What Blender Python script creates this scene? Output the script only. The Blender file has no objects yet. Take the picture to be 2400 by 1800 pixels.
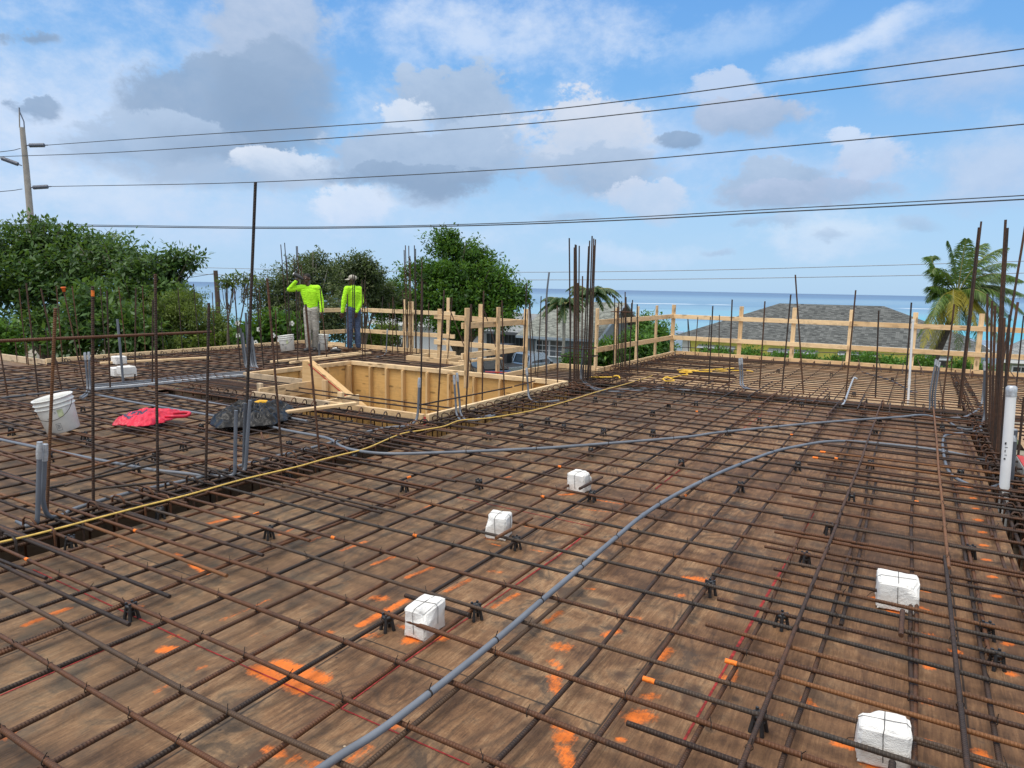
import bpy, bmesh, math, random
import numpy as np
from mathutils import Vector, Matrix, noise as mnoise
S = bpy.context.scene
C = S.collection
PI = math.pi

# ------------------------------------------------------------------ camera
FPX, PITCH, ROLL, YAW, EYE = 1604.2, .139587, .019692, .530598, 1.66
_cy, _sy, _cp, _sp = math.cos(YAW), math.sin(YAW), math.cos(PITCH), math.sin(PITCH)
_F = Vector((-_sy * _cp, _cy * _cp, -_sp)); _r = Vector((_cy, _sy, 0)); _u = _r.cross(_F)
_R = _r * math.cos(ROLL) + _u * math.sin(ROLL); _U = _u * math.cos(ROLL) - _r * math.sin(ROLL)
HEAD = Vector((-_sy, _cy, 0)); SIDE = Vector((_cy, _sy, 0))      # horizontal axes of the view
EYEP = Vector((0, 0, EYE))
cam = bpy.data.objects.new('camera', bpy.data.cameras.new('camera')); C.objects.link(cam)
cam.data.sensor_width = 36; cam.data.lens = FPX / 2400 * 36
cam.data.clip_start = .05; cam.data.clip_end = 90000
cam.matrix_world = Matrix(((_R.x, _U.x, -_F.x, 0), (_R.y, _U.y, -_F.y, 0), (_R.z, _U.z, -_F.z, EYE), (0, 0, 0, 1)))
S.camera = cam
def ray(x, y): return _R * ((x - 1200) / FPX) - _U * ((y - 900) / FPX) + _F
def gp(x, y, z=0.0):                       # survey: photo pixel -> place on a level plane
    d = ray(x, y); return EYEP + d * ((z - EYE) / d.z)
def dp(x, y, depth):                       # survey: photo pixel -> place a given number of metres ahead
    d = ray(x, y); return EYEP + d * (depth / d.dot(HEAD))
def depth_of(p): return (Vector(p) - EYEP).dot(HEAD)
def world(a, b, z=0.0): return HEAD * a + SIDE * b + Vector((0, 0, z))   # a metres ahead, b metres to the right

# ------------------------------------------------------------------ node helpers
def srgb(r, g, b):
    f = lambda c: ((c / 255 + .055) / 1.055) ** 2.4 if c > 10 else c / 255 / 12.92
    return (f(r), f(g), f(b), 1)
class NT:
    def __init__(s, nt): s.nt = nt
    def n(s, t, ins=None, **kw):
        o = s.nt.nodes.new(t)
        for k, v in kw.items(): setattr(o, k, v)
        if ins:
            for k, v in ins.items(): s.set(o.inputs[k], v)
        return o
    def set(s, inp, v):
        if isinstance(v, bpy.types.NodeSocket): s.nt.links.new(v, inp)
        else: inp.default_value = v
    def m(s, op, a, b=0.0, c=None, clamp=False):
        o = s.nt.nodes.new('ShaderNodeMath'); o.operation = op; o.use_clamp = clamp
        s.set(o.inputs[0], a); s.set(o.inputs[1], b)
        if c is not None: s.set(o.inputs[2], c)
        return o.outputs[0]
    def mix(s, f, a, b, mode='MIX'):
        o = s.nt.nodes.new('ShaderNodeMix'); o.data_type = 'RGBA'; o.blend_type = mode
        s.set(o.inputs[0], f); s.set(o.inputs[6], a); s.set(o.inputs[7], b); return o.outputs[2]
    def ramp(s, f, stops, ease=False):
        o = s.nt.nodes.new('ShaderNodeValToRGB'); s.set(o.inputs[0], f); e = o.color_ramp.elements
        if ease: o.color_ramp.interpolation = 'EASE'
        while len(e) < len(stops): e.new(.5)
        for k, (p, c) in enumerate(stops):
            e[k].position = p; e[k].color = c if len(c) == 4 else (*c, 1)
        return o.outputs[0]
    def smooth(s, x, a, b):
        o = s.nt.nodes.new('ShaderNodeMapRange'); o.interpolation_type = 'SMOOTHSTEP'
        s.set(o.inputs[0], x); o.inputs[1].default_value = a; o.inputs[2].default_value = b
        return o.outputs[0]
    def mapping(s, v, scale=(1, 1, 1), loc=(0, 0, 0), rot=(0, 0, 0)):
        o = s.nt.nodes.new('ShaderNodeMapping'); s.set(o.inputs[0], v)
        o.inputs[1].default_value = loc; o.inputs[2].default_value = rot; o.inputs[3].default_value = scale
        return o.outputs[0]
    def noise(s, v, scale, detail=4, rough=.55, dist=0.0):
        o = s.nt.nodes.new('ShaderNodeTexNoise'); s.set(o.inputs['Vector'], v)
        o.inputs['Scale'].default_value = scale; o.inputs['Detail'].default_value = detail
        o.inputs['Roughness'].default_value = rough; o.inputs['Distortion'].default_value = dist
        return o
    def bump(s, h, strength, dist=.01):
        o = s.nt.nodes.new('ShaderNodeBump'); s.set(o.inputs['Height'], h)
        o.inputs['Strength'].default_value = strength; o.inputs['Distance'].default_value = dist
        return o.outputs[0]
def material(name):
    m = bpy.data.materials.new(name); m.use_nodes = True; nt = m.node_tree; nt.nodes.clear()
    k = NT(nt); out = k.n('ShaderNodeOutputMaterial'); b = k.n('ShaderNodeBsdfPrincipled')
    nt.links.new(b.outputs[0], out.inputs[0])
    k.b = b; k.out = out; k.tc = k.n('ShaderNodeTexCoord'); k.obj = k.tc.outputs['Object']
    k.rnd = k.n('ShaderNodeObjectInfo').outputs['Random']
    return m, k
def finish(k, col=None, rough=None, normal=None, metal=None, spec=None):
    if col is not None: k.set(k.b.inputs['Base Color'], col)
    if rough is not None: k.set(k.b.inputs['Roughness'], rough)
    if normal is not None: k.set(k.b.inputs['Normal'], normal)
    if metal is not None: k.set(k.b.inputs['Metallic'], metal)
    if spec is not None: k.set(k.b.inputs['Specular IOR Level'], spec)

# ------------------------------------------------------------------ sky, sun, exposure
SUN_EL, SUN_AZ = math.radians(66), math.radians(200)       # azimuth clockwise from +Y
W = bpy.data.worlds.new('World'); S.world = W; W.use_nodes = True
nt = W.node_tree; nt.nodes.clear(); k = NT(nt)
wout = k.n('ShaderNodeOutputWorld'); bg = k.n('ShaderNodeBackground'); nt.links.new(bg.outputs[0], wout.inputs[0])
sky = k.n('ShaderNodeTexSky', sky_type='NISHITA', sun_disc=False, sun_elevation=SUN_EL, sun_rotation=SUN_AZ,
          altitude=0.0, air_density=1.0, dust_density=.7, ozone_density=2.0)
SKY_STRENGTH = .12
d = k.n('ShaderNodeTexCoord').outputs['Generated']
def dot(vec):
    o = k.n('ShaderNodeVectorMath', operation='DOT_PRODUCT'); k.set(o.inputs[0], d); o.inputs[1].default_value = vec
    return o.outputs['Value']
sep = k.n('ShaderNodeSeparateXYZ', {0: d})
df = k.m('MAXIMUM', dot(tuple(HEAD)), .12)
n1 = k.noise(k.mapping(d, (1, 1, 1.5)), 6.5, 8, .64, .2)
n2 = k.noise(k.mapping(d, (1, 1, 1.5), (3, 1, 7)), 21, 6, .62)
nf = k.m('ADD', k.m('MULTIPLY', n1.outputs[0], .60), k.m('MULTIPLY', n2.outputs[0], .42))
nf0 = k.m('SUBTRACT', nf, .51)
wob = k.n('ShaderNodeSeparateColor', {0: n1.outputs['Color']})
u = k.m('ADD', k.m('DIVIDE', dot(tuple(SIDE)), df), k.m('MULTIPLY', k.m('SUBTRACT', wob.outputs[0], .5), .10))
v = k.m('ADD', k.m('DIVIDE', sep.outputs[2], df), k.m('MULTIPLY', k.m('SUBTRACT', wob.outputs[1], .5), .08))
el = k.m('MAXIMUM', sep.outputs[2], 0.0)
nish = k.mix(1.0, sky.outputs[0], (SKY_STRENGTH, SKY_STRENGTH, SKY_STRENGTH, 1), 'MULTIPLY')
# humid sea air: milky blue towards the horizon
base = k.ramp(k.m('MULTIPLY', el, 1.0), [(0.0, srgb(176, 212, 245)), (.10, srgb(168, 209, 247)), (.26, srgb(126, 185, 243)), (.46, srgb(90, 156, 233)), (1.0, srgb(70, 130, 215))])
skyc = k.mix(.86, nish, base)
def uv(x, y):
    q = ray(x, y); f = q.dot(HEAD); return q.dot(SIDE) / f, q.z / f
def cloud(cx, cy, rx, ry, lo, hi, op, amp=1.6, soft=.55, rot=0.0, shade=1.0):
    """one bank of cloud: a direction on the sky, its angular size, its base and top colour"""
    global skyc
    u0, v0 = uv(cx, cy); ru, rv = rx / FPX * 1.02, ry / FPX * 1.02
    a = k.m('SUBTRACT', u, u0); b = k.m('SUBTRACT', v, v0)
    if rot:
        c_, s_ = math.cos(rot), math.sin(rot)
        a, b = (k.m('ADD', k.m('MULTIPLY', a, c_), k.m('MULTIPLY', b, s_)), k.m('SUBTRACT', k.m('MULTIPLY', b, c_), k.m('MULTIPLY', a, s_)))
    a = k.m('DIVIDE', a, ru); b = k.m('DIVIDE', b, rv)
    r2 = k.m('SQRT', k.m('ADD', k.m('MULTIPLY', a, a), k.m('MULTIPLY', b, b)))
    mm = k.m('ADD', k.m('SUBTRACT', 1.0, r2), k.m('MULTIPLY', nf0, amp * (1.75 if soft < .65 else 1.15)))
    if soft < .8:      # heaped cloud: crisp top edge, base that melts away
        x_ = k.m('DIVIDE', mm, k.m('MULTIPLY_ADD', k.m('SUBTRACT', .55, k.m('MULTIPLY', b, .7), clamp=True), .95 * soft, .16), clamp=True)
        den = k.m('MULTIPLY', k.m('MULTIPLY', k.m('MULTIPLY', x_, x_), k.m('SUBTRACT', 3.0, k.m('MULTIPLY', x_, 2.0))), op)
    else: den = k.m('MULTIPLY', k.smooth(mm, 0.0, soft), op)
    t = k.m('ADD', k.m('ADD', k.m('MULTIPLY', b, .45 * shade), .5), k.m('MULTIPLY', nf0, 1.7 * shade), clamp=True)
    skyc = k.mix(den, skyc, k.mix(t, lo, hi))
WH, WH2 = srgb(226, 235, 249), srgb(205, 222, 246)
G1, G2, G3 = srgb(130, 156, 188), srgb(148, 173, 204), srgb(180, 201, 228)
veil = dict(amp=2.2, soft=1.1)
cloud(120, 260, 620, 380, srgb(196, 215, 244), WH, .85, **veil)
cloud(700, 520, 1000, 170, srgb(186, 211, 244), srgb(206, 224, 248), .55, **veil)
cloud(1120, 70, 520, 120, srgb(196, 217, 247), WH, .75, amp=2.6, soft=1.0)
cloud(1480, 330, 520, 170, srgb(186, 211, 246), WH2, .5, amp=2.6, soft=1.1)
cloud(2000, 110, 330, 42, srgb(190, 214, 247), WH, .85, amp=1.9, soft=1.0, rot=.42)
cloud(1700, 90, 300, 60, srgb(170, 205, 246), WH2, .5, amp=2.4, soft=1.0, rot=.35)
cloud(2260, 180, 240, 130, srgb(170, 192, 226), srgb(196, 212, 238), .75, amp=1.8, soft=.9)
cloud(2330, 380, 200, 120, srgb(172, 193, 226), srgb(204, 220, 242), .8, amp=1.7, soft=.8)
cloud(820, 500, 120, 70, srgb(196, 215, 243), WH, .8, amp=2.2, soft=.7)
cloud(1960, 560, 190, 60, srgb(186, 212, 243), srgb(222, 234, 248), .65, amp=2.2, soft=.9)
cloud(1440, 595, 260, 40, srgb(180, 210, 244), srgb(216, 230, 248), .6, amp=1.8, soft=.9)
cloud(1090, 570, 260, 60, srgb(182, 210, 244), srgb(210, 228, 248), .5, amp=2.0, soft=.9)
cloud(250, 470, 280, 80, srgb(184, 209, 242), srgb(214, 229, 247), .6, amp=2.0, soft=.9)
cloud(540, 180, 310, 330, G3, srgb(206, 219, 240), .50, amp=2.2, soft=.95)
cloud(630, 110, 165, 230, G2, srgb(190, 205, 229), .85, amp=1.3, soft=.6)
cloud(480, 255, 250, 120, G1, G2, .80, amp=1.25, soft=.60)
cloud(650, 260, 165, 150, G1, G2, .75, amp=1.2, soft=.7)
cloud(350, 345, 250, 75, G2, G3, .85, amp=1.3, soft=.62)
cloud(570, 345, 260, 70, G1, G2, .60, amp=1.8, soft=.9)
cloud(680, 395, 150, 55, G3, WH, .85, amp=1.5, soft=.6)
cloud(540, 405, 330, 46, G2, G3, .75, amp=1.6, soft=.8)
cloud(1020, 320, 270, 190, srgb(192, 211, 239), WH, .70, amp=2.2, soft=.95)
cloud(1390, 350, 240, 150, srgb(192, 212, 241), WH, .60, amp=2.2, soft=.95)
cloud(1920, 400, 310, 110, srgb(184, 206, 238), WH2, .60, amp=2.2, soft=.95)
cloud(1060, 235, 165, 115, G2, G3, .95, amp=1.7, soft=.45)
cloud(950, 290, 70, 70, G3, WH, .8, amp=1.9, soft=.5)
cloud(1010, 385, 290, 95, G2, G3, .95, amp=1.6, soft=.5)
cloud(1010, 425, 230, 36, G1, G2, .75, amp=1.4, soft=.6)
cloud(1385, 340, 165, 115, G3, srgb(214, 222, 237), .97, amp=1.6, soft=.4)
cloud(1395, 410, 180, 70, G2, G3, .85, amp=1.5, soft=.6)
cloud(1500, 470, 130, 45, G3, srgb(208, 220, 240), .8, amp=1.6)
cloud(1690, 210, 90, 55, srgb(190, 208, 236), srgb(208, 220, 240), .75, amp=1.6, soft=.6)
cloud(1750, 285, 150, 60, G2, srgb(190, 204, 229), .92, amp=1.7, soft=.45)
cloud(1605, 340, 52, 26, G1, G2, .85, amp=1.4, soft=.5)
cloud(2015, 380, 140, 80, srgb(182, 198, 226), WH2, .92, amp=1.7, soft=.5)
cloud(1830, 430, 150, 60, G2, G3, .9, amp=1.7, soft=.5)
cloud(1930, 455, 190, 34, G2, srgb(184, 200, 228), .8, amp=1.4)
cloud(65, 85, 95, 32, G1, G2, .85, amp=2.2, soft=.6)
cloud(85, 252, 72, 34, G1, G2, .8, amp=2.0, soft=.6)
for sx, sy, sw, sh in ((1765, 521, 48, 10), (1850, 523, 50, 12), (1962, 556, 42, 11), (2165, 532, 60, 18), (1700, 590, 40, 8), (1330, 505, 90, 14)):
    cloud(sx, sy, sw * 1.2, sh * 1.2, G2, G3, .55, amp=2.0, soft=.9)
# unseen white cloud overhead and behind, added to brighten and neutralise the light
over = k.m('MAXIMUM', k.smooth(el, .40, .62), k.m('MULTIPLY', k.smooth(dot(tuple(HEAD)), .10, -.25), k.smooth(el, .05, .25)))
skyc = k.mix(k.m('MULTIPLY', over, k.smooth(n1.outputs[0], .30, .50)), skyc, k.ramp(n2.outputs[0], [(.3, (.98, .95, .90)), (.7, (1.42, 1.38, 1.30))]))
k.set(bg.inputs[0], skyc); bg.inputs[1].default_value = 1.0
W.cycles.sampling_method = 'MANUAL'; W.cycles.sample_map_resolution = 256
sun = bpy.data.objects.new('sun', bpy.data.lights.new('sun', 'SUN')); C.objects.link(sun)
sun.data.energy = 2.6; sun.data.angle = math.radians(38); sun.data.color = (1, .955, .89)
sd = Vector((math.sin(SUN_AZ) * math.cos(SUN_EL), math.cos(SUN_AZ) * math.cos(SUN_EL), math.sin(SUN_EL)))
sun.rotation_euler = sd.to_track_quat('Z', 'Y').to_euler()
S.view_settings.view_transform = 'Standard'; S.view_settings.look = 'None'
S.view_settings.exposure = 0.05; S.view_settings.gamma = 1.0
S.render.engine = 'CYCLES'
S.cycles.max_bounces = 6; S.cycles.transparent_max_bounces = 8

# ------------------------------------------------------------------ object helpers
def link(name, me, parent=None, mats=()):
    o = bpy.data.objects.new(name, me); C.objects.link(o)
    if parent is not None: o.parent = parent
    for m in mats if isinstance(mats, (list, tuple)) else [mats]: me.materials.append(m)
    return o
def tag(o, label=None, cat=None, group=None, kind=None):
    if label: o['label'] = label
    if cat: o['category'] = cat
    if group: o['group'] = group
    if kind: o['kind'] = kind
    return o
def empty(name, loc, label, cat, group=None, rz=0.0):
    o = bpy.data.objects.new(name, None); C.objects.link(o); o.location = loc; o.rotation_euler = (0, 0, rz)
    o.empty_display_size = .1
    return tag(o, label, cat, group)
def structure(name, me, mats): return tag(link(name, me, None, mats), kind='structure')
class MB:
    """collects shapes, then becomes one mesh"""
    def __init__(s): s.v = []; s.f = []; s.mi = []; s.sm = []
    def add(s, vs, fs, mi=0, smooth=False):
        b = len(s.v); s.v += [tuple(p) for p in vs]
        for f in fs: s.f.append([b + i for i in f]); s.mi.append(mi); s.sm.append(smooth)
    def box(s, c, dim, M=None, mi=0, ch=0.0):
        x, y, z = dim[0] / 2, dim[1] / 2, dim[2] / 2; c = Vector(c)
        if ch <= 0:
            vs = [Vector((i * x, j * y, l * z)) for i in (-1, 1) for j in (-1, 1) for l in (-1, 1)]
            fs = [(0, 1, 3, 2), (4, 6, 7, 5), (0, 4, 5, 1), (2, 3, 7, 6), (0, 2, 6, 4), (1, 5, 7, 3)]
        else:
            bm = bmesh.new(); bmesh.ops.create_cube(bm, size=1.0)
            for q in bm.verts: q.co = Vector((q.co.x * dim[0], q.co.y * dim[1], q.co.z * dim[2]))
            bmesh.ops.bevel(bm, geom=list(bm.edges), offset=ch, segments=1, affect='EDGES')
            vs = [q.co.copy() for q in bm.verts]; bm.verts.index_update(); fs = [[q.index for q in f.verts] for f in bm.faces]; bm.free()
        if M is not None: vs = [M @ p for p in vs]
        s.add([p + c for p in vs], fs, mi)
    def tube(s, pts, r, n=8, mi=0, caps=True, smooth=True):
        pts = [Vector(p) for p in pts]; m = len(pts); rs = r if isinstance(r, (list, tuple)) else [r] * m
        vs = []; ref = None
        for i, p in enumerate(pts):
            t = (pts[min(i + 1, m - 1)] - pts[max(i - 1, 0)])
            t = t.normalized() if t.length > 1e-9 else Vector((0, 0, 1))
            if ref is None: ref = Vector((0, 0, 1)) if abs(t.z) < .9 else Vector((1, 0, 0))
            a = (ref - t * ref.dot(t)); a = a.normalized() if a.length > 1e-6 else t.orthogonal().normalized()
            b = t.cross(a); ref = a
            for j in range(n):
                an = 2 * PI * j / n; vs.append(p + (a * math.cos(an) + b * math.sin(an)) * rs[i])
        fs = [[i * n + j, i * n + (j + 1) % n, (i + 1) * n + (j + 1) % n, (i + 1) * n + j] for i in range(m - 1) for j in range(n)]
        s.add(vs, fs, mi, smooth)
        if caps:
            s.add(vs[:n], [list(range(n))[::-1]], mi); s.add(vs[-n:], [list(range(n))], mi)
    def lathe(s, prof, n=20, mi=0, M=None, smooth=True):
        vs = []; m = len(prof)
        for (r, z) in prof:
            for j in range(n):
                a = 2 * PI * j / n; p = Vector((r * math.cos(a), r * math.sin(a), z)); vs.append(M @ p if M is not None else p)
        s.add(vs, [[i * n + j, i * n + (j + 1) % n, (i + 1) * n + (j + 1) % n, (i + 1) * n + j] for i in range(m - 1) for j in range(n)], mi, smooth)
    def quad(s, a, b, c, d_, mi=0): s.add([a, b, c, d_], [(0, 1, 2, 3)], mi)
    def mesh(s, name):
        me = bpy.data.meshes.new(name); me.from_pydata(s.v, [], s.f); me.polygons.foreach_set('material_index', s.mi)
        me.polygons.foreach_set('use_smooth', s.sm); me.update(); return me
    def build(s, name, mats, parent=None): return link(name, s.mesh(name), parent, mats)
def frame(p0, p1, up=(0, 0, 1)):
    """matrix whose X runs from p0 to p1, origin p0"""
    p0 = Vector(p0); x = (Vector(p1) - p0).normalized(); up = Vector(up)
    if abs(x.dot(up)) > .98: up = Vector((0, 1, 0))
    y = up.cross(x).normalized(); z = x.cross(y)
    return Matrix(((x.x, y.x, z.x, p0.x), (x.y, y.y, z.y, p0.y), (x.z, y.z, z.z, p0.z), (0, 0, 0, 1)))
def chain(o):
    return Matrix.Identity(4) if o is None else chain(o.parent) @ o.matrix_basis
def place(o, M):
    o.matrix_basis = chain(o.parent).inverted() @ M
def board(name, p0, p1, w, t, mat, up=(0, 0, 1), parent=None, ch=.003):
    """timber from p0 to p1 (its centre line); w across the up axis' side, t along up"""
    M = frame(p0, p1, up); L = (Vector(p1) - Vector(p0)).length
    mb = MB(); mb.box((L / 2, 0, 0), (L, w, t), ch=ch)
    o = mb.build(name, mat, parent); place(o, M); return o
# ------------------------------------------------------------------ materials
def mat_rust(name, dark, mid, orange, amt=.5, rib=True):
    m, k = material(name)
    geo = k.n('ShaderNodeNewGeometry').outputs['Position']
    a = k.noise(geo, 2.2, 3, .6).outputs[0]; b = k.noise(geo, 38, 4, .65).outputs[0]
    f = k.m('ADD', k.m('ADD', k.m('MULTIPLY', a, .9), k.m('MULTIPLY', b, .7)), k.m('MULTIPLY', k.m('SUBTRACT', k.rnd, .5), amt))
    col = k.ramp(f, [(.45, dark), (.72, mid), (1.0, orange)])
    nrm = None
    if rib:
        sx = k.n('ShaderNodeSeparateXYZ', {0: k.obj})
        ph = k.m('ADD', k.m('MULTIPLY', sx.outputs[0], 2 * PI / .0125), k.m('MULTIPLY', sx.outputs[1], 110.0))
        h = k.m('POWER', k.m('MULTIPLY_ADD', k.m('SINE', ph), .5, .5), 2.0)
        nrm = k.bump(k.m('ADD', h, k.m('MULTIPLY', b, .5)), .9, .003)
    finish(k, col, k.m('MULTIPLY_ADD', b, -.35, .78), nrm, .15)
    return m
RUST = mat_rust('rusted_steel', (0.0164, 0.0098, 0.0074), (0.0410, 0.0197, 0.0115), (0.1025, 0.0394, 0.0148))
RUST_DARK = mat_rust('dark_rusted_steel', (0.0115, 0.0074, 0.0066), (0.0279, 0.0148, 0.0098), (0.0697, 0.0295, 0.0123))
RUST_NEW = mat_rust('mill_scale_steel', (0.0180, 0.0148, 0.0131), (0.0410, 0.0312, 0.0254), (0.0738, 0.0426, 0.0246))
RUST_OR = mat_rust('orange_rusted_steel', (.045, .020, .010), (.090, .038, .015), (.18, .075, .025))
def plain(name, col, rough=.5, metal=0.0, var=.12, sc=14.0, bump=0.0, spec=None, trans=0.0):
    m, k = material(name)
    n = k.noise(k.obj, sc, 5, .6).outputs[0]
    f = k.smooth(n, .3, .72)
    lo = tuple(c * (1 - var) for c in col[:3]) + (1,); hi = tuple(min(1, c * (1 + var)) for c in col[:3]) + (1,)
    finish(k, k.mix(f, lo, hi), k.m('MULTIPLY_ADD', n, .2, rough - .1), k.bump(n, bump, .01) if bump else None, metal, spec)
    if trans: k.b.inputs['Transmission Weight'].default_value = trans
    return m
def mat_wood(name, pale, deep, knots=True, rough=.72, axis_scale=(2.2, 34, 34), stain=.0):
    m, k = material(name)
    off = k.m('MULTIPLY', k.rnd, 40.0)
    vec = k.n('ShaderNodeVectorMath', {0: k.obj}, operation='ADD'); cmb = k.n('ShaderNodeCombineXYZ', {0: off, 1: off, 2: off})
    k.set(vec.inputs[1], cmb.outputs[0]); p = vec.outputs[0]
    g = k.noise(k.mapping(p, axis_scale), 1.0, 6, .65, .6).outputs[0]
    big = k.noise(p, 1.6, 3, .5).outputs[0]
    f = k.m('ADD', k.m('MULTIPLY', g, .75), k.m('MULTIPLY', big, .4))
    f = k.m('ADD', f, k.m('MULTIPLY', k.m('SUBTRACT', k.rnd, .5), .30))
    col = k.ramp(f, [(.36, deep), (.56, tuple((a + b) / 2 for a, b in zip(pale, deep))), (.76, pale)])
    if knots:
        vo = k.n('ShaderNodeTexVoronoi', {'Vector': k.mapping(p, (2.6, 9, 9)), 'Scale': 1.0})
        kn = k.smooth(vo.outputs['Distance'], .24, .12)
        col = k.mix(k.m('MULTIPLY', kn, .75), col, tuple(c * .38 for c in deep) + (1,))
    if stain:
        st = k.smooth(k.noise(p, 5, 5, .6).outputs[0], .5, .66)
        col = k.mix(k.m('MULTIPLY', st, stain), col, (.10, .085, .07, 1))
    finish(k, col, rough, k.bump(g, .25, .004))
    return m
PINE = mat_wood('new_pine', (.80, .60, .36), (.56, .37, .19), stain=.28)
PINE_OLD = mat_wood('weathered_pine', (.60, .47, .32), (.40, .30, .20), stain=.45)
FORM_PLY = mat_wood('form_plywood', (.72, .44, .16), (.52, .29, .09), axis_scale=(4, 4, 40), stain=.2)
RED_MARK = plain('red_paint', (.42, .035, .03), .6)
PVC = plain('grey_conduit', (.130, .148, .180), .40, var=.14, sc=4, spec=.5)
PVC_DARK = plain('dark_grey_conduit', (.070, .080, .098), .44, var=.15, sc=4)
TAPE = plain('silver_tape', (.46, .49, .53), .32, .35, .2, 30, .5)
WHITE_PVC = plain('white_plastic_pipe', (.70, .72, .74), .34, var=.05, sc=5)
BLACK_PL = plain('black_plastic', (.018, .020, .024), .42, var=.3, sc=40)
WIRE = plain('black_tie_wire', (.03, .022, .018), .6, .4)
CORD = plain('yellow_cord', (.62, .42, .10), .5, var=.15, sc=20)
CORD_Y = plain('bright_yellow_cord', (.72, .45, .04), .5, var=.15, sc=20)
ORANGE = plain('orange_plastic', (.80, .16, .025), .45)
CONC = plain('raw_concrete', (.30, .29, .27), .85, var=.22, sc=7, bump=.4)
def mat_foam():
    m, k = material('white_foam')
    vo = k.n('ShaderNodeTexVoronoi', {'Vector': k.obj, 'Scale': 230.0}); n = k.noise(k.obj, 22, 5, .6).outputs[0]
    dirt = k.smooth(k.noise(k.obj, 9, 4, .6).outputs[0], .56, .75)
    finish(k, k.mix(k.m('MULTIPLY', dirt, .35), (.70, .70, .69, 1), (.50, .46, .40, 1)), .85,
           k.bump(k.m('ADD', k.m('MULTIPLY', vo.outputs['Distance'], .7), k.m('MULTIPLY', n, 1.3)), .55, .006))
    k.b.inputs['Subsurface Weight'].default_value = 0.0
    return m
FOAM = mat_foam()

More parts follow.
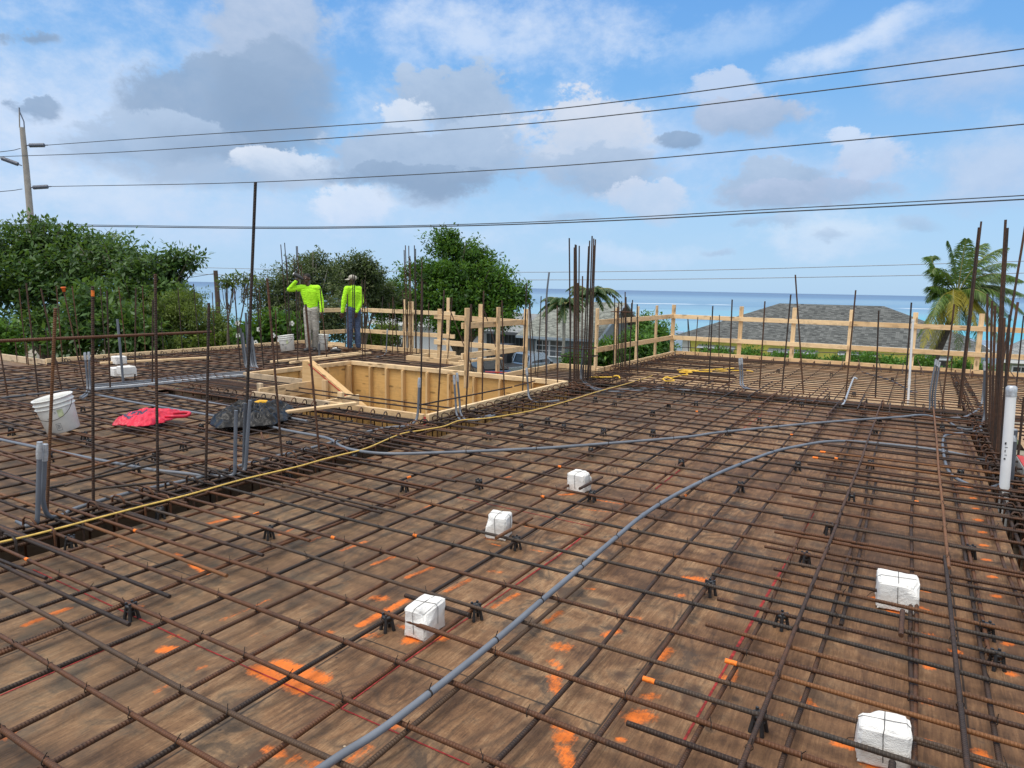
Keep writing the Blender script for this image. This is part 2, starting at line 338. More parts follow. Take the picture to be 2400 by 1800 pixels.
# ------------------------------------------------------------------ plywood deck
def mat_deck(name, fresh=False, weather=.5):
    m, k = material(name)
    sp = k.n('ShaderNodeSeparateXYZ', {0: k.obj}); X, Y = sp.outputs[0], sp.outputs[1]
    SW, SL = 1.22, 2.44
    cx = k.m('FLOOR', k.m('DIVIDE', k.m('ADD', X, 20.43), SW))
    yo = k.m('ADD', k.m('ADD', Y, 20.9), k.m('MULTIPLY', k.m('MODULO', cx, 2.0), SL / 2))
    cyy = k.m('FLOOR', k.m('DIVIDE', yo, SL))
    fx = k.m('MULTIPLY', k.m('FRACT', k.m('DIVIDE', k.m('ADD', X, 20.43), SW)), SW); fy = k.m('MULTIPLY', k.m('FRACT', k.m('DIVIDE', yo, SL)), SL)
    seam = k.m('MINIMUM', k.m('MINIMUM', fx, k.m('SUBTRACT', SW, fx)), k.m('MINIMUM', fy, k.m('SUBTRACT', SL, fy)))
    cid = k.n('ShaderNodeCombineXYZ', {0: cx, 1: cyy}).outputs[0]
    wn = k.n('ShaderNodeTexWhiteNoise', {'Vector': cid}); sheet = wn.outputs['Value']
    shift = k.n('ShaderNodeVectorMath', {0: k.obj}, operation='ADD')
    sc_ = k.n('ShaderNodeVectorMath', {0: wn.outputs['Color']}, operation='SCALE'); sc_.inputs['Scale'].default_value = 13.0
    k.set(shift.inputs[1], sc_.outputs[0]); P = shift.outputs[0]
    fine = k.noise(k.mapping(P, (120, 9, 1)), 1.0, 6, .72, .5).outputs[0]
    band = k.noise(k.mapping(P, (11, 2.2, 1)), 1.0, 6, .66, 1.6).outputs[0]
    # flat-sawn figure: contour lines of a stretched noise field
    fld = k.noise(k.mapping(P, (2.6, .75, 1)), 1.0, 2, .45, .25).outputs[0]
    ring = k.m('SINE', k.m('MULTIPLY', fld, 150.0)); ring = k.m('POWER', k.m('MULTIPLY_ADD', ring, .5, .5), 3.0)
    ringmask = k.smooth(k.noise(P, .9, 2, .5).outputs[0], .47, .62)
    mott = k.noise(k.obj, 1.1, 5, .62, .6).outputs[0]; mott2 = k.noise(k.obj, 4.5, 6, .66, .8).outputs[0]
    if fresh: stops = [(.30, (.26, .165, .085)), (.5, (.37, .245, .135)), (.72, (.48, .34, .20))]
    else: stops = [(.22, (.030, .016, .010)), (.40, (.106, .055, .028)), (.54, (.198, .107, .053)), (.74, (.38, .24, .130))]
    f = k.m('ADD', k.m('ADD', k.m('MULTIPLY', fine, .34), k.m('MULTIPLY', band, .36)), k.m('ADD', k.m('MULTIPLY', mott, .62), k.m('MULTIPLY', mott2, .46))); f = k.m('MULTIPLY_ADD', f, 1.45, -.37 * 1.45 - .225)
    f = k.m('ADD', f, k.m('MULTIPLY', k.m('SUBTRACT', sheet, .5), .10))
    col = k.ramp(f, stops)
    col = k.mix(k.m('MULTIPLY', k.m('MULTIPLY', ring, ringmask), .6), col, (.060, .036, .022, 1) if not fresh else (.24, .14, .07, 1))
    crack = k.m('MULTIPLY', k.smooth(k.noise(k.mapping(P, (190, 5, 1)), 1.0, 4, .6, .6).outputs[0], .56, .68), k.smooth(band, .40, .58))
    col = k.mix(k.m('MULTIPLY', crack, .62), col, (.026, .016, .010, 1) if not fresh else (.20, .12, .06, 1))
    spk = k.noise(k.obj, 95, 4, .7).outputs[0]; col = k.mix(k.m('MULTIPLY', k.smooth(spk, .50, .66), .38), col, (.030, .019, .012, 1) if not fresh else (.25, .15, .08, 1))
    # knots and plugs
    vo = k.n('ShaderNodeTexVoronoi', {'Vector': k.mapping(P, (5.2, 4.2, 0)), 'Scale': 1.0}); kd = vo.outputs['Distance']
    pick = k.smooth(k.n('ShaderNodeSeparateColor', {0: vo.outputs['Color']}).outputs[0], .50, .54)
    col = k.mix(k.m('MULTIPLY', k.m('MULTIPLY', k.smooth(kd, .115, .055), pick), .9), col, (.030, .018, .012, 1))
    halo = k.m('MULTIPLY', k.m('MULTIPLY', k.smooth(kd, .22, .10), pick), k.m('MULTIPLY_ADD', k.m('SINE', k.m('MULTIPLY', kd, 190.0)), .5, .5))
    col = k.mix(k.m('MULTIPLY', halo, .55), col, (.055, .032, .02, 1))
    if not fresh:
        # damp and mildew
        wet = k.smooth(k.m('ADD', k.m('MULTIPLY', mott2, .65), k.m('MULTIPLY', mott, .5)), .585, .70)
        col = k.mix(k.m('MULTIPLY', wet, .80), col, (.030, .024, .021, 1))
        leftside = k.smooth(X, -1.6, -3.2)
        mil = k.m('MULTIPLY', leftside, k.smooth(k.noise(k.mapping(k.obj, (2.6, 1.4, 1)), 2.3, 6, .7, .5).outputs[0], .47, .64))
        col = k.mix(k.m('MULTIPLY', mil, .72), col, (.034, .031, .027, 1))
        grey = k.m('MULTIPLY', leftside, .30)
        col = k.mix(grey, col, k.mix(f, (.042, .031, .019, 1), (.27, .190, .108, 1)))
        rd = k.m('MULTIPLY', k.smooth(X, -1.2, -.2), .25)
        col = k.mix(rd, col, k.mix(f, (.060, .028, .012, 1), (.27, .140, .064, 1)))
        # rust runs bleeding from the bars that lie along the sheets
        gx = k.m('ABSOLUTE', k.m('SUBTRACT', k.m('FRACT', k.m('DIVIDE', k.m('ADD', X, 12.02), .3025)), .5))
        rs = k.m('MULTIPLY', k.smooth(gx, .14, .02), k.smooth(mott2, .42, .62))
        col = k.mix(k.m('MULTIPLY', rs, .5), col, (.075, .034, .016, 1))
    fv = k.n('ShaderNodeTexVoronoi', {'Vector': k.obj, 'Scale': 6.5}); fp = k.m('GREATER_THAN', k.n('ShaderNodeSeparateColor', {0: fv.outputs['Color']}).outputs[1], .62)
    fl = k.m('MULTIPLY', fp, k.smooth(k.m('ADD', fv.outputs['Distance'], k.m('MULTIPLY', k.noise(k.obj, 70, 2, .5).outputs[0], .05)), .062, .045))
    col = k.mix(k.m('MULTIPLY', fl, .8), col, (.50, .40, .28, 1))        # chips of wood and sawdust
    nx_ = k.m('ABSOLUTE', k.m('SUBTRACT', k.m('FRACT', k.m('DIVIDE', fy, .3)), .5)); nail = k.m('MULTIPLY', k.smooth(k.m('ABSOLUTE', k.m('SUBTRACT', k.m('MINIMUM', fx, k.m('SUBTRACT', SW, fx)), .018)), .007, .004), k.smooth(nx_, .024, .014))
    col = k.mix(k.m('MULTIPLY', nail, .85), col, (.035, .022, .016, 1))   # rusted nail heads along the joints
    sm = k.smooth(seam, .0066, .0022)
    col = k.mix(k.m('MULTIPLY', sm, .85), col, (.012, .009, .007, 1))
    # spray paint and chalk lines, kept in the sheet mesh as masks
    pa = k.n('ShaderNodeAttribute', attribute_name='paint').outputs['Fac']
    sp1 = k.noise(k.obj, 55, 5, .7).outputs[0]; sp2 = k.noise(k.mapping(k.obj, (60, 9, 1)), 1.0, 4, .7).outputs[0]
    pm = k.smooth(k.m('ADD', pa, k.m('MULTIPLY', k.m('SUBTRACT', k.m('ADD', k.m('MULTIPLY', sp1, .5), k.m('MULTIPLY', sp2, .5)), .5), 2.3)), .36, .95)
    col = k.mix(k.m('MULTIPLY', pm, .84), col, k.mix(sp1, (.66, .115, .010, 1), (.86, .235, .025, 1)))
    rough = k.m('MULTIPLY_ADD', mott2, -.25, .78)
    finish(k, col, rough, k.bump(k.m('ADD', k.m('MULTIPLY', fine, .6), k.m('MULTIPLY', mott2, .6)), .35, .004), spec=.35)
    return m
DECK = mat_deck('weathered_plywood'); DECK_NEW = mat_deck('fresh_plywood', True)
CHALK = plain('red_chalk', (.26, .018, .016), .8, var=.5, sc=30)
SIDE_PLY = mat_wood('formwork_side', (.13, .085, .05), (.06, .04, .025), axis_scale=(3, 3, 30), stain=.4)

def C_(ox, oy, s): return lambda x, y: (ox + x * s, oy + y * s)
cA = C_(0, 1200, .36166); cB = C_(800, 1200, .36166); cD = C_(800, 950, .36166); cE = C_(1600, 1200, .36166); cF = C_(1500, 850, .36166)
c5 = C_(1800, 850, .27125); cL = C_(0, 900, .36166)
# orange spray marks: (from, to, half width in metres, strength)
strokes = []
def st(cf, x0, y0, x1, y1, w, a=1.0):
    p, q = gp(*cf(x0, y0)), gp(*cf(x1, y1)); strokes.append((p.x, p.y, q.x, q.y, w, a))
st(cA, 1660, 1020, 1960, 1150, .045); st(cA, 1800, 980, 2090, 1080, .045); st(cA, 1060, 890, 1110, 895, .04, .95)
st(cA, 160, 735, 270, 690, .022); st(cA, 340, 660, 440, 625, .022); st(cA, 1240, 340, 1340, 400, .022); st(cA, 1140, 270, 1190, 290, .018, .8)
st(cA, 1350, 75, 1540, 30, .03, .8); st(cA, 1010, 1160, 1090, 1120, .025, .6); st(cA, 1260, 1020, 1330, 1000, .02, .6); st(cA, 1740, 1540, 1820, 1570, .03, .8)
st(cA, 1440, 700, 1740, 570, .022, .55); st(cA, 2090, 790, 2140, 780, .03, .7); st(cA, 1110, 810, 1160, 800, .02, .6); st(cA, 1650, 800, 1720, 795, .04, .4)
st(cA, 30, 1470, 210, 1350, .02, .6); st(cA, 2000, 1640, 2060, 1640, .03, .7); st(cA, 1870, 1600, 1920, 1590, .03, .6)
st(cA, 1800, 150, 1900, 110, .015, .8); st(cA, 2010, 190, 2080, 160, .015, .8); st(cA, 1950, 215, 2000, 225, .012, .6)
st(cB, 120, 735, 420, 570, .026); st(cB, 205, 340, 340, 290, .022, .8); st(cB, 420, 425, 600, 355, .022, .8); st(cB, 680, 515, 835, 435, .022, .75)
st(cB, 980, 620, 1140, 530, .022, .75); st(cB, 1325, 715, 1420, 650, .022, .85); st(cB, 1400, 870, 1460, 880, .045, .8); st(cB, 1370, 970, 1410, 1010, .03, .7)
st(cB, 1380, 1070, 1400, 1160, .035, .8); st(cB, 1410, 1390, 1480, 1430, .03, .8); st(cB, 1420, 1460, 1460, 1460, .04, .9); st(cB, 1440, 1540, 1480, 1640, .035, .85)
st(cB, 1720, 800, 1790, 770, .03, .85); st(cB, 1580, 495, 1640, 500, .02, .7); st(cB, 1850, 680, 1930, 690, .03, .6); st(cB, 2070, 950, 2120, 890, .03, .85)
st(cB, 1890, 1330, 1970, 1320, .05, .85); st(cB, 1970, 1200, 2030, 1190, .03, .7); st(cB, 1800, 1475, 1820, 1475, .02, .9); st(cB, 2180, 540, 2212, 540, .03, .7)
st(cB, 440, 830, 490, 820, .05, .85); st(cB, 630, 820, 670, 815, .03, .9); st(cB, 390, 740, 410, 745, .025, .85); st(cB, 0, 250, 160, 190, .02, .8); st(cB, 160, 800, 220, 800, .04, .6)
st(cB, 320, 1390, 370, 1390, .03, .7); st(cB, 70, 1600, 170, 1530, .035, .6); st(cB, 950, 170, 990, 175, .03, .8); st(cB, 970, 205, 1030, 220, .014, .85); st(cB, 1190, 90, 1410, 130, .014, .85)
st(cB, 1230, 245, 1360, 265, .014, .7); st(cB, 960, 385, 1030, 390, .03, .55); st(cB, 210, 555, 280, 560, .04, .75)
st(cD, 440, 720, 590, 640, .03, .6); st(cD, 1060, 470, 1100, 460, .02, .8); st(cD, 1420, 580, 1500, 575, .03, .8); st(cD, 1640, 610, 1820, 640, .02, .7); st(cD, 1500, 665, 1730, 690, .02, .6)
st(cD, 800, 145, 880, 150, .05, .8); st(cD, 480, 250, 560, 255, .02, .7); st(cD, 830, 250, 930, 265, .02, .6); st(cD, 160, 340, 230, 350, .02, .6); st(cD, 1530, 370, 1650, 390, .012, .6)
for x, y in ((1570, 800), (1590, 1005), (1590, 1230), (1600, 1500), (2105, 855), (2135, 1050), (2030, 545), (2005, 420), (1970, 310), (1950, 215), (1940, 130), (1915, 50), (1580, 510), (1770, 905)):
    st(cE, x - 12, y, x + 12, y, .026, .95)
st(cE, 1235, 560, 1265, 560, .028, 1.0); st(cE, 1350, 640, 1400, 645, .03, 1.0); st(cE, 1540, 620, 1590, 650, .03, .95); st(cE, 990, 1500, 1140, 1535, .022, .95)
st(cE, 1230, 1640, 1300, 1650, .04, 1.0); st(cE, 1470, 1640, 1530, 1650, .03, 1.0); st(cE, 800, 1220, 850, 1270, .03, .75); st(cE, 640, 1310, 645, 1312, .014, .95)
st(cE, 1930, 1560, 1980, 1640, .03, .95); st(cE, 320, 1090, 340, 1020, .02, .8); st(cE, 270, 1080, 275, 1070, .03, .8); st(cE, 30, 430, 130, 440, .05, .8); st(cE, 1570, 780, 1700, 830, .03, .5)
st(cE, 2180, 1290, 2212, 1300, .02, .9); st(cE, 2060, 690, 2080, 690, .02, .6)
st(c5, 500, 775, 640, 780, .022, .9); st(c5, 400, 825, 650, 855, .018, .9); st(c5, 600, 915, 800, 920, .012, .8); st(c5, 940, 945, 1060, 960, .012, .8); st(c5, 1600, 1060, 1920, 1100, .02, .8)
for x, y in ((1770, 1170), (1795, 1260), (1820, 1365), (1845, 1465), (1865, 1580)): st(c5, x - 15, y, x + 15, y, .022, .95)
st(c5, 1380, 435, 1410, 440, .03, .9); st(c5, 1060, 770, 1100, 770, .01, .9); st(c5, 120, 510, 230, 515, .025, .6); st(c5, 0, 400, 70, 405, .03, .5); st(c5, 1120, 665, 1180, 668, .012, .7)
for x, y in ((200, 850), (210, 520), (560, 1400), (850, 1440), (700, 1050), (940, 700), (290, 620)): st(cL, x, y, x + 60, y + 5, .04, .45)
st(cL, 1690, 400, 1740, 330, .04, .5); st(cL, 1200, 490, 1290, 495, .03, .5)
SA = np.array(strokes)
def paint_at(x, y):
    out = np.zeros_like(x)
    for x0, y0, x1, y1, w, a in SA:
        bx = (x > min(x0, x1) - 3 * w) & (x < max(x0, x1) + 3 * w) & (y > min(y0, y1) - 3 * w) & (y < max(y0, y1) + 3 * w)
        if not bx.any(): continue
        px, py = x[bx], y[bx]; dx, dy = x1 - x0, y1 - y0; L2 = dx * dx + dy * dy + 1e-9
        t = np.clip(((px - x0) * dx + (py - y0) * dy) / L2, 0, 1)
        dd = np.hypot(px - x0 - t * dx, py - y0 - t * dy)
        out[bx] = np.maximum(out[bx], a * np.clip(1.25 - dd / w * .75, 0, 1))
    return out
class Deck:
    def __init__(s): s.v = []; s.f = []; s.mi = []; s.p = []; s.n = 0
    def sheet(s, x0, x1, y0, y1, step, mi=0):
        nx, ny = max(2, int((x1 - x0) / step) + 1), max(2, int((y1 - y0) / step) + 1)
        gx, gy = np.meshgrid(np.linspace(x0, x1, nx), np.linspace(y0, y1, ny))
        pa = paint_at(gx, gy).ravel(); gx = gx.ravel(); gy = gy.ravel()
        s.v.append(np.stack([gx, gy, np.zeros_like(gx)], 1)); s.p.append(pa)
        i, j = np.meshgrid(np.arange(nx - 1), np.arange(ny - 1)); a = (j * nx + i).ravel() + s.n
        s.f.append(np.stack([a, a + 1, a + 1 + nx, a + nx], 1)); s.mi.append(np.full(len(a), mi)); s.n += nx * ny
    def face(s, pts, mi):
        s.v.append(np.array(pts, float)); s.p.append(np.zeros(4)); s.f.append(np.arange(4)[None] + s.n); s.mi.append(np.array([mi])); s.n += 4
    def wall(s, x0, y0, x1, y1, z0, z1, mi=2): s.face([(x0, y0, z0), (x1, y1, z0), (x1, y1, z1), (x0, y0, z1)], mi)
    def line(s, p, q, w, mi=3):
        p = Vector((p[0], p[1])); q = Vector((q[0], q[1])); t = (q - p).normalized(); n = Vector((-t.y, t.x)) * w
        s.face([(*(p - n), .0025), (*(q - n), .0025), (*(q + n), .0025), (*(p + n), .0025)], mi)
D = Deck()
TX0, TX1, RX0, RX1, CY0, CY1 = -4.97, -4.47, .68, .95, 11.02, 11.44
D.sheet(TX1, RX0, .6, 8.0, .02); D.sheet(TX1, RX0, -3.0, .6, .3); D.sheet(TX1, RX0, 8.0, CY0, .04)
D.sheet(-5.25, 3.4, CY1, 17.2, .3, 1)
D.sheet(-22, TX0, -3, 6.02, .06); D.sheet(-22, -14.3, 6.02, 6.7, .3); D.sheet(-14.3, -9.9, 6.02, 13.2, .1)
D.sheet(-9.9, -9.35, 10.35, 13.2, .2); D.sheet(-9.35, -7.75, 10.35, 11.5, .2); D.sheet(-6.35, TX0, 10.35, 12.55, .2); D.sheet(TX0, -5.25, 12.4, 12.55, .1, 1)
D.sheet(-9.9, -8.1, 6.5, 7.6, .2)
D.sheet(RX1 + .2, 3.4, 8.3, CY0, .3, 1)
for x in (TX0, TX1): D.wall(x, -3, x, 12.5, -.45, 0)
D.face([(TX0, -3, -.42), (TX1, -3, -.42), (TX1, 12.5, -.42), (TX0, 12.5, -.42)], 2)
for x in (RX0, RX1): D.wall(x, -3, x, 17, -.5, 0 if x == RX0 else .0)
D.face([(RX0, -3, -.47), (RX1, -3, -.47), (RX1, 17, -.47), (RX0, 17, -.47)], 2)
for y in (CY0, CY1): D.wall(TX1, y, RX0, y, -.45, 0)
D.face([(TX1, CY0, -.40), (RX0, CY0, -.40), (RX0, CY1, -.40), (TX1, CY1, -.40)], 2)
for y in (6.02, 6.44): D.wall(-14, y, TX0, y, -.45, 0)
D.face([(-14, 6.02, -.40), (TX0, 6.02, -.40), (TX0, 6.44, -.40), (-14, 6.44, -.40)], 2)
for pts in (((0, 1631), (374, 1468), (800, 1284), (980, 1204)),):
    for a, b in zip(pts, pts[1:]): D.line(gp(*a), gp(*b), .004)
D.line(gp(*cA(215, 375)), gp(*cA(1240, 850)), .0045); D.line(gp(*cA(1240, 850)), gp(*cB(830, 1640)), .0035)
for a, b in (((0, 1275), (330, 1030)), ((330, 1030), (820, 690)), ((880, 650), (1110, 490)), ((1130, 475), (1400, 290)), ((1400, 290), (1640, 100))):
    D.line(gp(*cB(*a)), gp(*cB(*b)), .004 if a[0] < 1000 else .006)
D.line(gp(*cD(750, 598)), gp(*cD(1620, 785)), .004); D.line(gp(*cD(230, 487)), gp(*cD(520, 545)), .003)
D.line(gp(*cE(10, 1480)), gp(*cE(300, 970)), .005); D.line(gp(*cE(300, 970)), gp(*cE(640, 380)), .007); D.line(gp(*cE(640, 380)), gp(*cE(850, 10)), .004)
D.line(gp(*cF(100, 820)), gp(*cF(260, 695)), .007); D.line(gp(*cF(640, 450)), gp(*cF(800, 330)), .004)
v = np.concatenate(D.v); f = np.concatenate(D.f); mi = np.concatenate(D.mi); pa = np.concatenate(D.p)
me = bpy.data.meshes.new('deck'); me.vertices.add(len(v)); me.vertices.foreach_set('co', v.astype(np.float32).ravel())
me.loops.add(len(f) * 4); me.loops.foreach_set('vertex_index', f.astype(np.int32).ravel())
me.polygons.add(len(f)); me.polygons.foreach_set('loop_start', np.arange(len(f), dtype=np.int32) * 4)
me.polygons.foreach_set('material_index', mi.astype(np.int32)); me.update(calc_edges=True); me.validate()
at_ = me.attributes.new('paint', 'FLOAT', 'POINT'); at_.data.foreach_set('value', pa.astype(np.float32))
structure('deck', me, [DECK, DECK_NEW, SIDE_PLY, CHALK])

# ------------------------------------------------------------------ reinforcing bars
rng = random.Random(7)
def bar(name, p0, p1, r, mat, label, group, cat='rebar', wave=.006, ties=(), n=8, orange=(), seed=None, parent=None):
    """one bar, local X along its length"""
    p0, p1 = Vector(p0), Vector(p1); M = frame(p0, p1); L = (p1 - p0).length
    a, b, ph, ph2 = rng.uniform(-1, 1) * wave, rng.uniform(-1, 1) * wave * .4, rng.uniform(0, 6), rng.uniform(0, 6)
    N = max(2, min(26, int(L / .45) + 1))
    cur = lambda x: Vector((x, a * math.sin(1.1 * x + ph) + .5 * a * math.sin(2.7 * x + ph2), b * math.sin(1.7 * x + ph2)))
    o_ = cur(0)
    pts = [cur(L * i / (N - 1)) - Vector((0, o_.y, o_.z)) for i in range(N)]
    mb = MB(); mb.tube(pts, r, n)
    for x in ties:
        c = cur(x) - Vector((0, o_.y, o_.z)); ring = []
        for i in range(9):
            t = 2 * PI * i / 8 + .4; ring.append(c + Vector((.010 * math.sin(t * .5), (r + .0035) * math.cos(t), (r + .0035) * math.sin(t) - .004)))
        mb.tube(ring, .0019, 4, 1); e = ring[2]
        mb.tube([e, e + Vector((rng.uniform(-.015, .015), rng.uniform(-.012, .012), .022))], .0017, 4, 1)
    for x0, x1 in orange: mb.tube([cur(x0) - Vector((0, o_.y, o_.z)), cur((x0 + x1) / 2) - Vector((0, o_.y, o_.z)), cur(x1) - Vector((0, o_.y, o_.z))], r + .0007, n, 2)
    mats = [mat, WIRE, SPRAY] if orange else ([mat, WIRE] if ties else [mat])
    o = mb.build(name, mats, parent); place(o, M); return tag(o, label, cat, group)
SPRAY = plain('orange_spray_paint', (.70, .17, .015), .7, var=.3, sc=60)
R = .0104
ZL, ZU, ZT = .055, .078, .101
LA = 'rusty bar lying on the chairs in the lower layer of the brown deck mat'
LB = 'rusty ribbed bar tied across the upper layer of the brown deck mat'
F2X = [-4.20, -3.88, -3.57, -3.265, -2.96, -2.665, -2.367, -2.085, -1.785, -1.468, -1.145, -.865, -.53, -.22, .095, .385, .60]
F1Y = [1.02, 1.30, 1.545, 1.81, 2.11, 2.405, 2.70, 2.99, 3.30, 3.62, 3.90, 4.20, 4.48, 4.80] + [5.1 + .302 * i for i in range(20)]
for x in F2X:
    y0 = -1.2; m = RUST_NEW if x == -1.468 else (RUST if rng.random() < .7 else RUST_DARK); og = []
    if x == -1.468: y0 = 1.46; og = [(0, .07)]
    if rng.random() < .25: og.append((lambda q: (q, q + .05))(rng.uniform(3, 6)))
    bar('mat_bar', (x + rng.uniform(-.006, .006), y0, ZL), (x + rng.uniform(-.02, .02), 11.9 + rng.uniform(-.4, .5), ZL), R, m,
        'dull ribbed bar whose orange sprayed end lies beside the long grey conduit' if x == -1.468 else LA,
        None if x == -1.468 else 'lower layer bars of the brown deck mat', orange=og, wave=.02)
for x, y0, y1 in ((-.19, 3.55, 6.6), (.125, 2.2, 4.0), (.415, 3.62, 6.9), (.63, 2.7, 5.2), (.57, 5.5, 9.5), (-.50, 6.4, 10.9), (-3.30, 1.0, 4.4), (-2.70, 3.6, 7.9), (-1.82, 6.9, 11.2), (-.90, 7.8, 11.4)):
    bar('lap_bar', (x, y0, ZL), (x, y1, ZL), R, RUST, 'rusty lap bar lying close beside a long bar in the lower layer', 'lap bars in the lower layer', wave=.005)
for i, y in enumerate(F1Y):
    x0 = -5.35 + rng.uniform(-.15, .25) if not 6.0 < y < 10.5 else -4.93 + rng.uniform(0, .05); x1 = RX1 + .02 + rng.uniform(-.1, .12)
    near = y < 5; m = RUST_NEW if rng.random() < .3 else RUST
    ties = [X_ - x0 for X_ in F2X if X_ > x0 and rng.random() < .7] if y < 6.5 else []
    og = [(q, q + .03) for q in [rng.uniform(1, 5.4) for _ in range(1)]] if rng.random() < .3 else []
    bar('mat_bar', (x0, y + rng.uniform(-.012, .012), ZU), (x1, y + rng.uniform(-.035, .035), ZU), R * rng.choice((.92, 1, 1.05)), RUST_OR if rng.random() < .12 else m, LB, 'upper layer bars of the brown deck mat', ties=ties, orange=og, wave=.017)
# extra top bars that start part-way and run to the right-hand beam
starts = [cE(275, 965), cE(150, 730), cE(225, 565), cE(190, 405), cE(590, 370), cE(530, 225), cE(650, 35), c5(205, 1155), c5(280, 1075), c5(335, 1010), c5(500, 965), c5(340, 875), c5(385, 820), c5(450, 770), c5(470, 710), cE(1515, 1490), cE(595, 130),
          c5(680, 405), c5(670, 455), c5(620, 485), c5(690, 425), cB(1955, 1080), cB(1850, 1370)]
for i, q in enumerate(starts):
    p = gp(*q, ZU); og = [(0, .05)] if i in (0, 12, 13, 21) else []
    m = RUST_OR if i in (0, 1, 12, 13) else (RUST_NEW if i % 3 == 0 else RUST)
    bar('top_bar', (p.x, p.y, ZU + .002), (RX1 + .03 + rng.uniform(-.04, .1), p.y + rng.uniform(-.03, .03), ZU + .002), R, m,
        'rusty ribbed top bar ending free on the brown deck and running into the right beam', 'extra top bars over the right beam', orange=og, wave=.006)
bar('carrier_bar', (-.375, 1.9, ZT), (-.36, 5.22, ZT + .002), R * .95, RUST, 'thin carrier bar on top of the mat, near part, passing left of the foam blocks', None, ties=[.05, .4, .9, 1.4, 1.9, 2.6, 3.2], wave=.008)
bar('carrier_bar', (-.352, 5.0, ZT + .004), (-.34, 11.5, ZT), R * .95, RUST_OR, 'brown carrier bar on top of the mat running away to the cross beam', None, ties=[.3, 1, 2, 3], wave=.012)
bar('carrier_bar', (.272, 1.2, ZT), (.272, 4.75, ZT), R, RUST, 'straight carrier bar on top of the mat beside the two right foam blocks', None, ties=[.6, 1.2, 1.8, 2.4, 3.0, 3.5], wave=.004)
bar('carrier_bar', (.285, 4.55, ZT + .004), (.31, 11.4, ZT), R, RUST_OR, 'orange brown carrier bar on top of the mat running to the bundled conduits', None, ties=[.2, .8, 1.4, 2, 2.6], wave=.008)
for x in [-3.9 + .3 * i for i in range(12)]:
    y0 = 10.2 + rng.uniform(-.8, .5)
    bar('carrier_bar', (x, y0, ZT), (x + rng.uniform(-.03, .03), y0 + rng.uniform(1.3, 2.4), ZT), R * .9, RUST, 'short brown top bar lapped over the cross beam beyond the grey conduits', 'short top bars over the cross beam')
# left hand mat
LL = 'rusty bar in the left deck mat running towards the sea'; LM = 'rusty bar in the left deck mat running across under the bucket and bags'
ends = [cA(665, 370), cA(1100, 555), cA(1480, 410), cA(1705, 285), cA(2010, 190), cA(1475, 215), cA(840, 735), cD(520, 543), cD(650, 555), cD(740, 493), cD(250, 705), cD(1080, 358), cD(1165, 315), cD(1370, 260), cD(350, 660), cD(1440, 235), cD(1660, 148), cD(1580, 165)]
for i, q in enumerate(ends):
    p = gp(*q, ZU); og = [(8, 8.05)] if i % 4 == 0 else []
    bar('mat_bar', (p.x - rng.uniform(6, 9), p.y + rng.uniform(-.06, .06), ZU + .012), (p.x, p.y, ZU + .004), R, RUST_OR if i in (0, 2) else RUST,
        'rusty bar crossing under the yellow cord and ending free on the brown deck', 'left bars ending free on the brown deck', wave=.012, ties=[1, 2])
for i in range(21):
    y = .25 + .29 * i + rng.uniform(-.03, .03)
    bar('mat_bar', (-14.5, y, ZL + .02), (-5.0 + rng.uniform(.2, 1.3), y + rng.uniform(-.05, .05), ZU), R, RUST if rng.random() < .6 else RUST_DARK, LM, 'bars across the left deck mat', wave=.02)
for i in range(23):
    y = 6.5 + .29 * i
    bar('mat_bar', (-14.15, y, ZU), (-9.98 + (rng.uniform(0, 1.6) if y > 10.4 else (1.3 if y < 7.5 else 0)), y + rng.uniform(-.05, .05), ZU), R, RUST_DARK if rng.random() < .6 else RUST, LM, 'bars across the left deck mat', wave=.02)
for i in range(31):
    x = -14.05 + .3 * i
    if x < -10: y1 = 12.95
    elif x > -5.1: continue
    else: y1 = 5.95
    bar('mat_bar', (x, -.8, ZL), (x + rng.uniform(-.05, .05), y1, ZL), R, RUST if rng.random() < .6 else RUST_DARK, LL, 'bars along the left deck mat', wave=.02)
for q0, q1, m in ((cL(130, 715), cL(1110, 500), RUST_NEW), (cL(420, 660), cL(985, 470), RUST_NEW), (cL(310, 600), cL(1040, 425), RUST_OR), (cL(520, 690), cL(1105, 628), RUST_NEW), (cL(0, 740), cL(640, 600), RUST_OR), (cL(1100, 540), cL(1420, 480), RUST)):
    bar('loose_bar', gp(*q0, ZT + .01), gp(*q1, ZT + .01), R, m, 'loose ribbed bar laid on top of the left mat near the taped conduits', 'loose bars on top of the left mat', wave=.01)
bar('loose_bar', gp(*cL(1690, 305), .07), gp(*cL(1715, 395), .02), R, RUST, 'short bent offcut of bar leaning into the left mat by the black bag', None)
